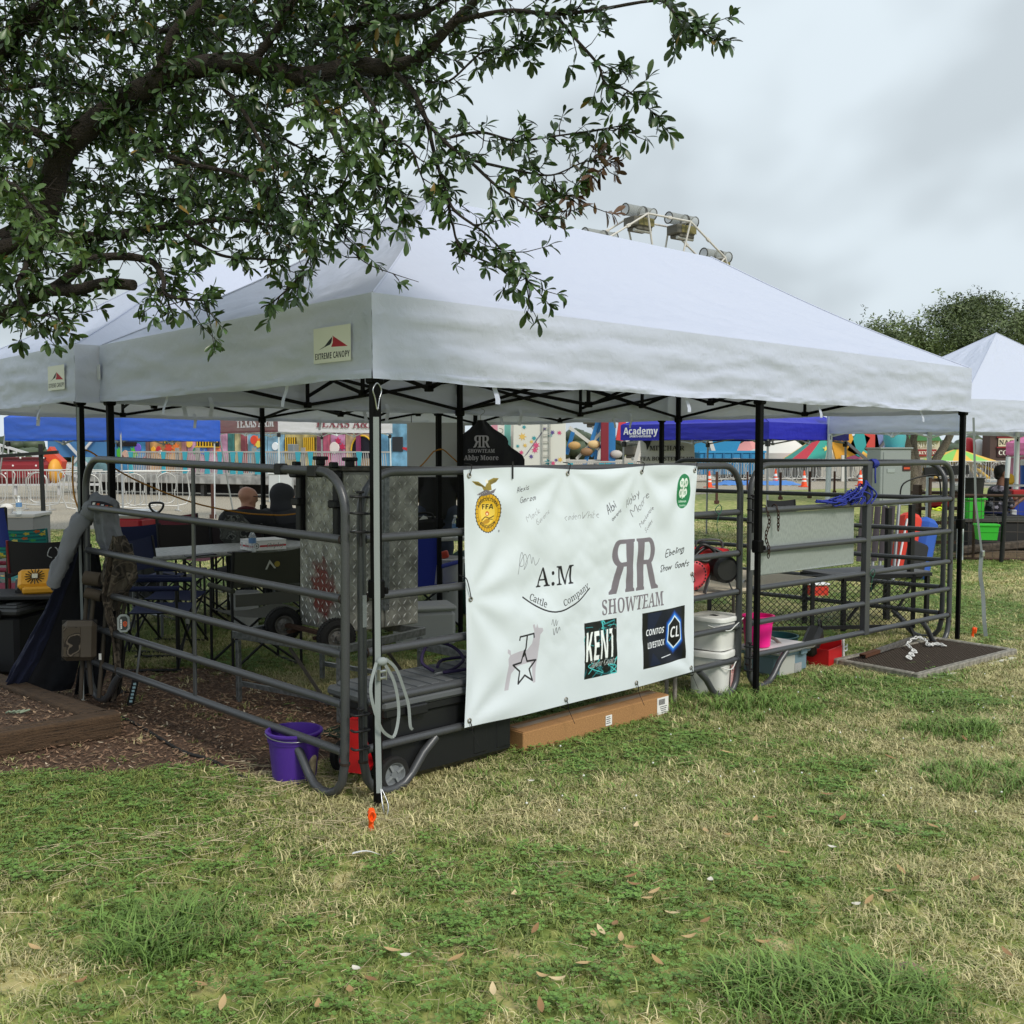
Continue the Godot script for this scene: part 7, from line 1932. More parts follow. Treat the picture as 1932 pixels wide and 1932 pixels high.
	solo("straw_bedding", "brown straw and mulch heaped inside the wire pen", "straw", hay, mat("8a7458", 0.95, 0.0, "speck", 3.0, "crumple", 2.0), fa + Vector3(0.1, 0, -0.15), yaw_of(fa, fb)).set_meta("kind", "stuff")
	var log := thing("log", "grey timber lying in the straw of the wire pen", "timber", W(1880, 1034, 15.9) * Vector3(1, 0, 1), 0.22)
	part(log, "timber", MB.new().box(Vector3(0.1, 0.16, 0), Vector3(1.5, 0.12, 0.14), Basis(Vector3.BACK, 0.06), 0.02), mat("5b5147", 0.9, 0.0, "stain", 4.0))
	# table where the woman sits
	var rt := W(1925, 925, 17.2)
	var tb := thing("red_crate", "red crate on a blue cooler beside the seated woman", "crate", rt * Vector3(1, 0, 1))
	part(tb, "crate", MB.new().box(Vector3(0.05, rt.y - 0.06, 0), Vector3(0.55, 0.14, 0.4), Basis.IDENTITY, 0.015), mat("a3161c", 0.5))
	part(tb, "blue_box", MB.new().box(Vector3(0.05, (rt.y - 0.13) / 2, 0), Vector3(0.5, rt.y - 0.14, 0.4), Basis.IDENTITY, 0.02), mat("1a3aa4", 0.5))
	part(tb, "white_stand", MB.new().box(Vector3(-0.38, 0.47, 0.2), Vector3(0.09, 0.4, 0.05), Basis.IDENTITY, 0.01).box(Vector3(-0.20, 0.47, 0.2), Vector3(0.09, 0.4, 0.05), Basis.IDENTITY, 0.01), mat("c9cccf", 0.6))
	var jug := thing("drink_cooler", "blue and white drink cooler at the very right edge", "cooler", W(1940, 925, 18.0), 0.0)
	part(jug, "body", MB.new().lathe([Vector2(0, 0.0), Vector2(0.13, 0.0), Vector2(0.14, 0.44), Vector2(0, 0.44)], 18), mat("1b57b4", 0.45))
	part(jug, "lid", MB.new().lathe([Vector2(0, 0.54), Vector2(0.13, 0.54), Vector2(0.145, 0.52), Vector2(0.145, 0.44)], 18), mat("dfe2e4", 0.5))
	var jt := thing("table", "low table under the drink cooler", "table", jug.position * Vector3(1, 0, 1))
	part(jt, "table_top", MB.new().box(Vector3(0, jug.position.y - 0.02, 0), Vector3(1.2, 0.036, 0.5), Basis.IDENTITY, 0.006), mat("b8bab8", 0.6))
	for x in [-0.5, 0.5]: part(jt, "leg", MB.new().box(Vector3(x, jug.position.y / 2 - 0.02, 0), Vector3(0.04, jug.position.y - 0.05, 0.3)), blk)
	var yb := thing("chip_bag", "yellow bag behind the seated woman", "bag", W(1905, 905, 17.9), 0.0)
	part(yb, "bag", MB.new().box(Vector3(-0.03, 0.0, 0), Vector3(0.22, 0.2, 0.1), Basis(Vector3.BACK, 0.1), 0.05), mat("d8a41a", 0.5))
	var yt := thing("side_table", "small table under the yellow bag", "table", yb.position * Vector3(1, 0, 1))
	part(yt, "table_top", MB.new().box(Vector3(0, yb.position.y - 0.1, 0), Vector3(0.7, 0.03, 0.4)), mat("b8bab8", 0.6))
	part(yt, "leg", MB.new().box(Vector3(0, yb.position.y / 2 - 0.06, 0), Vector3(0.05, yb.position.y - 0.12, 0.05)), blk)
	director_chair("navy camp chair in which the woman in florals sits", W(1876, 985, 17.0) * Vector3(1, 0, 1), 0.9, mat("1d2148", 0.85), mat("8c8e92", 0.4, 0.5))
	var bm := thing("wooden_bench", "low brown shelf with red goods under the white right tent", "shelf", W(1775, 935, 19.5) * Vector3(1, 0, 1))
	for y in [0.55, 0.85]: part(bm, "board", MB.new().box(Vector3(0, y, 0), Vector3(1.0, 0.05, 0.4)), rusty)
	for x in [-0.45, 0.45]: part(bm, "post", MB.new().box(Vector3(x, 0.5, 0), Vector3(0.06, 1.0, 0.3)), rusty)
	part(bm, "red_goods", MB.new().box(Vector3(-0.05, 0.64, 0.05), Vector3(0.5, 0.12, 0.2), Basis.IDENTITY, 0.03), mat("b8302a", 0.6))
	part(bm, "white_goods", MB.new().box(Vector3(0.3, 0.95, 0.05), Vector3(0.25, 0.14, 0.2), Basis.IDENTITY, 0.03), mat("d8d8d6", 0.6))
	# steel cabinet by the tree
	var ca := W(1682, 940, 31.0) * Vector3(1, 0, 1)
	var cab := thing("utility_cabinet", "tall grey utility cabinet beside the multi-stemmed tree", "cabinet", ca, 0.25)
	var cg := mat("a3abab", 0.45, 0.2, "fine", 1.0)
	part(cab, "body", MB.new().box(Vector3(-0.12, 0.85, 0), Vector3(1.05, 1.7, 0.7), Basis.IDENTITY, 0.02), cg)
	part(cab, "top", MB.new().box(Vector3(-0.12, 1.72, 0), Vector3(1.12, 0.05, 0.8), Basis.IDENTITY, 0.01), cg)
	part(cab, "door", MB.new().box(Vector3(-0.25, 0.85, 0.36), Vector3(0.6, 1.5, 0.02), Basis.IDENTITY, 0.005), cg)
	part(cab, "handle", MB.new().box(Vector3(-0.3, 1.05, 0.38), Vector3(0.26, 0.12, 0.02), Basis.IDENTITY, 0.005), mat("a5adad", 0.4, 0.4))
	part(cab, "warning_sign", MB.new().box(Vector3(0.24, 1.12, 0.365), Vector3(0.26, 0.16, 0.02)), mat("3a1414", 0.5))
	part(cab, "sign_mark", MB.new().box(Vector3(0.24, 1.12, 0.378), Vector3(0.20, 0.06, 0.004)), mat("c84a24", 0.5))
	var tb2 := MB.new().ball(Vector3(0, 0.45, 0), Vector3(0.32, 0.62, 0.3), Basis.IDENTITY, 24, 18)
	for i in tb2.v.size(): tb2.v[i] += tb2.n[i] * 0.06 * ns.get_noise_3dv(tb2.v[i] * 4.0)
	solo("plastic_bag", "pale teal plastic bag standing on the utility cabinet", "bag", tb2, mat("4fa8b4", 0.35), ca + Vector3(0.05, 1.62, 0.0))

# ------------------------------------------------------------------ people
func nets(bones: Array, cell: float, k := 0.03) -> MB:   # bones: [from, to, radius, radius]; one smooth skin round all of them
	var lo := Vector3.ONE * 1e9
	var hi := Vector3.ONE * -1e9
	for b in bones:
		var r := maxf(b[2], b[3]) + cell * 2.5
		for e in [b[0], b[1]]:
			lo = lo.min(e - Vector3.ONE * r); hi = hi.max(e + Vector3.ONE * r)
	var n := Vector3i(((hi - lo) / cell).ceil()) + Vector3i.ONE
	var f := PackedFloat32Array()
	f.resize(n.x * n.y * n.z)
	f.fill(1.0)
	for b in bones:
		var a: Vector3 = b[0]
		var ab: Vector3 = b[1] - a
		var l2 := maxf(ab.length_squared(), 1e-9)
		var r := maxf(b[2], b[3]) + k + cell * 2.0
		var i0 := Vector3i(((a.min(b[1]) - Vector3.ONE * r - lo) / cell).floor()).max(Vector3i.ZERO)
		var i1 := Vector3i(((a.max(b[1]) + Vector3.ONE * r - lo) / cell).ceil()).min(n - Vector3i.ONE)
		for z in range(i0.z, i1.z + 1):
			for y in range(i0.y, i1.y + 1):
				for x in range(i0.x, i1.x + 1):
					var p := lo + Vector3(x, y, z) * cell
					var t := clampf((p - a).dot(ab) / l2, 0.0, 1.0)
					var d := p.distance_to(a + ab * t) - lerpf(b[2], b[3], t)
					var q := (z * n.y + y) * n.x + x
					var h := maxf(k - absf(d - f[q]), 0.0) / k
					f[q] = minf(d, f[q]) - h * h * k * 0.25
	var m := MB.new()
	var at := PackedInt32Array()
	at.resize(f.size()); at.fill(-1)
	var off := [0, 1, n.x, n.x + 1, n.x * n.y, n.x * n.y + 1, n.x * n.y + n.x, n.x * n.y + n.x + 1]
	for z in n.z - 1:
		for y in n.y - 1:
			for x in n.x - 1:
				var q := (z * n.y + y) * n.x + x
				var c := 0
				for e in 8: c += int(f[q + off[e]] < 0.0)
				if c == 0 or c == 8: continue
				var s := Vector3.ZERO
				var cnt := 0
				for e in 8:
					for bit in [1, 2, 4]:
						if e & bit: continue
						var v0 := f[q + off[e]]
						var v1 := f[q + off[e | bit]]
						if (v0 < 0.0) == (v1 < 0.0): continue
						var p := Vector3(e & 1, (e >> 1) & 1, (e >> 2) & 1)
						p[0 if bit == 1 else (1 if bit == 2 else 2)] += v0 / (v0 - v1)
						s += p; cnt += 1
				var g := Vector3(f[q + 1] - f[q], f[q + n.x] - f[q], f[q + n.x * n.y] - f[q])
				g += Vector3(f[q + off[7]] - f[q + off[6]], f[q + off[7]] - f[q + off[5]], f[q + off[7]] - f[q + off[3]])
				at[q] = m.vert(lo + (Vector3(x, y, z) + s / cnt) * cell, g.normalized())
	for z in range(1, n.z - 1):
		for y in range(1, n.y - 1):
			for x in range(1, n.x - 1):
				var q := (z * n.y + y) * n.x + x
				for ax in 3:
					var st: int = [1, n.x, n.x * n.y][ax]
					if (f[q] < 0.0) == (f[q + st] < 0.0): continue
					var u: int = [n.x, n.x * n.y, 1][ax]
					var w: int = [n.x * n.y, 1, n.x][ax]
					var i := [at[q], at[q - u], at[q - u - w], at[q - w]]
					if i.min() < 0: continue
					m.face(i[0], i[1], i[2]); m.face(i[0], i[2], i[3])
	return m

func head(c: Vector3, look: Vector3, r := 0.078) -> Array:   # skull, jaw, nose, ears; look is where the face points
	var f := look.normalized()
	var s := f.cross(Vector3.UP).normalized()
	return [[c + Vector3(0, 0.035, 0) - f * 0.012, c + Vector3(0, 0.03, 0) + f * 0.02, r, r * 0.95], [c + f * 0.03 - Vector3(0, 0.03, 0), c + f * 0.045 - Vector3(0, 0.075, 0), r * 0.72, r * 0.5],
		[c + f * 0.095, c + f * 0.108 - Vector3(0, 0.025, 0), 0.010, 0.015], [c + f * 0.085 + Vector3(0, 0.02, 0) + s * 0.03, c + f * 0.085 + Vector3(0, 0.02, 0) - s * 0.03, 0.016, 0.016],
		[c + s * 0.078 + Vector3(0, 0.015, 0), c + s * 0.08 - Vector3(0, 0.03, 0), 0.016, 0.011], [c - s * 0.078 + Vector3(0, 0.015, 0), c - s * 0.08 - Vector3(0, 0.03, 0), 0.016, 0.011]]

func hand(w: Vector3, dir: Vector3, side: Vector3) -> Array:   # palm, four bent fingers, thumb
	var d := dir.normalized()
	var s := side.normalized()
	var dn := d.cross(s)
	var b := [[w, w + d * 0.08, 0.026, 0.034]]
	for k in 4:
		var p := w + d * 0.085 + s * (k - 1.5) * 0.019
		var l: float = [0.062, 0.075, 0.07, 0.055][k]
		b.append([p, p + d * l * 0.55 + dn * 0.008, 0.0095, 0.0085])
		b.append([p + d * l * 0.55 + dn * 0.008, p + d * l + dn * 0.03, 0.0085, 0.007])
	b.append([w + d * 0.03 - s * 0.025, w + d * 0.07 - s * 0.05, 0.012, 0.009])
	return b

func make_people() -> void:
	var skin := mat("b98a74", 0.6)
	var black := mat("0c0c0f", 0.85, 0.0, "", 2.0, "crumple", 0.2)
	# man in black standing with his back to us
	var fa := W(826, 1050, 12.4)
	var o := thing("person", "person in black T-shirt and dark jeans standing with back turned, head behind board", "person", Vector3(fa.x, 0, fa.z), 0.0)
	var sh := 1.46
	var body := head(Vector3(0, 1.66, -0.03), Vector3(-0.2, -0.2, -1))
	body += [[Vector3(0, 1.42, 0), Vector3(0, 1.58, -0.02), 0.065, 0.055], [Vector3(-0.15, 1.36, 0), Vector3(0.15, 1.36, 0), 0.11, 0.11], [Vector3(0, 1.3, 0), Vector3(0, 1.0, 0), 0.15, 0.15], [Vector3(-0.1, 0.95, 0), Vector3(0.1, 0.95, 0), 0.13, 0.13],
		[Vector3(-0.22, 1.38, 0), Vector3(-0.27, 1.10, 0.02), 0.06, 0.047], [Vector3(-0.27, 1.10, 0.02), Vector3(-0.17, 0.99, -0.20), 0.045, 0.03],
		[Vector3(0.22, 1.38, 0), Vector3(0.29, 1.11, 0.02), 0.06, 0.047], [Vector3(0.29, 1.11, 0.02), Vector3(0.15, 1.06, -0.20), 0.045, 0.03],
		[Vector3(-0.1, 0.9, 0), Vector3(-0.11, 0.5, 0), 0.095, 0.062], [Vector3(-0.11, 0.5, 0), Vector3(-0.11, 0.09, 0.02), 0.06, 0.04], [Vector3(0.1, 0.9, 0), Vector3(0.11, 0.5, 0), 0.095, 0.062], [Vector3(0.11, 0.5, 0), Vector3(0.11, 0.09, 0.02), 0.06, 0.04],
		[Vector3(-0.11, 0.045, 0.04), Vector3(-0.12, 0.035, -0.14), 0.045, 0.035], [Vector3(0.11, 0.045, 0.04), Vector3(0.12, 0.035, -0.14), 0.045, 0.035]]
	body += hand(Vector3(-0.17, 0.99, -0.20), Vector3(0.5, 0.1, -0.6), Vector3(0, 1, 0))
	body += hand(Vector3(0.15, 1.06, -0.20), Vector3(-0.5, 0.1, -0.6), Vector3(0, 1, 0))
	part(o, "body", nets(body, 0.02), skin)
	part(o, "t_shirt", nets([[Vector3(-0.16, 1.37, 0), Vector3(0.16, 1.37, 0), 0.12, 0.12], [Vector3(0, 1.34, 0.01), Vector3(0, 0.95, 0.01), 0.175, 0.178], [Vector3(-0.11, 1.1, 0.01), Vector3(-0.1, 0.9, 0.01), 0.12, 0.125], [Vector3(0.11, 1.1, 0.01), Vector3(0.1, 0.9, 0.01), 0.12, 0.125], [Vector3(-0.2, 1.39, 0), Vector3(-0.275, 1.17, 0.015), 0.085, 0.075], [Vector3(0.2, 1.39, 0), Vector3(0.285, 1.18, 0.015), 0.085, 0.075]], 0.022, 0.05), black)
	part(o, "jeans", nets([[Vector3(-0.1, 0.92, 0), Vector3(0.1, 0.92, 0), 0.15, 0.15], [Vector3(-0.1, 0.86, 0), Vector3(-0.11, 0.48, 0), 0.115, 0.08], [Vector3(-0.11, 0.48, 0), Vector3(-0.11, 0.08, 0.02), 0.078, 0.072], [Vector3(0.1, 0.86, 0), Vector3(0.11, 0.48, 0), 0.115, 0.08], [Vector3(0.11, 0.48, 0), Vector3(0.11, 0.08, 0.02), 0.078, 0.072]], 0.025, 0.04), mat("232a3a", 0.9))
	part(o, "shoes", nets([[Vector3(-0.11, 0.045, 0.05), Vector3(-0.12, 0.04, -0.16), 0.052, 0.042], [Vector3(0.11, 0.045, 0.05), Vector3(0.12, 0.04, -0.16), 0.052, 0.042]], 0.015, 0.02), mat("2a2622", 0.8))
	part(o, "hair", nets([[Vector3(0, 1.70, -0.0), Vector3(0, 1.70, -0.02), 0.087, 0.085], [Vector3(0, 1.66, 0.03), Vector3(0, 1.63, 0.03), 0.07, 0.06]], 0.012, 0.03), mat("231a14", 0.9))
	# seated people: a bald man and another in a hood, backs to us
	for q in [[467, 940, 10.6, "bald man in dark red collared dark jacket sitting in a camp chair, seen from behind", Vector3(0.75, -0.05, -0.65), 0], [536, 938, 10.8, "person in dark grey hood sitting right of the bald man", Vector3(0.95, -0.1, -0.2), 1]]:
		var hp := W(q[0], q[1], q[2])
		var p := thing("person", q[3], "person", Vector3(hp.x, 0, hp.z))
		var c := Vector3(0, hp.y, 0)
		var sy := hp.y - 0.20
		var b := head(c, q[4], 0.084)
		b += [[Vector3(0, sy, 0.03), c - Vector3(0, 0.05, -0.01), 0.07, 0.06], [Vector3(-0.15, sy - 0.05, 0.05), Vector3(0.15, sy - 0.05, 0.05), 0.10, 0.10], [Vector3(0, sy - 0.1, 0.05), Vector3(0, 0.55, 0.02), 0.15, 0.15],
			[Vector3(-0.21, sy - 0.04, 0.05), Vector3(-0.27, sy - 0.30, 0.0), 0.06, 0.047], [Vector3(-0.27, sy - 0.30, 0.0), Vector3(-0.2, sy - 0.34, -0.25), 0.045, 0.03], [Vector3(0.21, sy - 0.04, 0.05), Vector3(0.27, sy - 0.30, 0.0), 0.06, 0.047], [Vector3(0.27, sy - 0.30, 0.0), Vector3(0.2, sy - 0.34, -0.25), 0.045, 0.03],
			[Vector3(-0.1, 0.53, 0), Vector3(-0.13, 0.5, -0.42), 0.09, 0.065], [Vector3(-0.13, 0.5, -0.42), Vector3(-0.13, 0.08, -0.45), 0.06, 0.04], [Vector3(0.1, 0.53, 0), Vector3(0.13, 0.5, -0.42), 0.09, 0.065], [Vector3(0.13, 0.5, -0.42), Vector3(0.13, 0.08, -0.45), 0.06, 0.04],
			[Vector3(-0.13, 0.04, -0.43), Vector3(-0.14, 0.035, -0.6), 0.045, 0.035], [Vector3(0.13, 0.04, -0.43), Vector3(0.14, 0.035, -0.6), 0.045, 0.035]]
		b += hand(Vector3(-0.2, sy - 0.34, -0.25), Vector3(0.6, 0, -0.5), Vector3(0, 1, 0)) + hand(Vector3(0.2, sy - 0.34, -0.25), Vector3(-0.6, 0, -0.5), Vector3(0, 1, 0))
		part(p, "body", nets(b, 0.018), mat("bd8a74", 0.5) if q[5] == 0 else skin)
		var jm := mat("1a1b20", 0.9, 0.0, "", 2.0, "crumple", 0.3) if q[5] == 0 else mat("3b3d43", 0.95, 0.0, "fine", 10.0)
		part(p, "jacket", nets([[Vector3(-0.16, sy - 0.03, 0.05), Vector3(0.16, sy - 0.03, 0.05), 0.115, 0.115], [Vector3(0, sy - 0.08, 0.05), Vector3(0, 0.55, 0.03), 0.18, 0.185], [Vector3(-0.2, sy - 0.03, 0.05), Vector3(-0.275, sy - 0.30, 0.01), 0.085, 0.07], [Vector3(-0.275, sy - 0.30, 0.01), Vector3(-0.21, sy - 0.34, -0.21), 0.065, 0.05], [Vector3(0.2, sy - 0.03, 0.05), Vector3(0.275, sy - 0.30, 0.01), 0.085, 0.07], [Vector3(0.275, sy - 0.30, 0.01), Vector3(0.21, sy - 0.34, -0.21), 0.065, 0.05]], 0.024, 0.05), jm)
		part(p, "trousers", nets([[Vector3(-0.1, 0.52, 0.02), Vector3(0.1, 0.52, 0.02), 0.13, 0.13], [Vector3(-0.1, 0.53, 0), Vector3(-0.13, 0.5, -0.42), 0.11, 0.08], [Vector3(-0.13, 0.5, -0.42), Vector3(-0.13, 0.08, -0.45), 0.078, 0.07], [Vector3(0.1, 0.53, 0), Vector3(0.13, 0.5, -0.42), 0.11, 0.08], [Vector3(0.13, 0.5, -0.42), Vector3(0.13, 0.08, -0.45), 0.078, 0.07]], 0.026, 0.04), mat("23262c", 0.9))
		if q[5] == 0:
			part(p, "collar", MB.new().tube(curve([Vector3(-0.07, sy + 0.085, 0.06), Vector3(0, sy + 0.10, 0.095), Vector3(0.07, sy + 0.085, 0.06), Vector3(0.06, sy + 0.07, -0.02), Vector3(-0.06, sy + 0.07, -0.02)], 4, true), 0.025, 8, false, true), mat("4c1a22", 0.9))
			var f: Vector3 = q[4].normalized()
			var s := f.cross(Vector3.UP).normalized()
			part(p, "glasses", MB.new().tube([c + f * 0.09 + s * 0.07 + Vector3(0, 0.02, 0), c + s * 0.085 + Vector3(0, 0.025, 0)], 0.004, 5).tube([c + f * 0.105 + s * 0.06 + Vector3(0, 0.015, 0), c + f * 0.11 - s * 0.06 + Vector3(0, 0.015, 0)], 0.005, 5), mat("1c1c1e", 0.4))
		else:
			part(p, "hood", nets([[c + Vector3(-0.03, 0.04, 0.02), c + Vector3(0.0, 0.035, 0.0), 0.115, 0.11], [c + Vector3(-0.03, 0.0, 0.03), c + Vector3(-0.02, -0.12, 0.05), 0.10, 0.12]], 0.014, 0.04), jm)
		director_chair("camp chair with dark red seat under the bald man" if q[5] == 0 else "dark camp chair under the hooded person", Vector3(hp.x, 0, hp.z + 0.06), PI - 0.15, mat("2a2022", 0.9) if q[5] == 0 else mat("1d1e22", 0.9), mat("1a1b1d", 0.45, 0.2))
	# woman seated at the right
	var hp := W(1890, 893, 16.9)
	var wn := thing("person", "woman in black floral blouse seated in profile at the right edge", "person", Vector3(hp.x, 0, hp.z))
	var c := Vector3(0.0, hp.y, 0)
	var b := head(c, Vector3(1, -0.1, 0.15))
	var sy := hp.y - 0.27
	b += [[Vector3(-0.03, sy, 0), c - Vector3(0.0, 0.05, 0), 0.065, 0.055], [Vector3(-0.05, sy - 0.05, -0.13), Vector3(-0.05, sy - 0.05, 0.13), 0.09, 0.09], [Vector3(-0.05, sy - 0.1, 0), Vector3(-0.08, 0.52, 0), 0.14, 0.15],
		[Vector3(-0.03, sy - 0.05, 0.17), Vector3(0.08, sy - 0.27, 0.2), 0.055, 0.042], [Vector3(0.08, sy - 0.27, 0.2), Vector3(0.29, sy - 0.14, 0.14), 0.04, 0.028], [Vector3(-0.03, sy - 0.05, -0.17), Vector3(0.08, sy - 0.27, -0.2), 0.055, 0.042], [Vector3(0.08, sy - 0.27, -0.2), Vector3(0.28, sy - 0.16, -0.1), 0.04, 0.028],
		[Vector3(-0.05, 0.52, 0.1), Vector3(0.36, 0.5, 0.12), 0.09, 0.065], [Vector3(0.36, 0.5, 0.12), Vector3(0.38, 0.08, 0.12), 0.06, 0.04], [Vector3(-0.05, 0.52, -0.1), Vector3(0.36, 0.5, -0.12), 0.09, 0.065], [Vector3(0.36, 0.5, -0.12), Vector3(0.38, 0.08, -0.12), 0.06, 0.04], [Vector3(0.37, 0.04, 0.12), Vector3(0.5, 0.035, 0.12), 0.04, 0.03], [Vector3(0.37, 0.04, -0.12), Vector3(0.5, 0.035, -0.12), 0.04, 0.03]]
	b += hand(Vector3(0.29, sy - 0.14, 0.14), Vector3(0.6, 0.4, 0), Vector3(0, 0, 1)) + hand(Vector3(0.28, sy - 0.16, -0.1), Vector3(0.6, 0.4, 0), Vector3(0, 0, 1))
	part(wn, "body", nets(b, 0.018), mat("6e4836", 0.6))
	var a := Art.new(self, 200, 200, Color("15151f"))
	for k in 38:
		var p := Vector2(rng.randf() * 200, rng.randf() * 200)
		for e in 5: a.oval(p.x + cos(TAU * e / 5) * 5, p.y + sin(TAU * e / 5) * 5, 4.5, 3.2, Color("a9a2b4"), TAU * e / 5)
	var fm := StandardMaterial3D.new()
	fm.albedo_texture = ImageTexture.create_from_image(a.done())
	fm.uv1_triplanar = true; fm.uv1_scale = Vector3.ONE * 1.5
	fm.roughness = 0.85
	part(wn, "blouse", nets([[Vector3(-0.05, sy - 0.04, -0.14), Vector3(-0.05, sy - 0.04, 0.14), 0.105, 0.105], [Vector3(-0.05, sy - 0.1, 0), Vector3(-0.08, 0.55, 0), 0.17, 0.19], [Vector3(-0.03, sy - 0.05, 0.17), Vector3(0.06, sy - 0.23, 0.2), 0.08, 0.07], [Vector3(-0.03, sy - 0.05, -0.17), Vector3(0.06, sy - 0.23, -0.2), 0.08, 0.07]], 0.022, 0.05), fm)
	part(wn, "hair", nets([[c + Vector3(-0.03, 0.05, 0), c + Vector3(0.0, 0.07, 0), 0.095, 0.08], [c + Vector3(-0.05, 0.0, 0), c + Vector3(-0.06, -0.06, 0), 0.07, 0.05]], 0.012, 0.03), mat("15100e", 0.8))
	part(wn, "trousers", nets([[Vector3(-0.06, 0.52, -0.08), Vector3(-0.06, 0.52, 0.08), 0.14, 0.14], [Vector3(-0.05, 0.52, 0.1), Vector3(0.36, 0.5, 0.12), 0.11, 0.08], [Vector3(0.36, 0.5, 0.12), Vector3(0.38, 0.1, 0.12), 0.08, 0.065], [Vector3(-0.05, 0.52, -0.1), Vector3(0.36, 0.5, -0.12), 0.11, 0.08], [Vector3(0.36, 0.5, -0.12), Vector3(0.38, 0.1, -0.12), 0.08, 0.065]], 0.026, 0.04), mat("1b1e2a", 0.9))

# ------------------------------------------------------------------ the fair beyond
func make_fairground() -> void:
	var steel := mat("b9bbbb", 0.5, 0.3)
	# funhouse trailer: a long painted front on a deck with a railing
	var a := W(140, 930, 41.0) * Vector3(1, 0, 1)
	var b := W(790, 930, 34.0) * Vector3(1, 0, 1)
	var L := a.distance_to(b)
	var o := thing("funhouse", "long painted funhouse trailer with railed deck at the fair", "funhouse", a, yaw_of(a, b))
	var dir := (b - a).normalized()
	var nrm := Vector3(-dir.z, 0, dir.x)
	var along := func(px: float) -> float:
		var r := ray(px, 880)
		var e := Vector3(0, 0, 0)
		var k := (a - e).dot(nrm) / r.dot(nrm)
		return (r * k - a).dot(dir)
	var deck := 0.78
	part(o, "deck", MB.new().box(Vector3(L / 2, deck - 0.16, 0.35), Vector3(L, 0.32, 1.5), Basis.IDENTITY, 0.02), mat("c3c2be", 0.7, 0.0, "stain", 0.6))
	part(o, "chassis", MB.new().box(Vector3(L / 2, 0.3, -0.2), Vector3(L - 1.0, 0.4, 1.0)), mat("2a2725", 0.9))
	for x in [2.0, 4.6, 7.4, 9.2, 11.5]: part(o, "jack", MB.new().box(Vector3(x, 0.2, 0.7), Vector3(0.16, 0.42, 0.16)), mat("5b5a58", 0.7, 0.3))
	for q in [[120, 193, "93cdd2"], [193, 199, "9a565c"], [199, 264, "2c95dc"], [264, 270, "7d4a44"], [270, 332, "e6a04e"], [332, 341, "ad6868"], [341, 417, "e29ac2"], [417, 430, "1f7f78"], [430, 444, "e2cf8c"], [444, 455, "9c3340"], [455, 492, "7fc4e4"], [492, 525, "8ec9ec"], [525, 588, "d9c06a"], [588, 600, "8a3558"], [600, 612, "c94468"], [612, 640, "e08ac0"], [640, 700, "edc18c"], [700, 722, "5aa8d8"], [722, 800, "6fb4dc"]]:
		var x0: float = along.call(q[0])
		var x1: float = along.call(q[1])
		var narrow: bool = q[1] - q[0] < 13
		part(o, "painted_column" if narrow else "painted_panel", MB.new().box(Vector3((x0 + x1) / 2, deck + 1.3, -0.42 + (0.08 if narrow else 0.0)), Vector3(x1 - x0 - 0.02, 2.6, 0.12), Basis.IDENTITY, 0.02), mat(Color(q[2]).lerp(Color.WHITE, 0.18).to_html(false), 0.6, 0.0, "stain", 0.5))
	var onwall := func(px: float, py: float) -> Vector3:
		var x: float = along.call(px)
		return Vector3(x, EYE + (850.0 - py) / FOCAL * -(a + dir * x).z, -0.352)
	var disc := func(px: float, py: float, r: float, hex: String, called := "painted_disc") -> void:
		var c: Vector3 = onwall.call(px, py)
		part(o, called, MB.new().lathe([Vector2(0, 0.02), Vector2(r, 0.02), Vector2(r + 0.01, 0)], 22, Transform3D(Basis(Vector3.RIGHT, PI / 2), c)), mat(hex, 0.6))
	for q in [[248, 845, 0.16, "7a5ac8"], [224, 858, 0.17, "e6b9a4"], [219, 861, 0.06, "8e2030"], [230, 868, 0.05, "f4f0e8"], [262, 868, 0.14, "c02c3c"], [287, 848, 0.12, "c02c30"], [290, 853, 0.08, "f0e4d8"], [357, 851, 0.13, "3f9c6a"], [357, 851, 0.07, "cfeadb"], [372, 849, 0.17, "4a78d0"], [372, 848, 0.09, "a8c8f4"], [345, 836, 0.16, "ecc04c"], [277, 848, 0.1, "f0b02c"], [620, 845, 0.2, "e9dcd6"], [508, 842, 0.14, "f0f4f8"], [468, 830, 0.16, "e04a30"], [476, 838, 0.12, "f0d050"]]: disc.call(q[0], q[1], q[2], q[3])
	var starry := func(px: float, py: float, r: float, hex: String, nn: int) -> void:
		var p := PackedVector2Array()
		for k in nn * 2: p.append(Vector2(0, r * (1.0 if k % 2 == 0 else 0.5)).rotated(TAU * k / (nn * 2)))
		part(o, "painted_star", MB.new().prism(p, 0.03, Transform3D(Basis.IDENTITY, onwall.call(px, py) + Vector3(0, 0, 0.012))), mat(hex, 0.6))
	for q in [[212, 855, 0.26, "58c43c", 9], [240, 854, 0.26, "58c43c", 9], [306, 845, 0.25, "d2462c", 7], [320, 846, 0.22, "e8782c", 8], [397, 847, 0.25, "e07a54", 6], [474, 834, 0.24, "e8742c", 8], [627, 832, 0.14, "c02450", 6], [635, 843, 0.14, "c02450", 6]]: starry.call(q[0], q[1], q[2], q[3], q[4])
	# dark barred openings
	var dk := mat("1b1512", 0.8)
	var yel := mat("e0b42c", 0.5)
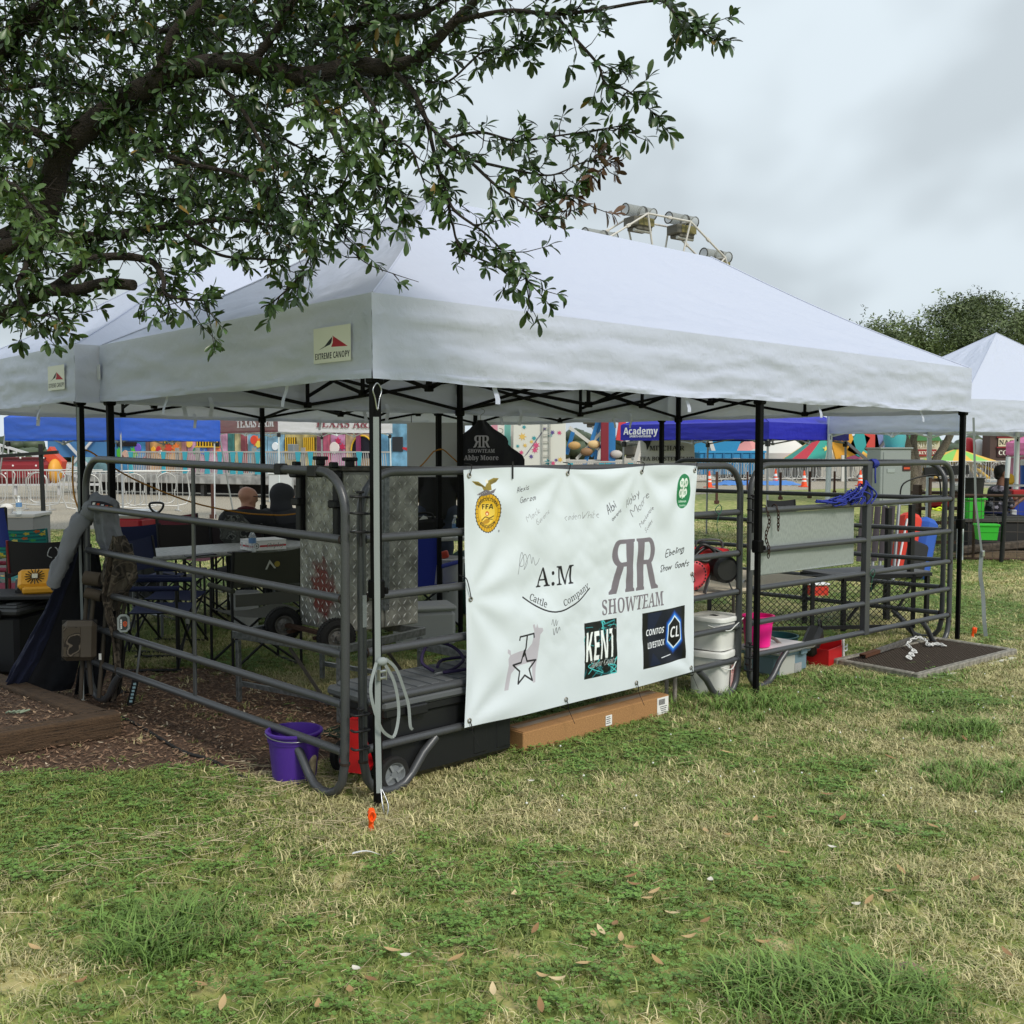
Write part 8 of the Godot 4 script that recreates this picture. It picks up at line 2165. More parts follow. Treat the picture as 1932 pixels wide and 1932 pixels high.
	for q in [[206, 246, 832, 842, 0], [297, 318, 832, 837, 3], [359, 402, 830, 843, 8], [527, 548, 825, 852, 5], [562, 584, 825, 852, 6]]:
		var p0: Vector3 = onwall.call(q[0], q[3])
		var p1: Vector3 = onwall.call(q[1], q[2])
		part(o, "dark_opening", MB.new().box((p0 + p1) / 2 + Vector3(0, 0, 0.012), Vector3(p1.x - p0.x, p1.y - p0.y, 0.03)), dk)
		for k in q[4]: part(o, "yellow_bar", MB.new().box(Vector3(lerpf(p0.x, p1.x, (k + 0.5) / q[4]), (p0.y + p1.y) / 2, p0.z + 0.04), Vector3(0.035, p1.y - p0.y, 0.03)), yel)
		if q[4] > 4: part(o, "yellow_bar", MB.new().box(Vector3((p0.x + p1.x) / 2, p0.y, p0.z + 0.05), Vector3(p1.x - p0.x + 0.05, 0.05, 0.05)), yel)
	# round arch
	var ac: Vector3 = onwall.call(674, 856)
	var arch := PackedVector2Array([Vector2(-0.44, -0.15), Vector2(0.44, -0.15)])
	for k in 15: arch.append(Vector2(cos(PI * k / 14) * 0.44, 0.1 + sin(PI * k / 14) * 0.5))
	part(o, "arch_opening", MB.new().prism(arch, 0.02, Transform3D(Basis.IDENTITY, ac + Vector3(0, 0, 0.02))), mat("10101f", 0.7))
	var ap := []
	for k in 15: ap.append(ac + Vector3(cos(PI * k / 14) * 0.46, 0.1 + sin(PI * k / 14) * 0.52, 0.04))
	part(o, "arch_trim", MB.new().tube(ap, 0.03, 6), yel)
	part(o, "painted_column", MB.new().box(onwall.call(668, 850) + Vector3(0, 0.2, 0.08), Vector3(0.14, 1.6, 0.1)), mat("84325a", 0.6))
	part(o, "painted_swoosh", MB.new().prism(PackedVector2Array([Vector2(-0.35, 0.06), Vector2(0.1, 0.03), Vector2(0.5, 0.06), Vector2(0.5, -0.12), Vector2(0.1, -0.08)]), 0.03, Transform3D(Basis.IDENTITY, onwall.call(754, 846) + Vector3(0, 0, 0.02))), mat("c42a34", 0.6))
	part(o, "painted_shape", MB.new().box(onwall.call(740, 838) + Vector3(0, 0, 0.01), Vector3(0.42, 0.5, 0.03), Basis.IDENTITY, 0.01), mat("2a2c30", 0.7))
	part(o, "control_box", MB.new().box(onwall.call(552, 850) + Vector3(0, -0.05, 0.3), Vector3(0.28, 0.55, 0.3), Basis.IDENTITY, 0.02), mat("7c8488", 0.6))
	# railing
	var rail := mat("b4b2ae", 0.5, 0.2)
	var rx0: float = along.call(282)
	var rx1: float = along.call(770)
	part(o, "railing_rail", MB.new().bar(Vector3(rx0, deck + 0.82, 1.05), Vector3(rx1, deck + 0.82, 1.05), 0.05, 0.05), rail)
	part(o, "railing_rail", MB.new().bar(Vector3(rx0, deck + 0.06, 1.05), Vector3(rx1, deck + 0.06, 1.05), 0.05, 0.05), rail)
	var pk := MB.new()
	for k in int((rx1 - rx0) / 0.085): pk.bar(Vector3(rx0 + k * 0.085, deck + 0.06, 1.05), Vector3(rx0 + k * 0.085 - 0.05, deck + 0.82, 1.05), 0.02, 0.02)
	part(o, "railing_pickets", pk, rail).set_meta("kind", "stuff")
	var tl := mat("3aa2b4", 0.5)
	for px in [288, 349, 389, 430, 454, 478, 492, 524, 599, 622, 712]:
		var x: float = along.call(px)
		part(o, "teal_baluster", MB.new().prism(PackedVector2Array([Vector2(-0.12, 0.02), Vector2(0.12, 0.02), Vector2(0.05, 0.40), Vector2(0.11, 0.8), Vector2(-0.11, 0.8), Vector2(-0.05, 0.40)]), 0.04, Transform3D(Basis.IDENTITY, Vector3(x, deck + 0.02, 1.10))), tl)
	for px in [372, 410, 515, 606]:
		var x: float = along.call(px)
		part(o, "railing_post", MB.new().box(Vector3(x, deck + 0.42, 1.0), Vector3(0.12, 1.1, 0.10)), mat("9a9994", 0.6, 0.2))
	for k in 5: part(o, "hinge_plate", MB.new().box(Vector3(1.5 + k * 2.4, deck - 0.16, 1.11), Vector3(0.3, 0.3, 0.03), Basis.IDENTITY, 0.005), mat("a9a8a4", 0.6))
	var tk := thing("ticket_box", "plain pale steel box standing before the funhouse", "box", W(531, 941, 33.0) * Vector3(1, 0, 1), 0.1)
	part(tk, "body", MB.new().box(Vector3(0, 0.45, 0), Vector3(0.72, 0.9, 0.6), Basis.IDENTITY, 0.02), mat("b5b9b9", 0.6))
	part(tk, "lid", MB.new().box(Vector3(0, 0.92, 0), Vector3(0.78, 0.05, 0.66), Basis.IDENTITY, 0.01), mat("c5c9c8", 0.6))
	# red coaster car
	var rc := W(45, 912, 35.0)
	var cc := thing("ride_car", "dark red dotted coaster car with orange nose at the left edge", "ride car", rc, 0.08)
	var cr := mat("7c1a22", 0.5)
	part(cc, "body", MB.new().box(Vector3(-0.6, 0.42, 0), Vector3(3.2, 0.86, 1.0), Basis.IDENTITY, 0.22), cr)
	part(cc, "tail_fin", MB.new().prism(PackedVector2Array([Vector2(0.55, 0.6), Vector2(0.95, 1.25), Vector2(1.1, 1.0), Vector2(1.35, 0.75), Vector2(1.25, 0.2), Vector2(0.9, 0.1)]), 0.5, Transform3D(Basis.IDENTITY, Vector3(0, 0, 0.2))), mat("c8482c", 0.5))
	part(cc, "nose", MB.new().ball(Vector3(1.12, 0.42, 0.2), Vector3(0.22, 0.42, 0.36), Basis.IDENTITY, 14, 9), mat("d89a34", 0.5))
	part(cc, "rim", MB.new().tube([Vector3(-2.2, 0.86, 0.42), Vector3(0.9, 0.86, 0.42)], 0.05, 6), mat("54131a", 0.5))
	for k in 12: part(cc, "white_dot", MB.new().ball(Vector3(-1.9 + k * 0.25, 0.35 + 0.26 * (k % 3), 0.5), Vector3(0.035, 0.035, 0.02), Basis.IDENTITY, 8, 5), mat("e4dcdc", 0.5))
	var trk := mat("c9cacc", 0.5, 0.2)
	var ct := thing("coaster_track", "pale steel ride frame behind the coaster car", "ride", W(60, 920, 38.0) * Vector3(1, 0, 1))
	for q in [[Vector3(-2.6, 2.3, 0), Vector3(2.0, 0.9, 0)], [Vector3(-2.6, 2.0, 0), Vector3(2.0, 0.6, 0)], [Vector3(-2.0, 2.1, 0), Vector3(-2.0, 0, 0)], [Vector3(1.0, 1.1, 0), Vector3(1.0, 0, 0)], [Vector3(-0.6, 1.6, 0), Vector3(-0.6, 0, 0)], [Vector3(-2.0, 0.4, 0.1), Vector3(2.6, 0.4, 0.1)], [Vector3(0.5, 2.4, -1.0), Vector3(2.2, 0.5, -1.0)], [Vector3(2.2, 2.4, -1.0), Vector3(0.9, 0.9, -1.0)]]:
		part(ct, "beam", MB.new().bar(q[0], q[1], 0.09, 0.09), trk)
	for k in 12: part(ct, "slat", MB.new().bar(Vector3(-2.3 + k * 0.3, 2.2 - k * 0.09, 0.06), Vector3(-2.3 + k * 0.3, 1.95 - k * 0.09, 0.06), 0.04, 0.04), trk)
	part(ct, "blue_panel", MB.new().box(Vector3(1.4, 2.2, -1.2), Vector3(2.6, 1.6, 0.06)), mat("3c6fa0", 0.6))
	# crowd barriers
	var ba := make_barrier("white crowd control barrier before the red coaster car", W(35, 963, 28.0) * Vector3(1, 0, 1), 0.03)
	dup(ba, W(-120, 963, 28.0) * Vector3(1, 0, 1), 0.02, "white crowd control barrier cut by the left edge")
	dup(ba, W(110, 958, 28.6) * Vector3(1, 0, 1), 0.2, "white crowd control barrier left of the second tent's corner post")
	dup(ba, W(212, 966, 26.5) * Vector3(1, 0, 1), 0.35, "white crowd control barrier above the hoodie")
	dup(ba, W(275, 956, 27.5) * Vector3(1, 0, 1), 0.55, "white crowd control barrier turned away before the funhouse")
	var nth := ["first", "second", "third", "fourth", "fifth", "sixth", "seventh", "eighth", "ninth", "tenth", "eleventh", "twelfth", "thirteenth"]
	for k in 13:
		dup(ba, W(1330 + k * 34.0, 907, 53.0 + 0.25 * k) * Vector3(1, 0, 1), rng.randf_range(-0.12, 0.12), "far white crowd barrier, %s from the left in the row beyond the cones" % nth[k])
	for k in 7:
		dup(ba, W(1765 + k * 33.0, 903, 52.0) * Vector3(1, 0, 1), rng.randf_range(-0.2, 0.2), "far white crowd barrier, %s from the left in the row under the right tent" % nth[k])
	# white trailer with stars and ladder
	var w0 := W(968, 930, 39.0) * Vector3(1, 0, 1)
	var w1 := W(1067, 930, 39.0) * Vector3(1, 0, 1)
	var wt := thing("star_trailer", "white trailer wall with coloured stars and a ladder", "trailer", w0, 0.0)
	var WL := w0.distance_to(w1)
	part(wt, "wall", MB.new().box(Vector3(WL / 2, 1.95, -0.5), Vector3(WL, 2.7, 1.0), Basis.IDENTITY, 0.02), mat("cfd0c8", 0.6))
	part(wt, "lower_wall", MB.new().box(Vector3(WL / 2, 0.4, -0.5), Vector3(WL, 0.5, 0.9)), mat("6b6c6a", 0.7))
	for k in 18:
		var p := PackedVector2Array()
		var r := rng.randf_range(0.07, 0.16)
		for e in 14: p.append(Vector2(0, r * (1.0 if e % 2 == 0 else 0.45)).rotated(TAU * e / 14 + k))
		part(wt, "painted_star", MB.new().prism(p, 0.01, Transform3D(Basis.IDENTITY, Vector3(rng.randf_range(0.15, WL - 0.15), rng.randf_range(1.1, 2.6), 0.013))), mat(["2f8f98", "c84c78", "5a4a8a", "d8b45a"][k % 4], 0.6))
	for x in [WL * 0.56, WL * 0.70]: part(wt, "ladder_side", MB.new().bar(Vector3(x, 0.8, 0.08), Vector3(x, 3.2, 0.08), 0.04, 0.04), mat("a4a49e", 0.5))
	for k in 9: part(wt, "ladder_rung", MB.new().bar(Vector3(WL * 0.56, 0.95 + k * 0.26, 0.08), Vector3(WL * 0.70, 0.95 + k * 0.26, 0.08), 0.03, 0.03), mat("a4a49e", 0.5))
	for k in 14: part(wt, "sketch_line", MB.new().bar(Vector3(0.42 + 0.05 * k, 1.42 + 0.07 * k, 0.008), Vector3(0.56 + 0.05 * k, 1.55 + 0.07 * k, 0.008), 0.006, 0.014), mat("6a6478", 0.7))
	var cb := thing("striped_booth", "pink and teal striped ride panel left of the star trailer", "ride", W(952, 930, 41.0) * Vector3(1, 0, 1))
	for k in 4: part(cb, "stripe_panel", MB.new().box(Vector3(-0.4 + k * 0.26, 1.6, 0), Vector3(0.25, 3.0, 0.1)), mat(["c88a98", "d8d4cc", "6aa89e", "b9b4ac"][k], 0.6))
	# steel ride with blue and white beams
	var rd := thing("thrill_ride", "ride of blue and white slanting beams right of the star trailer", "ride", W(1115, 930, 42.0) * Vector3(1, 0, 1))
	var bl := mat("2c78b8", 0.5)
	var wh := mat("cbcac4", 0.6)
	for q in [[-0.4, 0.6, 0.25, 2.8, bl, 0.16], [0.1, 0.6, 0.35, 3.0, bl, 0.12], [0.8, 1.0, 0.8, 3.0, bl, 0.34], [-0.9, 2.6, 0.3, 1.7, wh, 0.14], [-0.6, 1.3, 0.5, 2.5, wh, 0.12], [0.0, 1.4, 0.9, 2.4, bl, 0.1], [-0.9, 1.2, 1.3, 1.2, wh, 0.16], [-1.0, 1.5, -0.75, 2.4, bl, 0.14], [1.1, 2.9, 1.5, 2.0, wh, 0.12]]:
		part(rd, "beam", MB.new().bar(Vector3(q[0], q[1], 0), Vector3(q[2], q[3], 0.1), q[5], q[5]), q[4])
	part(rd, "red_column", MB.new().box(Vector3(0.52, 1.6, 0.3), Vector3(0.3, 3.2, 0.3)), mat("7c1c2c", 0.6))
	part(rd, "red_banner", MB.new().box(Vector3(1.2, 2.5, 0.2), Vector3(0.3, 0.9, 0.06), Basis(Vector3.BACK, -0.15)), mat("c83c44", 0.6))
	for q in [[-0.7, 1.85, "b9935a"], [0.1, 1.9, "d8b884"], [-0.2, 1.6, "8a6a4a"], [1.0, 1.5, "b9b4b0"]]:
		part(rd, "ride_ornament", MB.new().ball(Vector3(q[0], q[1], 0.2), Vector3(0.26, 0.17, 0.12), Basis.IDENTITY, 10, 7), mat(q[2], 0.6))
	var rp := MB.new()
	for k in 46: rp.bar(Vector3(-1.3 + k * 0.075, 0.25, 0.9), Vector3(-1.33 + k * 0.075, 1.2, 0.9), 0.02, 0.02)
	part(rd, "railing_pickets", rp, rail).set_meta("kind", "stuff")
	part(rd, "railing_rail", MB.new().bar(Vector3(-1.35, 1.2, 0.9), Vector3(2.2, 1.2, 0.9), 0.06, 0.06).bar(Vector3(-1.35, 0.25, 0.9), Vector3(2.2, 0.25, 0.9), 0.06, 0.06), rail)
	for x in [-0.9, 0.35, 0.6, 1.5]: part(rd, "teal_baluster", MB.new().prism(PackedVector2Array([Vector2(-0.12, 0.02), Vector2(0.12, 0.02), Vector2(0.05, 0.40), Vector2(0.11, 0.8), Vector2(-0.11, 0.8), Vector2(-0.05, 0.40)]), 0.04, Transform3D(Basis.IDENTITY, Vector3(x, 0.35, 1.0))), tl)
	part(rd, "base", MB.new().box(Vector3(0.3, 0.12, 0.3), Vector3(3.6, 0.24, 1.6)), mat("8e8c88", 0.7))
	# dumpster, marquees, booths
	var dp := thing("dumpster", "bright blue roll-off dumpster at the back of the fair", "dumpster", W(1372, 889, 56.0) * Vector3(1, 0, 1), 0.1)
	part(dp, "body", MB.new().box(Vector3(0, 0.95, 0), Vector3(3.6, 1.2, 1.8), Basis.IDENTITY, 0.04), mat("2581b4", 0.5))
	for k in 7: part(dp, "rib", MB.new().box(Vector3(-1.5 + k * 0.5, 0.95, 0.93), Vector3(0.1, 1.1, 0.08)), mat("1d6c9c", 0.5))
	part(dp, "rim", MB.new().box(Vector3(0, 1.58, 0.9), Vector3(3.7, 0.12, 0.12)), mat("2b8cc0", 0.5))
	for x in [-1.4, 0.2]: part(dp, "reflector", MB.new().box(Vector3(x, 1.2, 0.98), Vector3(0.4, 0.08, 0.02)), mat("e0d8d8", 0.5))
	part(dp, "wheels", MB.new().box(Vector3(0, 0.2, 0.5), Vector3(3.0, 0.35, 0.3)), mat("2c2c2c", 0.8))
	var d2 := thing("dumpster", "second blue skip with sloping ends behind the dumpster", "dumpster", W(1338, 880, 62.0) * Vector3(1, 0, 1), -0.1)
	part(d2, "body", MB.new().prism(PackedVector2Array([Vector2(-1.6, 0.5), Vector2(1.2, 0.5), Vector2(1.9, 2.3), Vector2(-2.2, 2.3)]), 2.0), mat("2d8fc4", 0.5))
	part(d2, "arm", MB.new().bar(Vector3(1.2, 1.4, 0.1), Vector3(2.6, 0.9, 0.1), 0.2, 0.2), mat("2d8fc4", 0.5))
	var mq := thing("marquee", "white marquee tent roof at the back of the fair", "tent", W(1476, 868, 62.0) * Vector3(1, 0, 1))
	var wc := mat("d3d0c8", 0.7)
	part(mq, "roof", MB.new().lathe([Vector2(0, 2.75), Vector2(0.2, 2.65), Vector2(1.2, 1.95), Vector2(2.3, 1.5), Vector2(2.3, 1.1)], 8), wc)
	part(mq, "side_wall", MB.new().box(Vector3(0, 0.6, 0), Vector3(3.8, 1.1, 3.0)), mat("b9b9b6", 0.7))
	var st := thing("striped_tent", "carousel tent striped in red, teal and yellow with stars", "tent", W(1566, 868, 58.0) * Vector3(1, 0, 1))
	var cs := ["c02c3c", "1f8a7c", "e2a92c", "c94a78", "d9ccb4", "2f9a8a"]
	for k in 16:
		var p0 := Vector3(cos(TAU * k / 16), 0, sin(TAU * k / 16))
		var p1 := Vector3(cos(TAU * (k + 1) / 16), 0, sin(TAU * (k + 1) / 16))
		part(st, "roof_stripe", MB.new().sheet(3, 8, func(s, t):
			var r: float = 0.1 + 2.5 * t
			return p0.lerp(p1, s) * r + Vector3(0, 3.3 - 2.1 * pow(t, 0.75), 0)), mat(cs[k % 6], 0.6))
	for q in [[-0.4, 2.1, 1.3], [-0.75, 1.75, 1.7]]:
		var p := PackedVector2Array()
		for e in 10: p.append(Vector2(0, 0.2 * (1.0 if e % 2 == 0 else 0.42)).rotated(TAU * e / 10))
		part(st, "yellow_star", MB.new().prism(p, 0.02, Transform3D(Basis(Vector3.RIGHT, -0.5), Vector3(q[0], q[1], q[2]))), mat("dcc24a", 0.6))
	part(st, "center_pole", MB.new().tube([Vector3(0, 0, 0), Vector3(0, 3.4, 0)], 0.08, 6), steel)
	for k in 8: part(st, "pole", MB.new().tube([Vector3(cos(TAU * k / 8) * 2.5, 0, sin(TAU * k / 8) * 2.5), Vector3(cos(TAU * k / 8) * 2.5, 1.25, sin(TAU * k / 8) * 2.5)], 0.05, 6), steel)
	var pr := thing("pink_booth", "pale red booth roof behind the blue dumpster", "booth", W(1412, 866, 68.0) * Vector3(1, 0, 1))
	part(pr, "roof", MB.new().lathe([Vector2(0, 2.4), Vector2(2.2, 1.2), Vector2(2.2, 1.0)], 4), mat("cf8a86", 0.7))
	part(pr, "wall", MB.new().box(Vector3(0, 0.5, 0), Vector3(2.6, 1.0, 2.6)), mat("c9a49c", 0.7))
	var sl := thing("slide_ride", "colourful slide with yellow and teal panels behind the royal blue tent", "ride", W(1622, 880, 55.0) * Vector3(1, 0, 1))
	for q in [[-0.9, 1.9, 1.2, 1.3, "d99c2c", 0.3], [-0.1, 2.0, 0.8, 1.2, "2f9c9c", -0.5], [0.6, 2.2, 0.7, 1.0, "c9463c", 0.2], [1.2, 2.0, 0.9, 1.6, "7a86b4", 0.0], [2.0, 2.1, 0.8, 1.4, "9a8ec0", -0.1]]:
		part(sl, "panel", MB.new().box(Vector3(q[0], q[1], 0), Vector3(q[2], q[3], 0.15), Basis(Vector3.BACK, q[5]), 0.02), mat(q[4], 0.6))
	for q in [[Vector3(-1.2, 2.4, 0.3), Vector3(1.4, 0.2, 0.3)], [Vector3(1.4, 2.4, 0.3), Vector3(-0.2, 0.2, 0.3)], [Vector3(-1.0, 0.9, 0.3), Vector3(2.0, 0.9, 0.3)]]: part(sl, "strut", MB.new().bar(q[0], q[1], 0.14, 0.14), mat("5c5c60", 0.6))
	for x in [-1.0, 0.6, 2.0]: part(sl, "white_post", MB.new().box(Vector3(x, 0.7, 0.3), Vector3(0.16, 1.4, 0.16)), wh)
	var yr := thing("swing_ride", "yellow and green spider ride beyond the right tent", "ride", W(1805, 893, 56.0) * Vector3(1, 0, 1))
	var yw := mat("dcae34", 0.5)
	var gn := mat("7fc04c", 0.5)
	for k in 12:
		var an := TAU * k / 12
		part(yr, "canopy_panel", MB.new().sheet(2, 4, func(s, t):
			var e: float = an + s * TAU / 12
			return Vector3(cos(e) * (0.2 + 1.9 * t), 1.7 - 0.65 * t, sin(e) * (0.2 + 1.9 * t))), yw if k % 2 else gn)
	part(yr, "center_column", MB.new().tube([Vector3(0, 0, 0), Vector3(0, 1.8, 0)], 0.2, 8), mat("50504c", 0.6))
	for k in 6:
		var an := TAU * k / 6 + 0.3
		part(yr, "arm", MB.new().tube(curve([Vector3(0, 1.1, 0), Vector3(cos(an) * 1.4, 0.75, sin(an) * 1.4), Vector3(cos(an) * 2.6, 0.2, sin(an) * 2.6)], 4), 0.09, 6), yw)
	part(yr, "base", MB.new().lathe([Vector2(0, 0.15), Vector2(2.6, 0.15), Vector2(2.7, 0)], 20), mat("7c8488", 0.7))
	# concession stands
	var fs := W(1905, 905, 60.0) * Vector3(1, 0, 1)
	var fd := thing("food_stand", "dark red food stand with lit looking signs at the right edge", "food stand", fs)
	part(fd, "wall", MB.new().box(Vector3(0.3, 1.55, -0.5), Vector3(3.0, 3.1, 1.0)), mat("4c3a34", 0.7))
	part(fd, "roof", MB.new().box(Vector3(0.3, 3.15, -0.3), Vector3(3.4, 0.12, 1.8)), mat("2c2626", 0.7))
	var red := mat("8c2024", 0.6)
	var cream := mat("d8cdb0", 0.6)
	for q in [["NACHOS", 2.12, "1c1514", cream, 0.1], ["CORN", 1.52, "e6e2d6", mat("3a1818", 0.6), -0.2], ["POPCORN", 2.78, "e0d6c4", red, 0.1]]:
		part(fd, "sign_board", MB.new().box(Vector3(q[4], q[1], 0.05), Vector3(1.7 if q[0] != "CORN" else 1.2, 0.48, 0.06), Basis.IDENTITY, 0.01), q[3])
		var l := part(fd, "lettering", words(q[0], "serif bold", 0.27, 0.01), mat(q[2], 0.6))
		l.position = Vector3(q[4], q[1], 0.09)
	for y in [1.83, 2.42]: part(fd, "sign_trim", MB.new().box(Vector3(0.1, y, 0.06), Vector3(1.9, 0.07, 0.08)), red)
	var f2 := thing("food_stand", "red and white food stand behind the multi-stemmed tree", "food stand", W(1738, 900, 58.0) * Vector3(1, 0, 1))
	part(f2, "wall", MB.new().box(Vector3(0, 1.1, -0.5), Vector3(2.0, 2.2, 1.0)), mat("c9c0ac", 0.7))
	part(f2, "sign_board", MB.new().box(Vector3(0.05, 1.52, 0.05), Vector3(1.5, 0.4, 0.06)), red)
	for q in [["FAJITAS", 2.0, "e6e2d8", 0.3], ["TURKEY LEGS", 1.52, "f0ece4", 0.2]]:
		var l := part(f2, "lettering", words(q[0], "serif bold", q[3] * 0.8, 0.01), mat(q[2], 0.6))
		l.position = Vector3(0.1, q[1], 0.1)
	part(f2, "awning", MB.new().prism(PackedVector2Array([Vector2(-1.0, 0), Vector2(1.0, 0), Vector2(0.8, 0.3), Vector2(-0.8, 0.3)]), 0.5, Transform3D(Basis.IDENTITY, Vector3(0, 2.2, 0.3))), mat("3f7a4a", 0.6))
	var rbn := thing("inflatable", "red and white inflatable beside the yellow ride", "inflatable", W(1832, 866, 62.0))
	part(rbn, "red_lobe", MB.new().ball(Vector3(-0.2, 0.6, 0), Vector3(0.55, 0.7, 0.4), Basis.IDENTITY, 14, 10), mat("b8202a", 0.4))
	part(rbn, "white_lobe", MB.new().ball(Vector3(0.45, 0.6, 0), Vector3(0.5, 0.6, 0.4), Basis.IDENTITY, 14, 10), mat("d4d4d4", 0.5))
	part(rbn, "pedestal", MB.new().box(Vector3(0, -0.6, 0), Vector3(0.8, 1.3, 0.6)), mat("4a4040", 0.7))
	# cones, posts and a tarpaulin
	var cone := thing("traffic_cone", "orange traffic cone with white bands, third from the left", "cone", G(1517, 919), 0.2, "traffic cones on the gravel")
	part(cone, "base", MB.new().box(Vector3(0, 0.02, 0), Vector3(0.38, 0.04, 0.38), Basis.IDENTITY, 0.01), mat("d8431a", 0.6))
	part(cone, "body", MB.new().lathe([Vector2(0, 0.74), Vector2(0.03, 0.74), Vector2(0.14, 0.03)], 14), mat("f0521c", 0.5))
	for q in [[0.52, 0.4], [0.32, 0.25]]: part(cone, "band", MB.new().lathe([Vector2(0.14 - 0.155 * q[0] + 0.007, q[0]), Vector2(0.14 - 0.155 * q[1] + 0.007, q[1])], 14), mat("e4e4e4", 0.4))
	dup(cone, G(1338, 920), 0.5, "orange traffic cone with white bands, leftmost, by the blue tarpaulin")
	dup(cone, G(1463, 914), 0.8, "orange traffic cone with white bands, second from the left")
	dup(cone, G(1623, 917), 0.1, "orange traffic cone with white bands by the right tent's far leg")
	var rust := mat("4a2e26", 0.85)
	var first: Node3D = null
	for q in [[215, 969, 915, "at the left behind the hoodie"], [402, 979, 913, "behind the maroon camp chair"], [1352, 951, 890, "leftmost of the five on the right lawn"], [1472, 943, 891, "second of the five on the right lawn"], [1527, 940, 889, "third of the five on the right lawn"], [1574, 931, 889, "fourth of the five on the right lawn"], [1410, 925, 890, "farthest of the five on the right lawn"]]:
		var g := G(q[0], q[1])
		var p := thing("steel_post", "rusty steel fence post " + q[3], "post", g, rng.randf(), "rusty fence posts on the lawn")
		var hh: float = EYE + (850.0 - q[2]) / FOCAL * -g.z
		part(p, "shaft", MB.new().box(Vector3(0, hh / 2, 0), Vector3(0.075, hh, 0.06), Basis.IDENTITY, 0.008), rust)
		part(p, "spade", MB.new().box(Vector3(0, 0.06, 0.01), Vector3(0.16, 0.1, 0.02)), rust)
	var tp := MB.new().sheet(34, 10, func(s, t): return Vector3(s * 4.4, 0.02 + 0.30 * sin(PI * t) * (0.5 + 0.5 * absf(ns.get_noise_2d(s * 7.0, t * 3.0))) * minf(1.0, sin(PI * s) * 2.0) + 0.06 * ns.get_noise_2d(s * 22.0, t * 9.0), -t * 1.4))
	solo("tarpaulin", "crumpled blue tarpaulin lying on the gravel by the leftmost cone", "tarpaulin", tp, mat("3f78c0", 0.45), G(1345, 916), 0.0)
	ferris_wheel()

func make_barrier(label: String, at: Vector3, yaw: float) -> Node3D:
	var m := mat("c3c3c0", 0.45, 0.5)
	var o := thing("crowd_barrier", label, "barrier", at, yaw, "white crowd control barriers")
	part(o, "frame", MB.new().tube(curve([Vector3(-1.08, 0.2, 0), Vector3(-1.1, 1.0, 0), Vector3(-1.02, 1.1, 0), Vector3(1.02, 1.1, 0), Vector3(1.1, 1.0, 0), Vector3(1.08, 0.2, 0), Vector3(0, 0.2, 0)], 3, true), 0.02, 6, false, true), m)
	for k in 15: part(o, "picket", MB.new().tube([Vector3(-0.98 + k * 0.14, 0.2, 0), Vector3(-0.98 + k * 0.14, 1.1, 0)], 0.009, 4), m)
	for x in [-0.55, 0.55]:
		part(o, "hoop", MB.new().tube(curve([Vector3(x - 0.24, 0.55, 0.02), Vector3(x - 0.24, 0.9, 0.02), Vector3(x, 1.05, 0.02), Vector3(x + 0.24, 0.9, 0.02), Vector3(x + 0.24, 0.55, 0.02)], 4), 0.015, 5), m)
		part(o, "hoop", MB.new().tube(curve([Vector3(x - 0.2, 0.6, 0.02), Vector3(x - 0.2, 0.32, 0.02), Vector3(x, 0.22, 0.02), Vector3(x + 0.2, 0.32, 0.02), Vector3(x + 0.2, 0.6, 0.02)], 4), 0.015, 5), m)
	for x in [-0.85, 0.85]: part(o, "foot", MB.new().bar(Vector3(x, 0.02, -0.3), Vector3(x, 0.02, 0.3), 0.05, 0.03).bar(Vector3(x, 0.02, 0), Vector3(x, 0.2, 0), 0.04, 0.04), m)
	return o

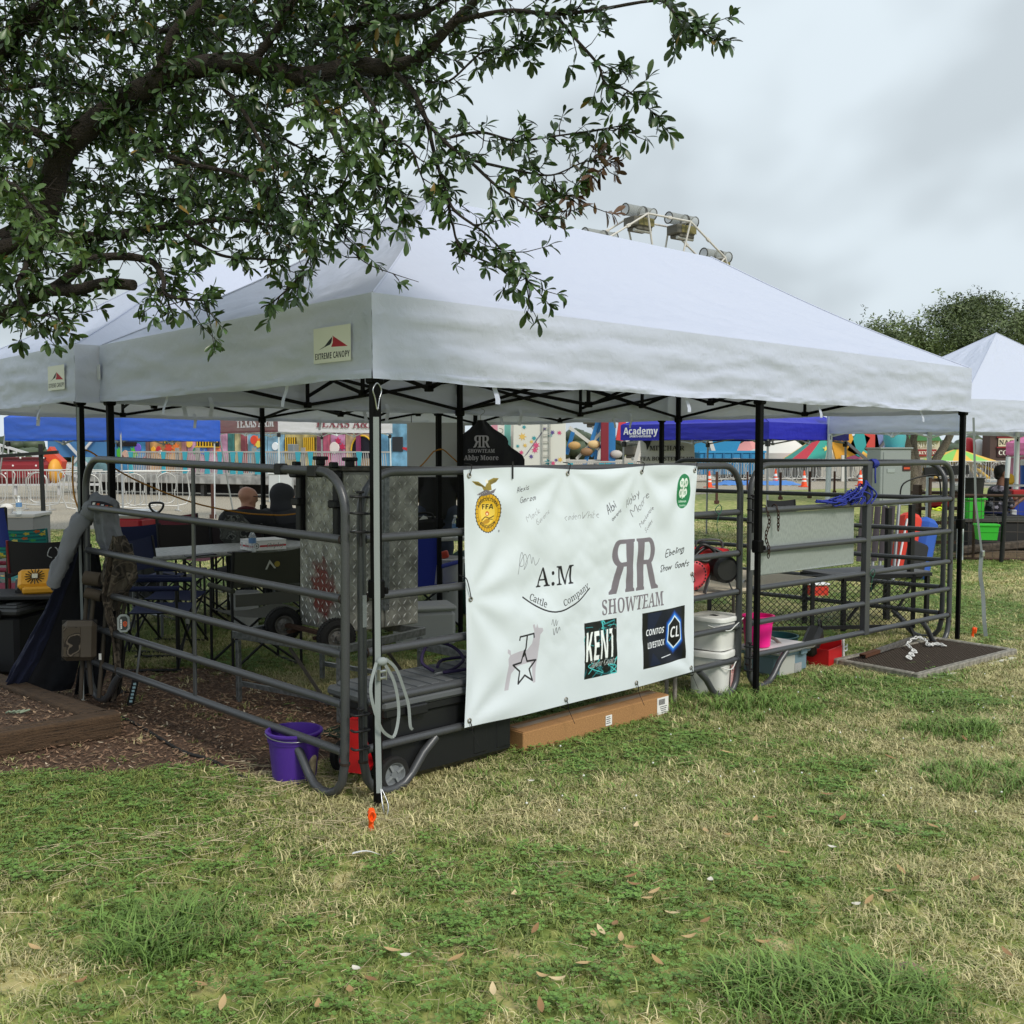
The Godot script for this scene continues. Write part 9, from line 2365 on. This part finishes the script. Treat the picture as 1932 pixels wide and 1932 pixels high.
func ferris_wheel() -> void:
	var c := W(1241, 628, 55.0)
	var h := Vector3(0.80, 0, -0.60)
	var o := thing("ferris_wheel", "white Ferris wheel with caged seats rising behind the nearest tent", "Ferris wheel", Vector3(c.x, 0, c.z), yaw_of(Vector3.ZERO, h))   # local +x along h, +z along a
	var white := mat("c6c2bb", 0.5)
	var cage := mat("8e918d", 0.6)
	cage.transparency = BaseMaterial3D.TRANSPARENCY_ALPHA
	cage.albedo_color.a = 0.62
	var y0 := c.y
	var R := 6.1
	part(o, "hub", MB.new().tube([Vector3(0, y0, -1.0), Vector3(0, y0, 1.0)], 0.35, 12), white)
	for s in [-1.0, 1.0]:
		for x in [-3.4, 3.4]: part(o, "tower_leg", MB.new().bar(Vector3(x, 0, s * 1.6), Vector3(0, y0, s * 1.05), 0.25, 0.25), white)
		part(o, "base_beam", MB.new().bar(Vector3(-4, 0.2, s * 1.6), Vector3(4, 0.2, s * 1.6), 0.3, 0.3), white)
	var pin := func(k: float, z: float) -> Vector3: return Vector3(sin(TAU * k / 12) * R, y0 + cos(TAU * k / 12) * R, z)
	for k in 12:
		var q := k + 0.5
		for z in [-0.8, 0.8]:
			part(o, "spoke", MB.new().tube([Vector3(0, y0, z * 0.6), pin.call(q, z)], 0.055, 6), white)
			part(o, "rim_bar", MB.new().tube([pin.call(q, z), pin.call(q + 1.0, z)], 0.055, 6), white)
			part(o, "rim_joint", MB.new().box((pin.call(q, z) + pin.call(q + 1.0, z)) / 2, Vector3(0.26, 0.16, 0.14), Basis(Vector3.BACK, -TAU * (q + 0.5) / 12), 0.02), white)
		part(o, "seat_axle", MB.new().tube([pin.call(q, -0.85), pin.call(q, 0.85)], 0.06, 8), white)
		var p: Vector3 = pin.call(q, 0.0)
		var seat := part(o, "seat", MB.new().box(p + Vector3(0.1, -0.34, 0), Vector3(1.35, 0.5, 0.9), Basis.IDENTITY, 0.06).box(p + Vector3(0.2, -0.66, 0), Vector3(1.1, 0.2, 0.8), Basis.IDENTITY, 0.05), mat("5d5a50", 0.6))
		part(seat, "painted_panel", MB.new().box(p + Vector3(0.25, -0.32, 0.46), Vector3(1.1, 0.4, 0.03)), mat("9a9154", 0.6, 0.0, "speck", 3.0))
		part(seat, "silver_base", MB.new().tube([p + Vector3(-0.45, -0.78, 0.25), p + Vector3(0.75, -0.78, 0.25)], 0.09, 8), mat("b4b4ae", 0.4, 0.5))
		var lie := Basis(Vector3.BACK, PI / 2)
		var hoop := func(x: float, r: float) -> MB:
			var ps := []
			for e in 14: ps.append(p + Vector3(x, 0.24 + cos(TAU * e / 14) * r, sin(TAU * e / 14) * r))
			return MB.new().tube(ps, 0.035, 5, false, true)
		for e in [[-0.85, 0.35], [0.45, 1.15]]:
			part(seat, "cage", MB.new().lathe([Vector2(0.3, 0.0), Vector2(0.3, e[1] - e[0])], 20, Transform3D(lie, p + Vector3(e[1], 0.24, 0))), cage)
			part(seat, "cage_hoop", hoop.call(e[0], 0.3), mat("4c4c48", 0.6))
			part(seat, "cage_hoop", hoop.call(e[1], 0.3), mat("4c4c48", 0.6))

# ------------------------------------------------------------------ trees
func leaf_mesh() -> ArrayMesh:   # a blunt oak leaf one unit long, folded along its rib
	return MB.new().sheet(2, 6, func(s, t):
		var x: float = (s - 0.5) * 2.0
		var w := 0.18 * pow(sin(PI * clampf(pow(t, 1.55) * 0.93 + 0.025, 0.0, 1.0)), 0.7)
		return Vector3(x * w, absf(x) * w * 0.35 - 0.16 * t * t, -t)).done()

func make_far_tree() -> void:
	var bark := mat("a3978a", 0.95, 0.0, "bark", 1.4, "bark", 3.0)
	var at := G(1728, 946)
	var o := thing("shade_tree", "small multi-stemmed oak with dense crown behind the right tent", "tree", at)
	var stems := [[Vector3(0, 0, 0), Vector3(-0.1, 0.6, 0), Vector3(-0.25, 1.3, 0.1), Vector3(-0.55, 2.2, 0.2), Vector3(-1.2, 3.4, 0.3), Vector3(-2.2, 4.4, 0.3)], [Vector3(0.02, 0.3, 0), Vector3(0.05, 1.1, -0.1), Vector3(-0.05, 2.0, -0.2), Vector3(0.3, 3.2, -0.4), Vector3(0.6, 4.8, -0.5)], [Vector3(0.1, 0.4, 0), Vector3(0.4, 1.0, 0), Vector3(0.85, 1.8, 0.1), Vector3(1.25, 2.6, 0.2), Vector3(2.4, 3.8, 0.3), Vector3(3.6, 4.7, 0.2)]]
	for k in 3:
		var c := curve(stems[k], 4)
		var r := PackedFloat32Array()
		for e in c.size(): r.append(lerpf([0.24, 0.17, 0.17][k], 0.05, float(e) / c.size()))
		part(o, "trunk", MB.new().tube(c, r, 12), bark)
	var xs := []
	var cs := []
	var leafy := StandardMaterial3D.new()
	leafy.vertex_color_use_as_albedo = true
	leafy.roughness = 0.55
	leafy.backlight_enabled = true; leafy.backlight = Color(0.3, 0.3, 0.3)
	var clump := MB.new()
	var lf := leaf_mesh()
	var arr := lf.surface_get_arrays(0)
	for k in 12:
		var xf := Transform3D(Basis.from_euler(Vector3(rng.randf_range(-0.9, 0.9), rng.randf() * TAU, 0)).scaled(Vector3.ONE * rng.randf_range(0.08, 0.13)), Vector3(rng.randfn(), rng.randfn(), rng.randfn()) * 0.07)
		var s := clump.v.size()
		for e in arr[Mesh.ARRAY_VERTEX].size(): clump.vert(xf * arr[Mesh.ARRAY_VERTEX][e], (xf.basis * arr[Mesh.ARRAY_NORMAL][e]).normalized())
		for e in arr[Mesh.ARRAY_INDEX]: clump.ix.append(s + e)
	var lobes := []
	for k in 52:
		var x := rng.randf_range(-4.2, 7.5)
		var dome := 1.0 - pow((x - 3.0) / 7.4, 2.0)
		lobes.append([Vector3(x, 3.5 + rng.randf() * 3.0 * maxf(dome, 0.05), rng.randf_range(-2.6, 2.6)), rng.randf_range(0.6, 1.15), rng.randf_range(0.75, 1.15)])
	for k in 13500:
		var l: Array = lobes[k % lobes.size()]
		var d := Vector3(rng.randfn(), rng.randfn() * 0.8, rng.randfn()).normalized() * (1.0 + 0.35 * maxf(0.0, rng.randfn())) 
		var p: Vector3 = l[0] + d * l[1] * Vector3(1.15, 0.72, 1.0) * pow(rng.randf(), 0.3)
		xs.append(Transform3D(Basis.from_euler(Vector3(rng.randf() * TAU, rng.randf() * TAU, 0)).scaled(Vector3.ONE * rng.randf_range(0.7, 1.3)), p))
		cs.append(Color(0.115, 0.155, 0.055) * l[2] * rng.randf_range(0.6, 1.35))
	many(o, "crown", clump.done(), leafy, xs, cs)
	# distant tree line closing the horizon
	var tl := thing("far_treeline", "dark line of distant trees behind the fair", "tree line", Vector3.ZERO)
	tl.set_meta("kind", "stuff")
	var fx := []
	var fc := []
	var blob := MB.new().ball(Vector3.ZERO, Vector3.ONE, Basis.IDENTITY, 9, 6)
	for i in blob.v.size(): blob.v[i] *= 1.0 + 0.35 * ns.get_noise_3dv(blob.v[i] * 2.3)
	for k in 900:
		var x := rng.randf_range(-150, 170)
		fx.append(Transform3D(Basis.from_euler(Vector3(rng.randf() * TAU, rng.randf() * TAU, 0)).scaled(Vector3(1.6, 1.2, 1.6) * rng.randf_range(0.5, 1.2)), Vector3(x, rng.randf_range(0.5, 3.2) + 1.2 * ns.get_noise_1d(x * 0.06), -150.0 + rng.randf_range(-5, 5))))
		fc.append(Color(0.06, 0.085, 0.045) * rng.randf_range(0.7, 1.3))
	many(tl, "foliage", blob.done(), leafy, fx, fc)

func make_oak() -> void:
	var bark := mat("3f362e", 0.95, 0.0, "bark", 5.0, "bark", 1.6)
	var o := thing("oak_tree", "live oak whose leafy limbs overhang the top left of the scene", "tree", Vector3(-4.3, 0, -5.4))
	var base := o.position
	var leafy := StandardMaterial3D.new()
	leafy.vertex_color_use_as_albedo = true
	leafy.roughness = 0.36
	leafy.backlight_enabled = true; leafy.backlight = Color(0.22, 0.22, 0.22)
	part(o, "trunk", MB.new().tube(curve([Vector3(0, 0, 0), Vector3(0.05, 0.6, 0), Vector3(-0.05, 1.4, 0.05), Vector3(0.1, 2.0, 0.1), Vector3(0.35, 2.5, 0.2)], 5), PackedFloat32Array([0.36, 0.33, 0.30, 0.28, 0.27, 0.26, 0.25, 0.25, 0.24, 0.24, 0.23, 0.23, 0.22, 0.22, 0.21, 0.2, 0.2, 0.19, 0.18, 0.17, 0.16]), 18), bark)
	# limbs: points as seen from the lawn, distance, thickness from and to, how leafy, colour
	var B := [
		[[-330, 560, 5.1], [-120, 500, 5.0], [60, 420, 4.9], [130, 290, 4.8], [205, 205, 4.7], [290, 150, 4.6], [375, 124, 4.55], [470, 128, 4.5], [560, 135, 4.5], [650, 132, 4.45], [735, 128, 4.4], [0.085, 0.042], 1.0, 0],
		[[735, 128, 4.4], [790, 100, 4.3], [835, 62, 4.25], [880, 20, 4.2], [940, -40, 4.1], [0.036, 0.018], 1.0, 0],
		[[735, 130, 4.4], [775, 170, 4.3], [800, 220, 4.25], [838, 262, 4.2], [880, 300, 4.15], [930, 345, 4.1], [975, 382, 4.05], [1020, 408, 4.0], [0.016, 0.004], 0.55, 0],
		[[860, 40, 4.2], [960, 30, 4.1], [1050, 30, 4.0], [1130, 15, 3.95], [1230, 20, 3.9], [1280, 30, 3.85], [1325, 52, 3.8], [0.014, 0.003], 0.75, 0],
		[[1050, 30, 4.0], [1085, 75, 3.95], [1120, 115, 3.95], [1140, 150, 3.95], [1190, 185, 3.9], [1235, 215, 3.9], [0.009, 0.003], 1.0, 0],
		[[838, 262, 4.2], [900, 252, 4.15], [970, 258, 4.1], [1040, 262, 4.05], [1110, 248, 4.0], [1185, 235, 3.95], [0.008, 0.003], 0.8, 0],
		[[880, 300, 4.15], [950, 330, 4.1], [1010, 335, 4.05], [1060, 330, 4.05], [1110, 318, 4.0], [1160, 305, 4.0], [0.008, 0.002], 0.75, 1],
		[[1045, 330, 4.05], [1058, 352, 4.05], [1075, 366, 4.0], [1098, 378, 4.0], [0.004, 0.002], 0.5, 2],
		[[780, 172, 4.35], [808, 235, 4.3], [828, 300, 4.25], [842, 360, 4.2], [875, 405, 4.15], [930, 452, 4.1], [975, 500, 4.05], [1000, 535, 4.0], [0.013, 0.003], 0.75, 0],
		[[842, 360, 4.2], [858, 425, 4.2], [878, 470, 4.15], [920, 495, 4.1], [960, 520, 4.1], [0.008, 0.003], 0.75, 0],
		[[-200, 520, 4.9], [-60, 480, 4.8], [73, 451, 4.7], [150, 449, 4.65], [233, 448, 4.6], [330, 430, 4.55], [430, 412, 4.5], [0.055, 0.012], 1.0, 0],
		[[430, 412, 4.5], [510, 430, 4.45], [580, 462, 4.4], [565, 520, 4.35], [510, 575, 4.3], [0.010, 0.004], 0.42, 0],
		[[-180, 720, 4.7], [-60, 650, 4.65], [0, 596, 4.6], [91, 545, 4.55], [182, 487, 4.5], [273, 489, 4.45], [300, 520, 4.4], [322, 560, 4.35], [395, 568, 4.3], [0.045, 0.004], 0.6, 0],
		[[88, 548, 4.55], [140, 545, 4.5], [190, 533, 4.45], [252, 538, 4.4], [0.034, 0.030], 0.12, 0],
		[[-220, 230, 5.2], [-90, 150, 5.1], [0, 109, 5.0], [50, 55, 4.95], [98, 0, 4.9], [160, -80, 4.8], [0.07, 0.04], 1.0, 0],
		[[130, 290, 4.8], [60, 250, 4.7], [-30, 235, 4.6], [-120, 240, 4.5], [0.03, 0.012], 1.0, 0],
		[[205, 205, 4.7], [265, 262, 4.6], [345, 305, 4.5], [430, 335, 4.45], [525, 365, 4.4], [0.022, 0.006], 1.0, 0],
		[[290, 150, 4.6], [335, 60, 4.6], [385, -20, 4.6], [430, -120, 4.6], [0.03, 0.02], 1.0, 0],
		[[470, 128, 4.5], [520, 60, 4.45], [560, 0, 4.4], [620, -80, 4.4], [0.025, 0.015], 1.0, 0],
		[[560, 135, 4.5], [600, 200, 4.4], [640, 270, 4.3], [690, 325, 4.25], [735, 370, 4.2], [765, 415, 4.2], [0.014, 0.004], 0.5, 0],
		[[375, 124, 4.55], [450, 200, 4.45], [500, 280, 4.4], [540, 335, 4.35], [585, 385, 4.3], [640, 430, 4.25], [0.014, 0.004], 0.7, 0],
		[[640, 450, 4.3], [690, 490, 4.25], [745, 520, 4.2], [790, 532, 4.2], [0.004, 0.0015], 0.12, 0],
		[[650, 132, 4.45], [700, 190, 4.3], [722, 260, 4.25], [705, 320, 4.2], [680, 375, 4.2], [0.012, 0.004], 0.6, 0],
		[[60, 420, 4.9], [40, 490, 4.6], [30, 540, 4.5], [55, 585, 4.4], [110, 590, 4.4], [0.02, 0.005], 1.0, 0],
		[[-60, 330, 4.4], [20, 345, 4.2], [60, 390, 4.15], [110, 440, 4.1], [0.014, 0.004], 0.9, 3],
		[[330, 430, 4.55], [400, 470, 4.5], [470, 490, 4.5], [540, 490, 4.5], [0.012, 0.004], 0.5, 0],
		[[60, 30, 5.4], [220, 60, 5.3], [420, 40, 5.2], [640, 50, 5.1], [800, 20, 5.0], [0.02, 0.008], 0.9, 0],
		[[-40, 180, 5.5], [150, 160, 5.5], [320, 230, 5.4], [480, 240, 5.3], [600, 300, 5.2], [0.02, 0.006], 0.9, 0],
		[[0, 360, 5.5], [160, 350, 5.4], [300, 370, 5.4], [450, 390, 5.3], [560, 430, 5.2], [0.02, 0.006], 1.0, 0],
		[[640, 60, 4.6], [720, 40, 4.5], [800, 20, 4.4], [880, -30, 4.3], [0.02, 0.01], 0.9, 0],
		[[740, 140, 4.4], [800, 150, 4.3], [850, 140, 4.25], [900, 100, 4.2], [960, 85, 4.15], [1000, 70, 4.1], [0.008, 0.003], 0.8, 0],
		[[640, 270, 4.3], [660, 320, 4.2], [640, 380, 4.15], [610, 415, 4.1], [0.007, 0.003], 0.6, 3],
		[[540, 200, 4.2], [580, 180, 4.1], [630, 200, 4.0], [680, 240, 3.95], [0.007, 0.003], 1.0, 3],
		[[720, 260, 4.25], [770, 290, 4.2], [800, 325, 4.15], [806, 360, 4.1], [0.007, 0.003], 0.5, 3]]
	var xs := []
	var cs := []
	var single := []
	var twigs := MB.new()
	var stroke := func(p: Array, r0: float, r1: float) -> PackedFloat32Array:
		var r := PackedFloat32Array()
		for e in p.size(): r.append(0.78 * lerpf(r0, r1, float(e) / (p.size() - 1)) * (1.0 + 0.10 * ns.get_noise_2d(e * 0.7, r0 * 900.0)))
		return r
	var whorl := func(p: Vector3, dir: Vector3, count: int, tone: int, px: float) -> void:
		var d := dir.normalized()
		var s := d.cross(Vector3.UP if absf(d.y) < 0.9 else Vector3.RIGHT).normalized()
		var u := s.cross(d)
		var a0 := rng.randf() * TAU
		for k in count:
			var a := a0 + k * 2.4
			var open := rng.randf_range(0.45, 1.25)
			var ld := (d * cos(open) + (s * cos(a) + u * sin(a)) * sin(open) + Vector3(0, -0.12, 0)).normalized()
			var up := (Vector3.UP * 0.8 + d * 0.4 + Vector3(rng.randfn(), rng.randfn(), rng.randfn()) * 0.35)
			up = (up - ld * up.dot(ld)).normalized()
			var l := rng.randf_range(0.036, 0.066)
			var b := Basis(ld.cross(up) * -1.0, up, -ld)
			var xf := Transform3D(b.scaled_local(Vector3(l * rng.randf_range(0.85, 1.2), l, l)), p - base - d * rng.randf() * 0.035)
			var c := Color(0.046, 0.088, 0.025) * rng.randf_range(0.55, 1.5)
			if tone == 3: c = Color(0.07, 0.125, 0.033) * rng.randf_range(0.7, 1.3)
			if rng.randf() < 0.10: c = Color(0.075, 0.12, 0.03)
			if rng.randf() < 0.012: c = Color(0.24, 0.16, 0.04)
			if tone == 2: c = Color(0.12, 0.065, 0.035) * rng.randf_range(0.6, 1.2)
			xs.append(xf); cs.append(c)
			if tone != 2 and px > 760 and single.size() < 900: single.append(xs.size() - 1)
	for q in B:
		var n: int = q.size() - 3
		var raw := []
		for e in n: raw.append(W(q[e][0], q[e][1], q[e][2]))
		for e in range(1, n - 1): raw[e] += Vector3(rng.randfn(), rng.randfn(), rng.randfn()) * 0.012
		var c := curve(raw, 6)
		var loc := []
		for p in c: loc.append(p - base)
		var rr: Array = q[n]
		part(o, "limb" if rr[0] > 0.012 else "branch", MB.new().tube(loc, stroke.call(loc, rr[0], rr[1]), 12 if rr[0] > 0.02 else 7), bark)
		var dens: float = q[n + 1]
		var total := 0.0
		for e in c.size() - 1: total += c[e].distance_to(c[e + 1])
		var count := int(total / 0.017 * dens)
		for k in count:
			var f := pow(rng.randf(), 0.75 if rr[0] < 0.02 else 1.0)
			var at := f * (c.size() - 1)
			var i := mini(int(at), c.size() - 2)
			var p: Vector3 = c[i].lerp(c[i + 1], at - i)
			var d: Vector3 = (c[i + 1] - c[i]).normalized()
			var px := 966.0 + FOCAL * p.x / -p.z
			var tone: int = q[n + 2]
			if tone == 1: tone = 2 if f > 0.82 else 0
			var td := (d * 0.7 + Vector3(rng.randfn(), rng.randfn() * 0.8 - 0.15, rng.randfn()) * 0.75).normalized()
			var tl := rng.randf_range(0.05, 0.24) * (1.15 if rr[0] > 0.012 else 0.7)
			if px > 740: tl *= 0.72
			if px > 740 and rng.randf() < 0.18: continue
			var mid := p + td * tl * 0.5 + Vector3(0, -0.01, 0)
			var tip := p + td * tl + Vector3(rng.randfn(), rng.randfn(), rng.randfn()) * 0.012
			twigs.tube([p - base, mid - base, tip - base], PackedFloat32Array([0.0028, 0.002, 0.0012]), 4, false)
			whorl.call(tip, td, rng.randi_range(5, 9), tone, px)
			if tl > 0.11: whorl.call(mid, (td + Vector3(rng.randfn(), rng.randfn(), rng.randfn()) * 0.6), rng.randi_range(2, 5), tone, px)
		if dens > 0.3: whorl.call(c[c.size() - 1], c[c.size() - 1] - c[c.size() - 2], 9, 2 if q[n + 2] > 0 and q[n + 2] < 3 else 0, 0.0)
	# the crown over and behind, which shades the tent from above
	for k in 6600:
		var hang := rng.randf()
		var p := W(rng.randf_range(-700, 540), rng.randf_range(-420, 415), rng.randf_range(4.5, 6.4))
		if hang < 0.2: p = W(rng.randf_range(540, 780), rng.randf_range(-420, 190), rng.randf_range(4.4, 5.6))
		if k > 5300: p = Vector3(rng.randf_range(-5.5, -0.6), rng.randf_range(3.4, 5.2), rng.randf_range(-6.6, -3.6))
		if p.y < 2.58 and p.x > -1.9: continue
		if ns.get_noise_3dv(p * 2.2) < -0.12: continue
		var d := Vector3(rng.randfn(), rng.randfn() * 0.6, rng.randfn()).normalized()
		twigs.tube([p - d * 0.14 + Vector3(0, 0.03, 0) - base, p - base], PackedFloat32Array([0.003, 0.0014]), 4, false)
		whorl.call(p, d, rng.randi_range(6, 10), 0, 0.0)
	part(o, "twigs", twigs, bark).set_meta("kind", "stuff")
	# the leaves that show largest are leaves of their own, the rest one mass
	var lf := leaf_mesh()
	var tints := []
	for k in 5:
		var m: StandardMaterial3D = leafy.duplicate()
		m.vertex_color_use_as_albedo = false
		m.albedo_color = (Color(0.046, 0.088, 0.025) * [0.7, 0.9, 1.1, 1.3, 1.6][k]).linear_to_srgb()
		tints.append(m)
	var taken := {}
	var step := maxi(1, single.size() / 295)
	for k in range(0, single.size(), step):
		if taken.size() >= 295: break
		taken[single[k]] = true
		var p := part(o, "leaf", lf, tints[rng.randi() % 5])
		p.transform = xs[single[k]]
	var ys := []
	var ds := []
	for k in xs.size():
		if not taken.has(k):
			ys.append(xs[k]); ds.append(cs[k])
	print("leaves ", xs.size())
	many(o, "foliage", lf, leafy, ys, ds)
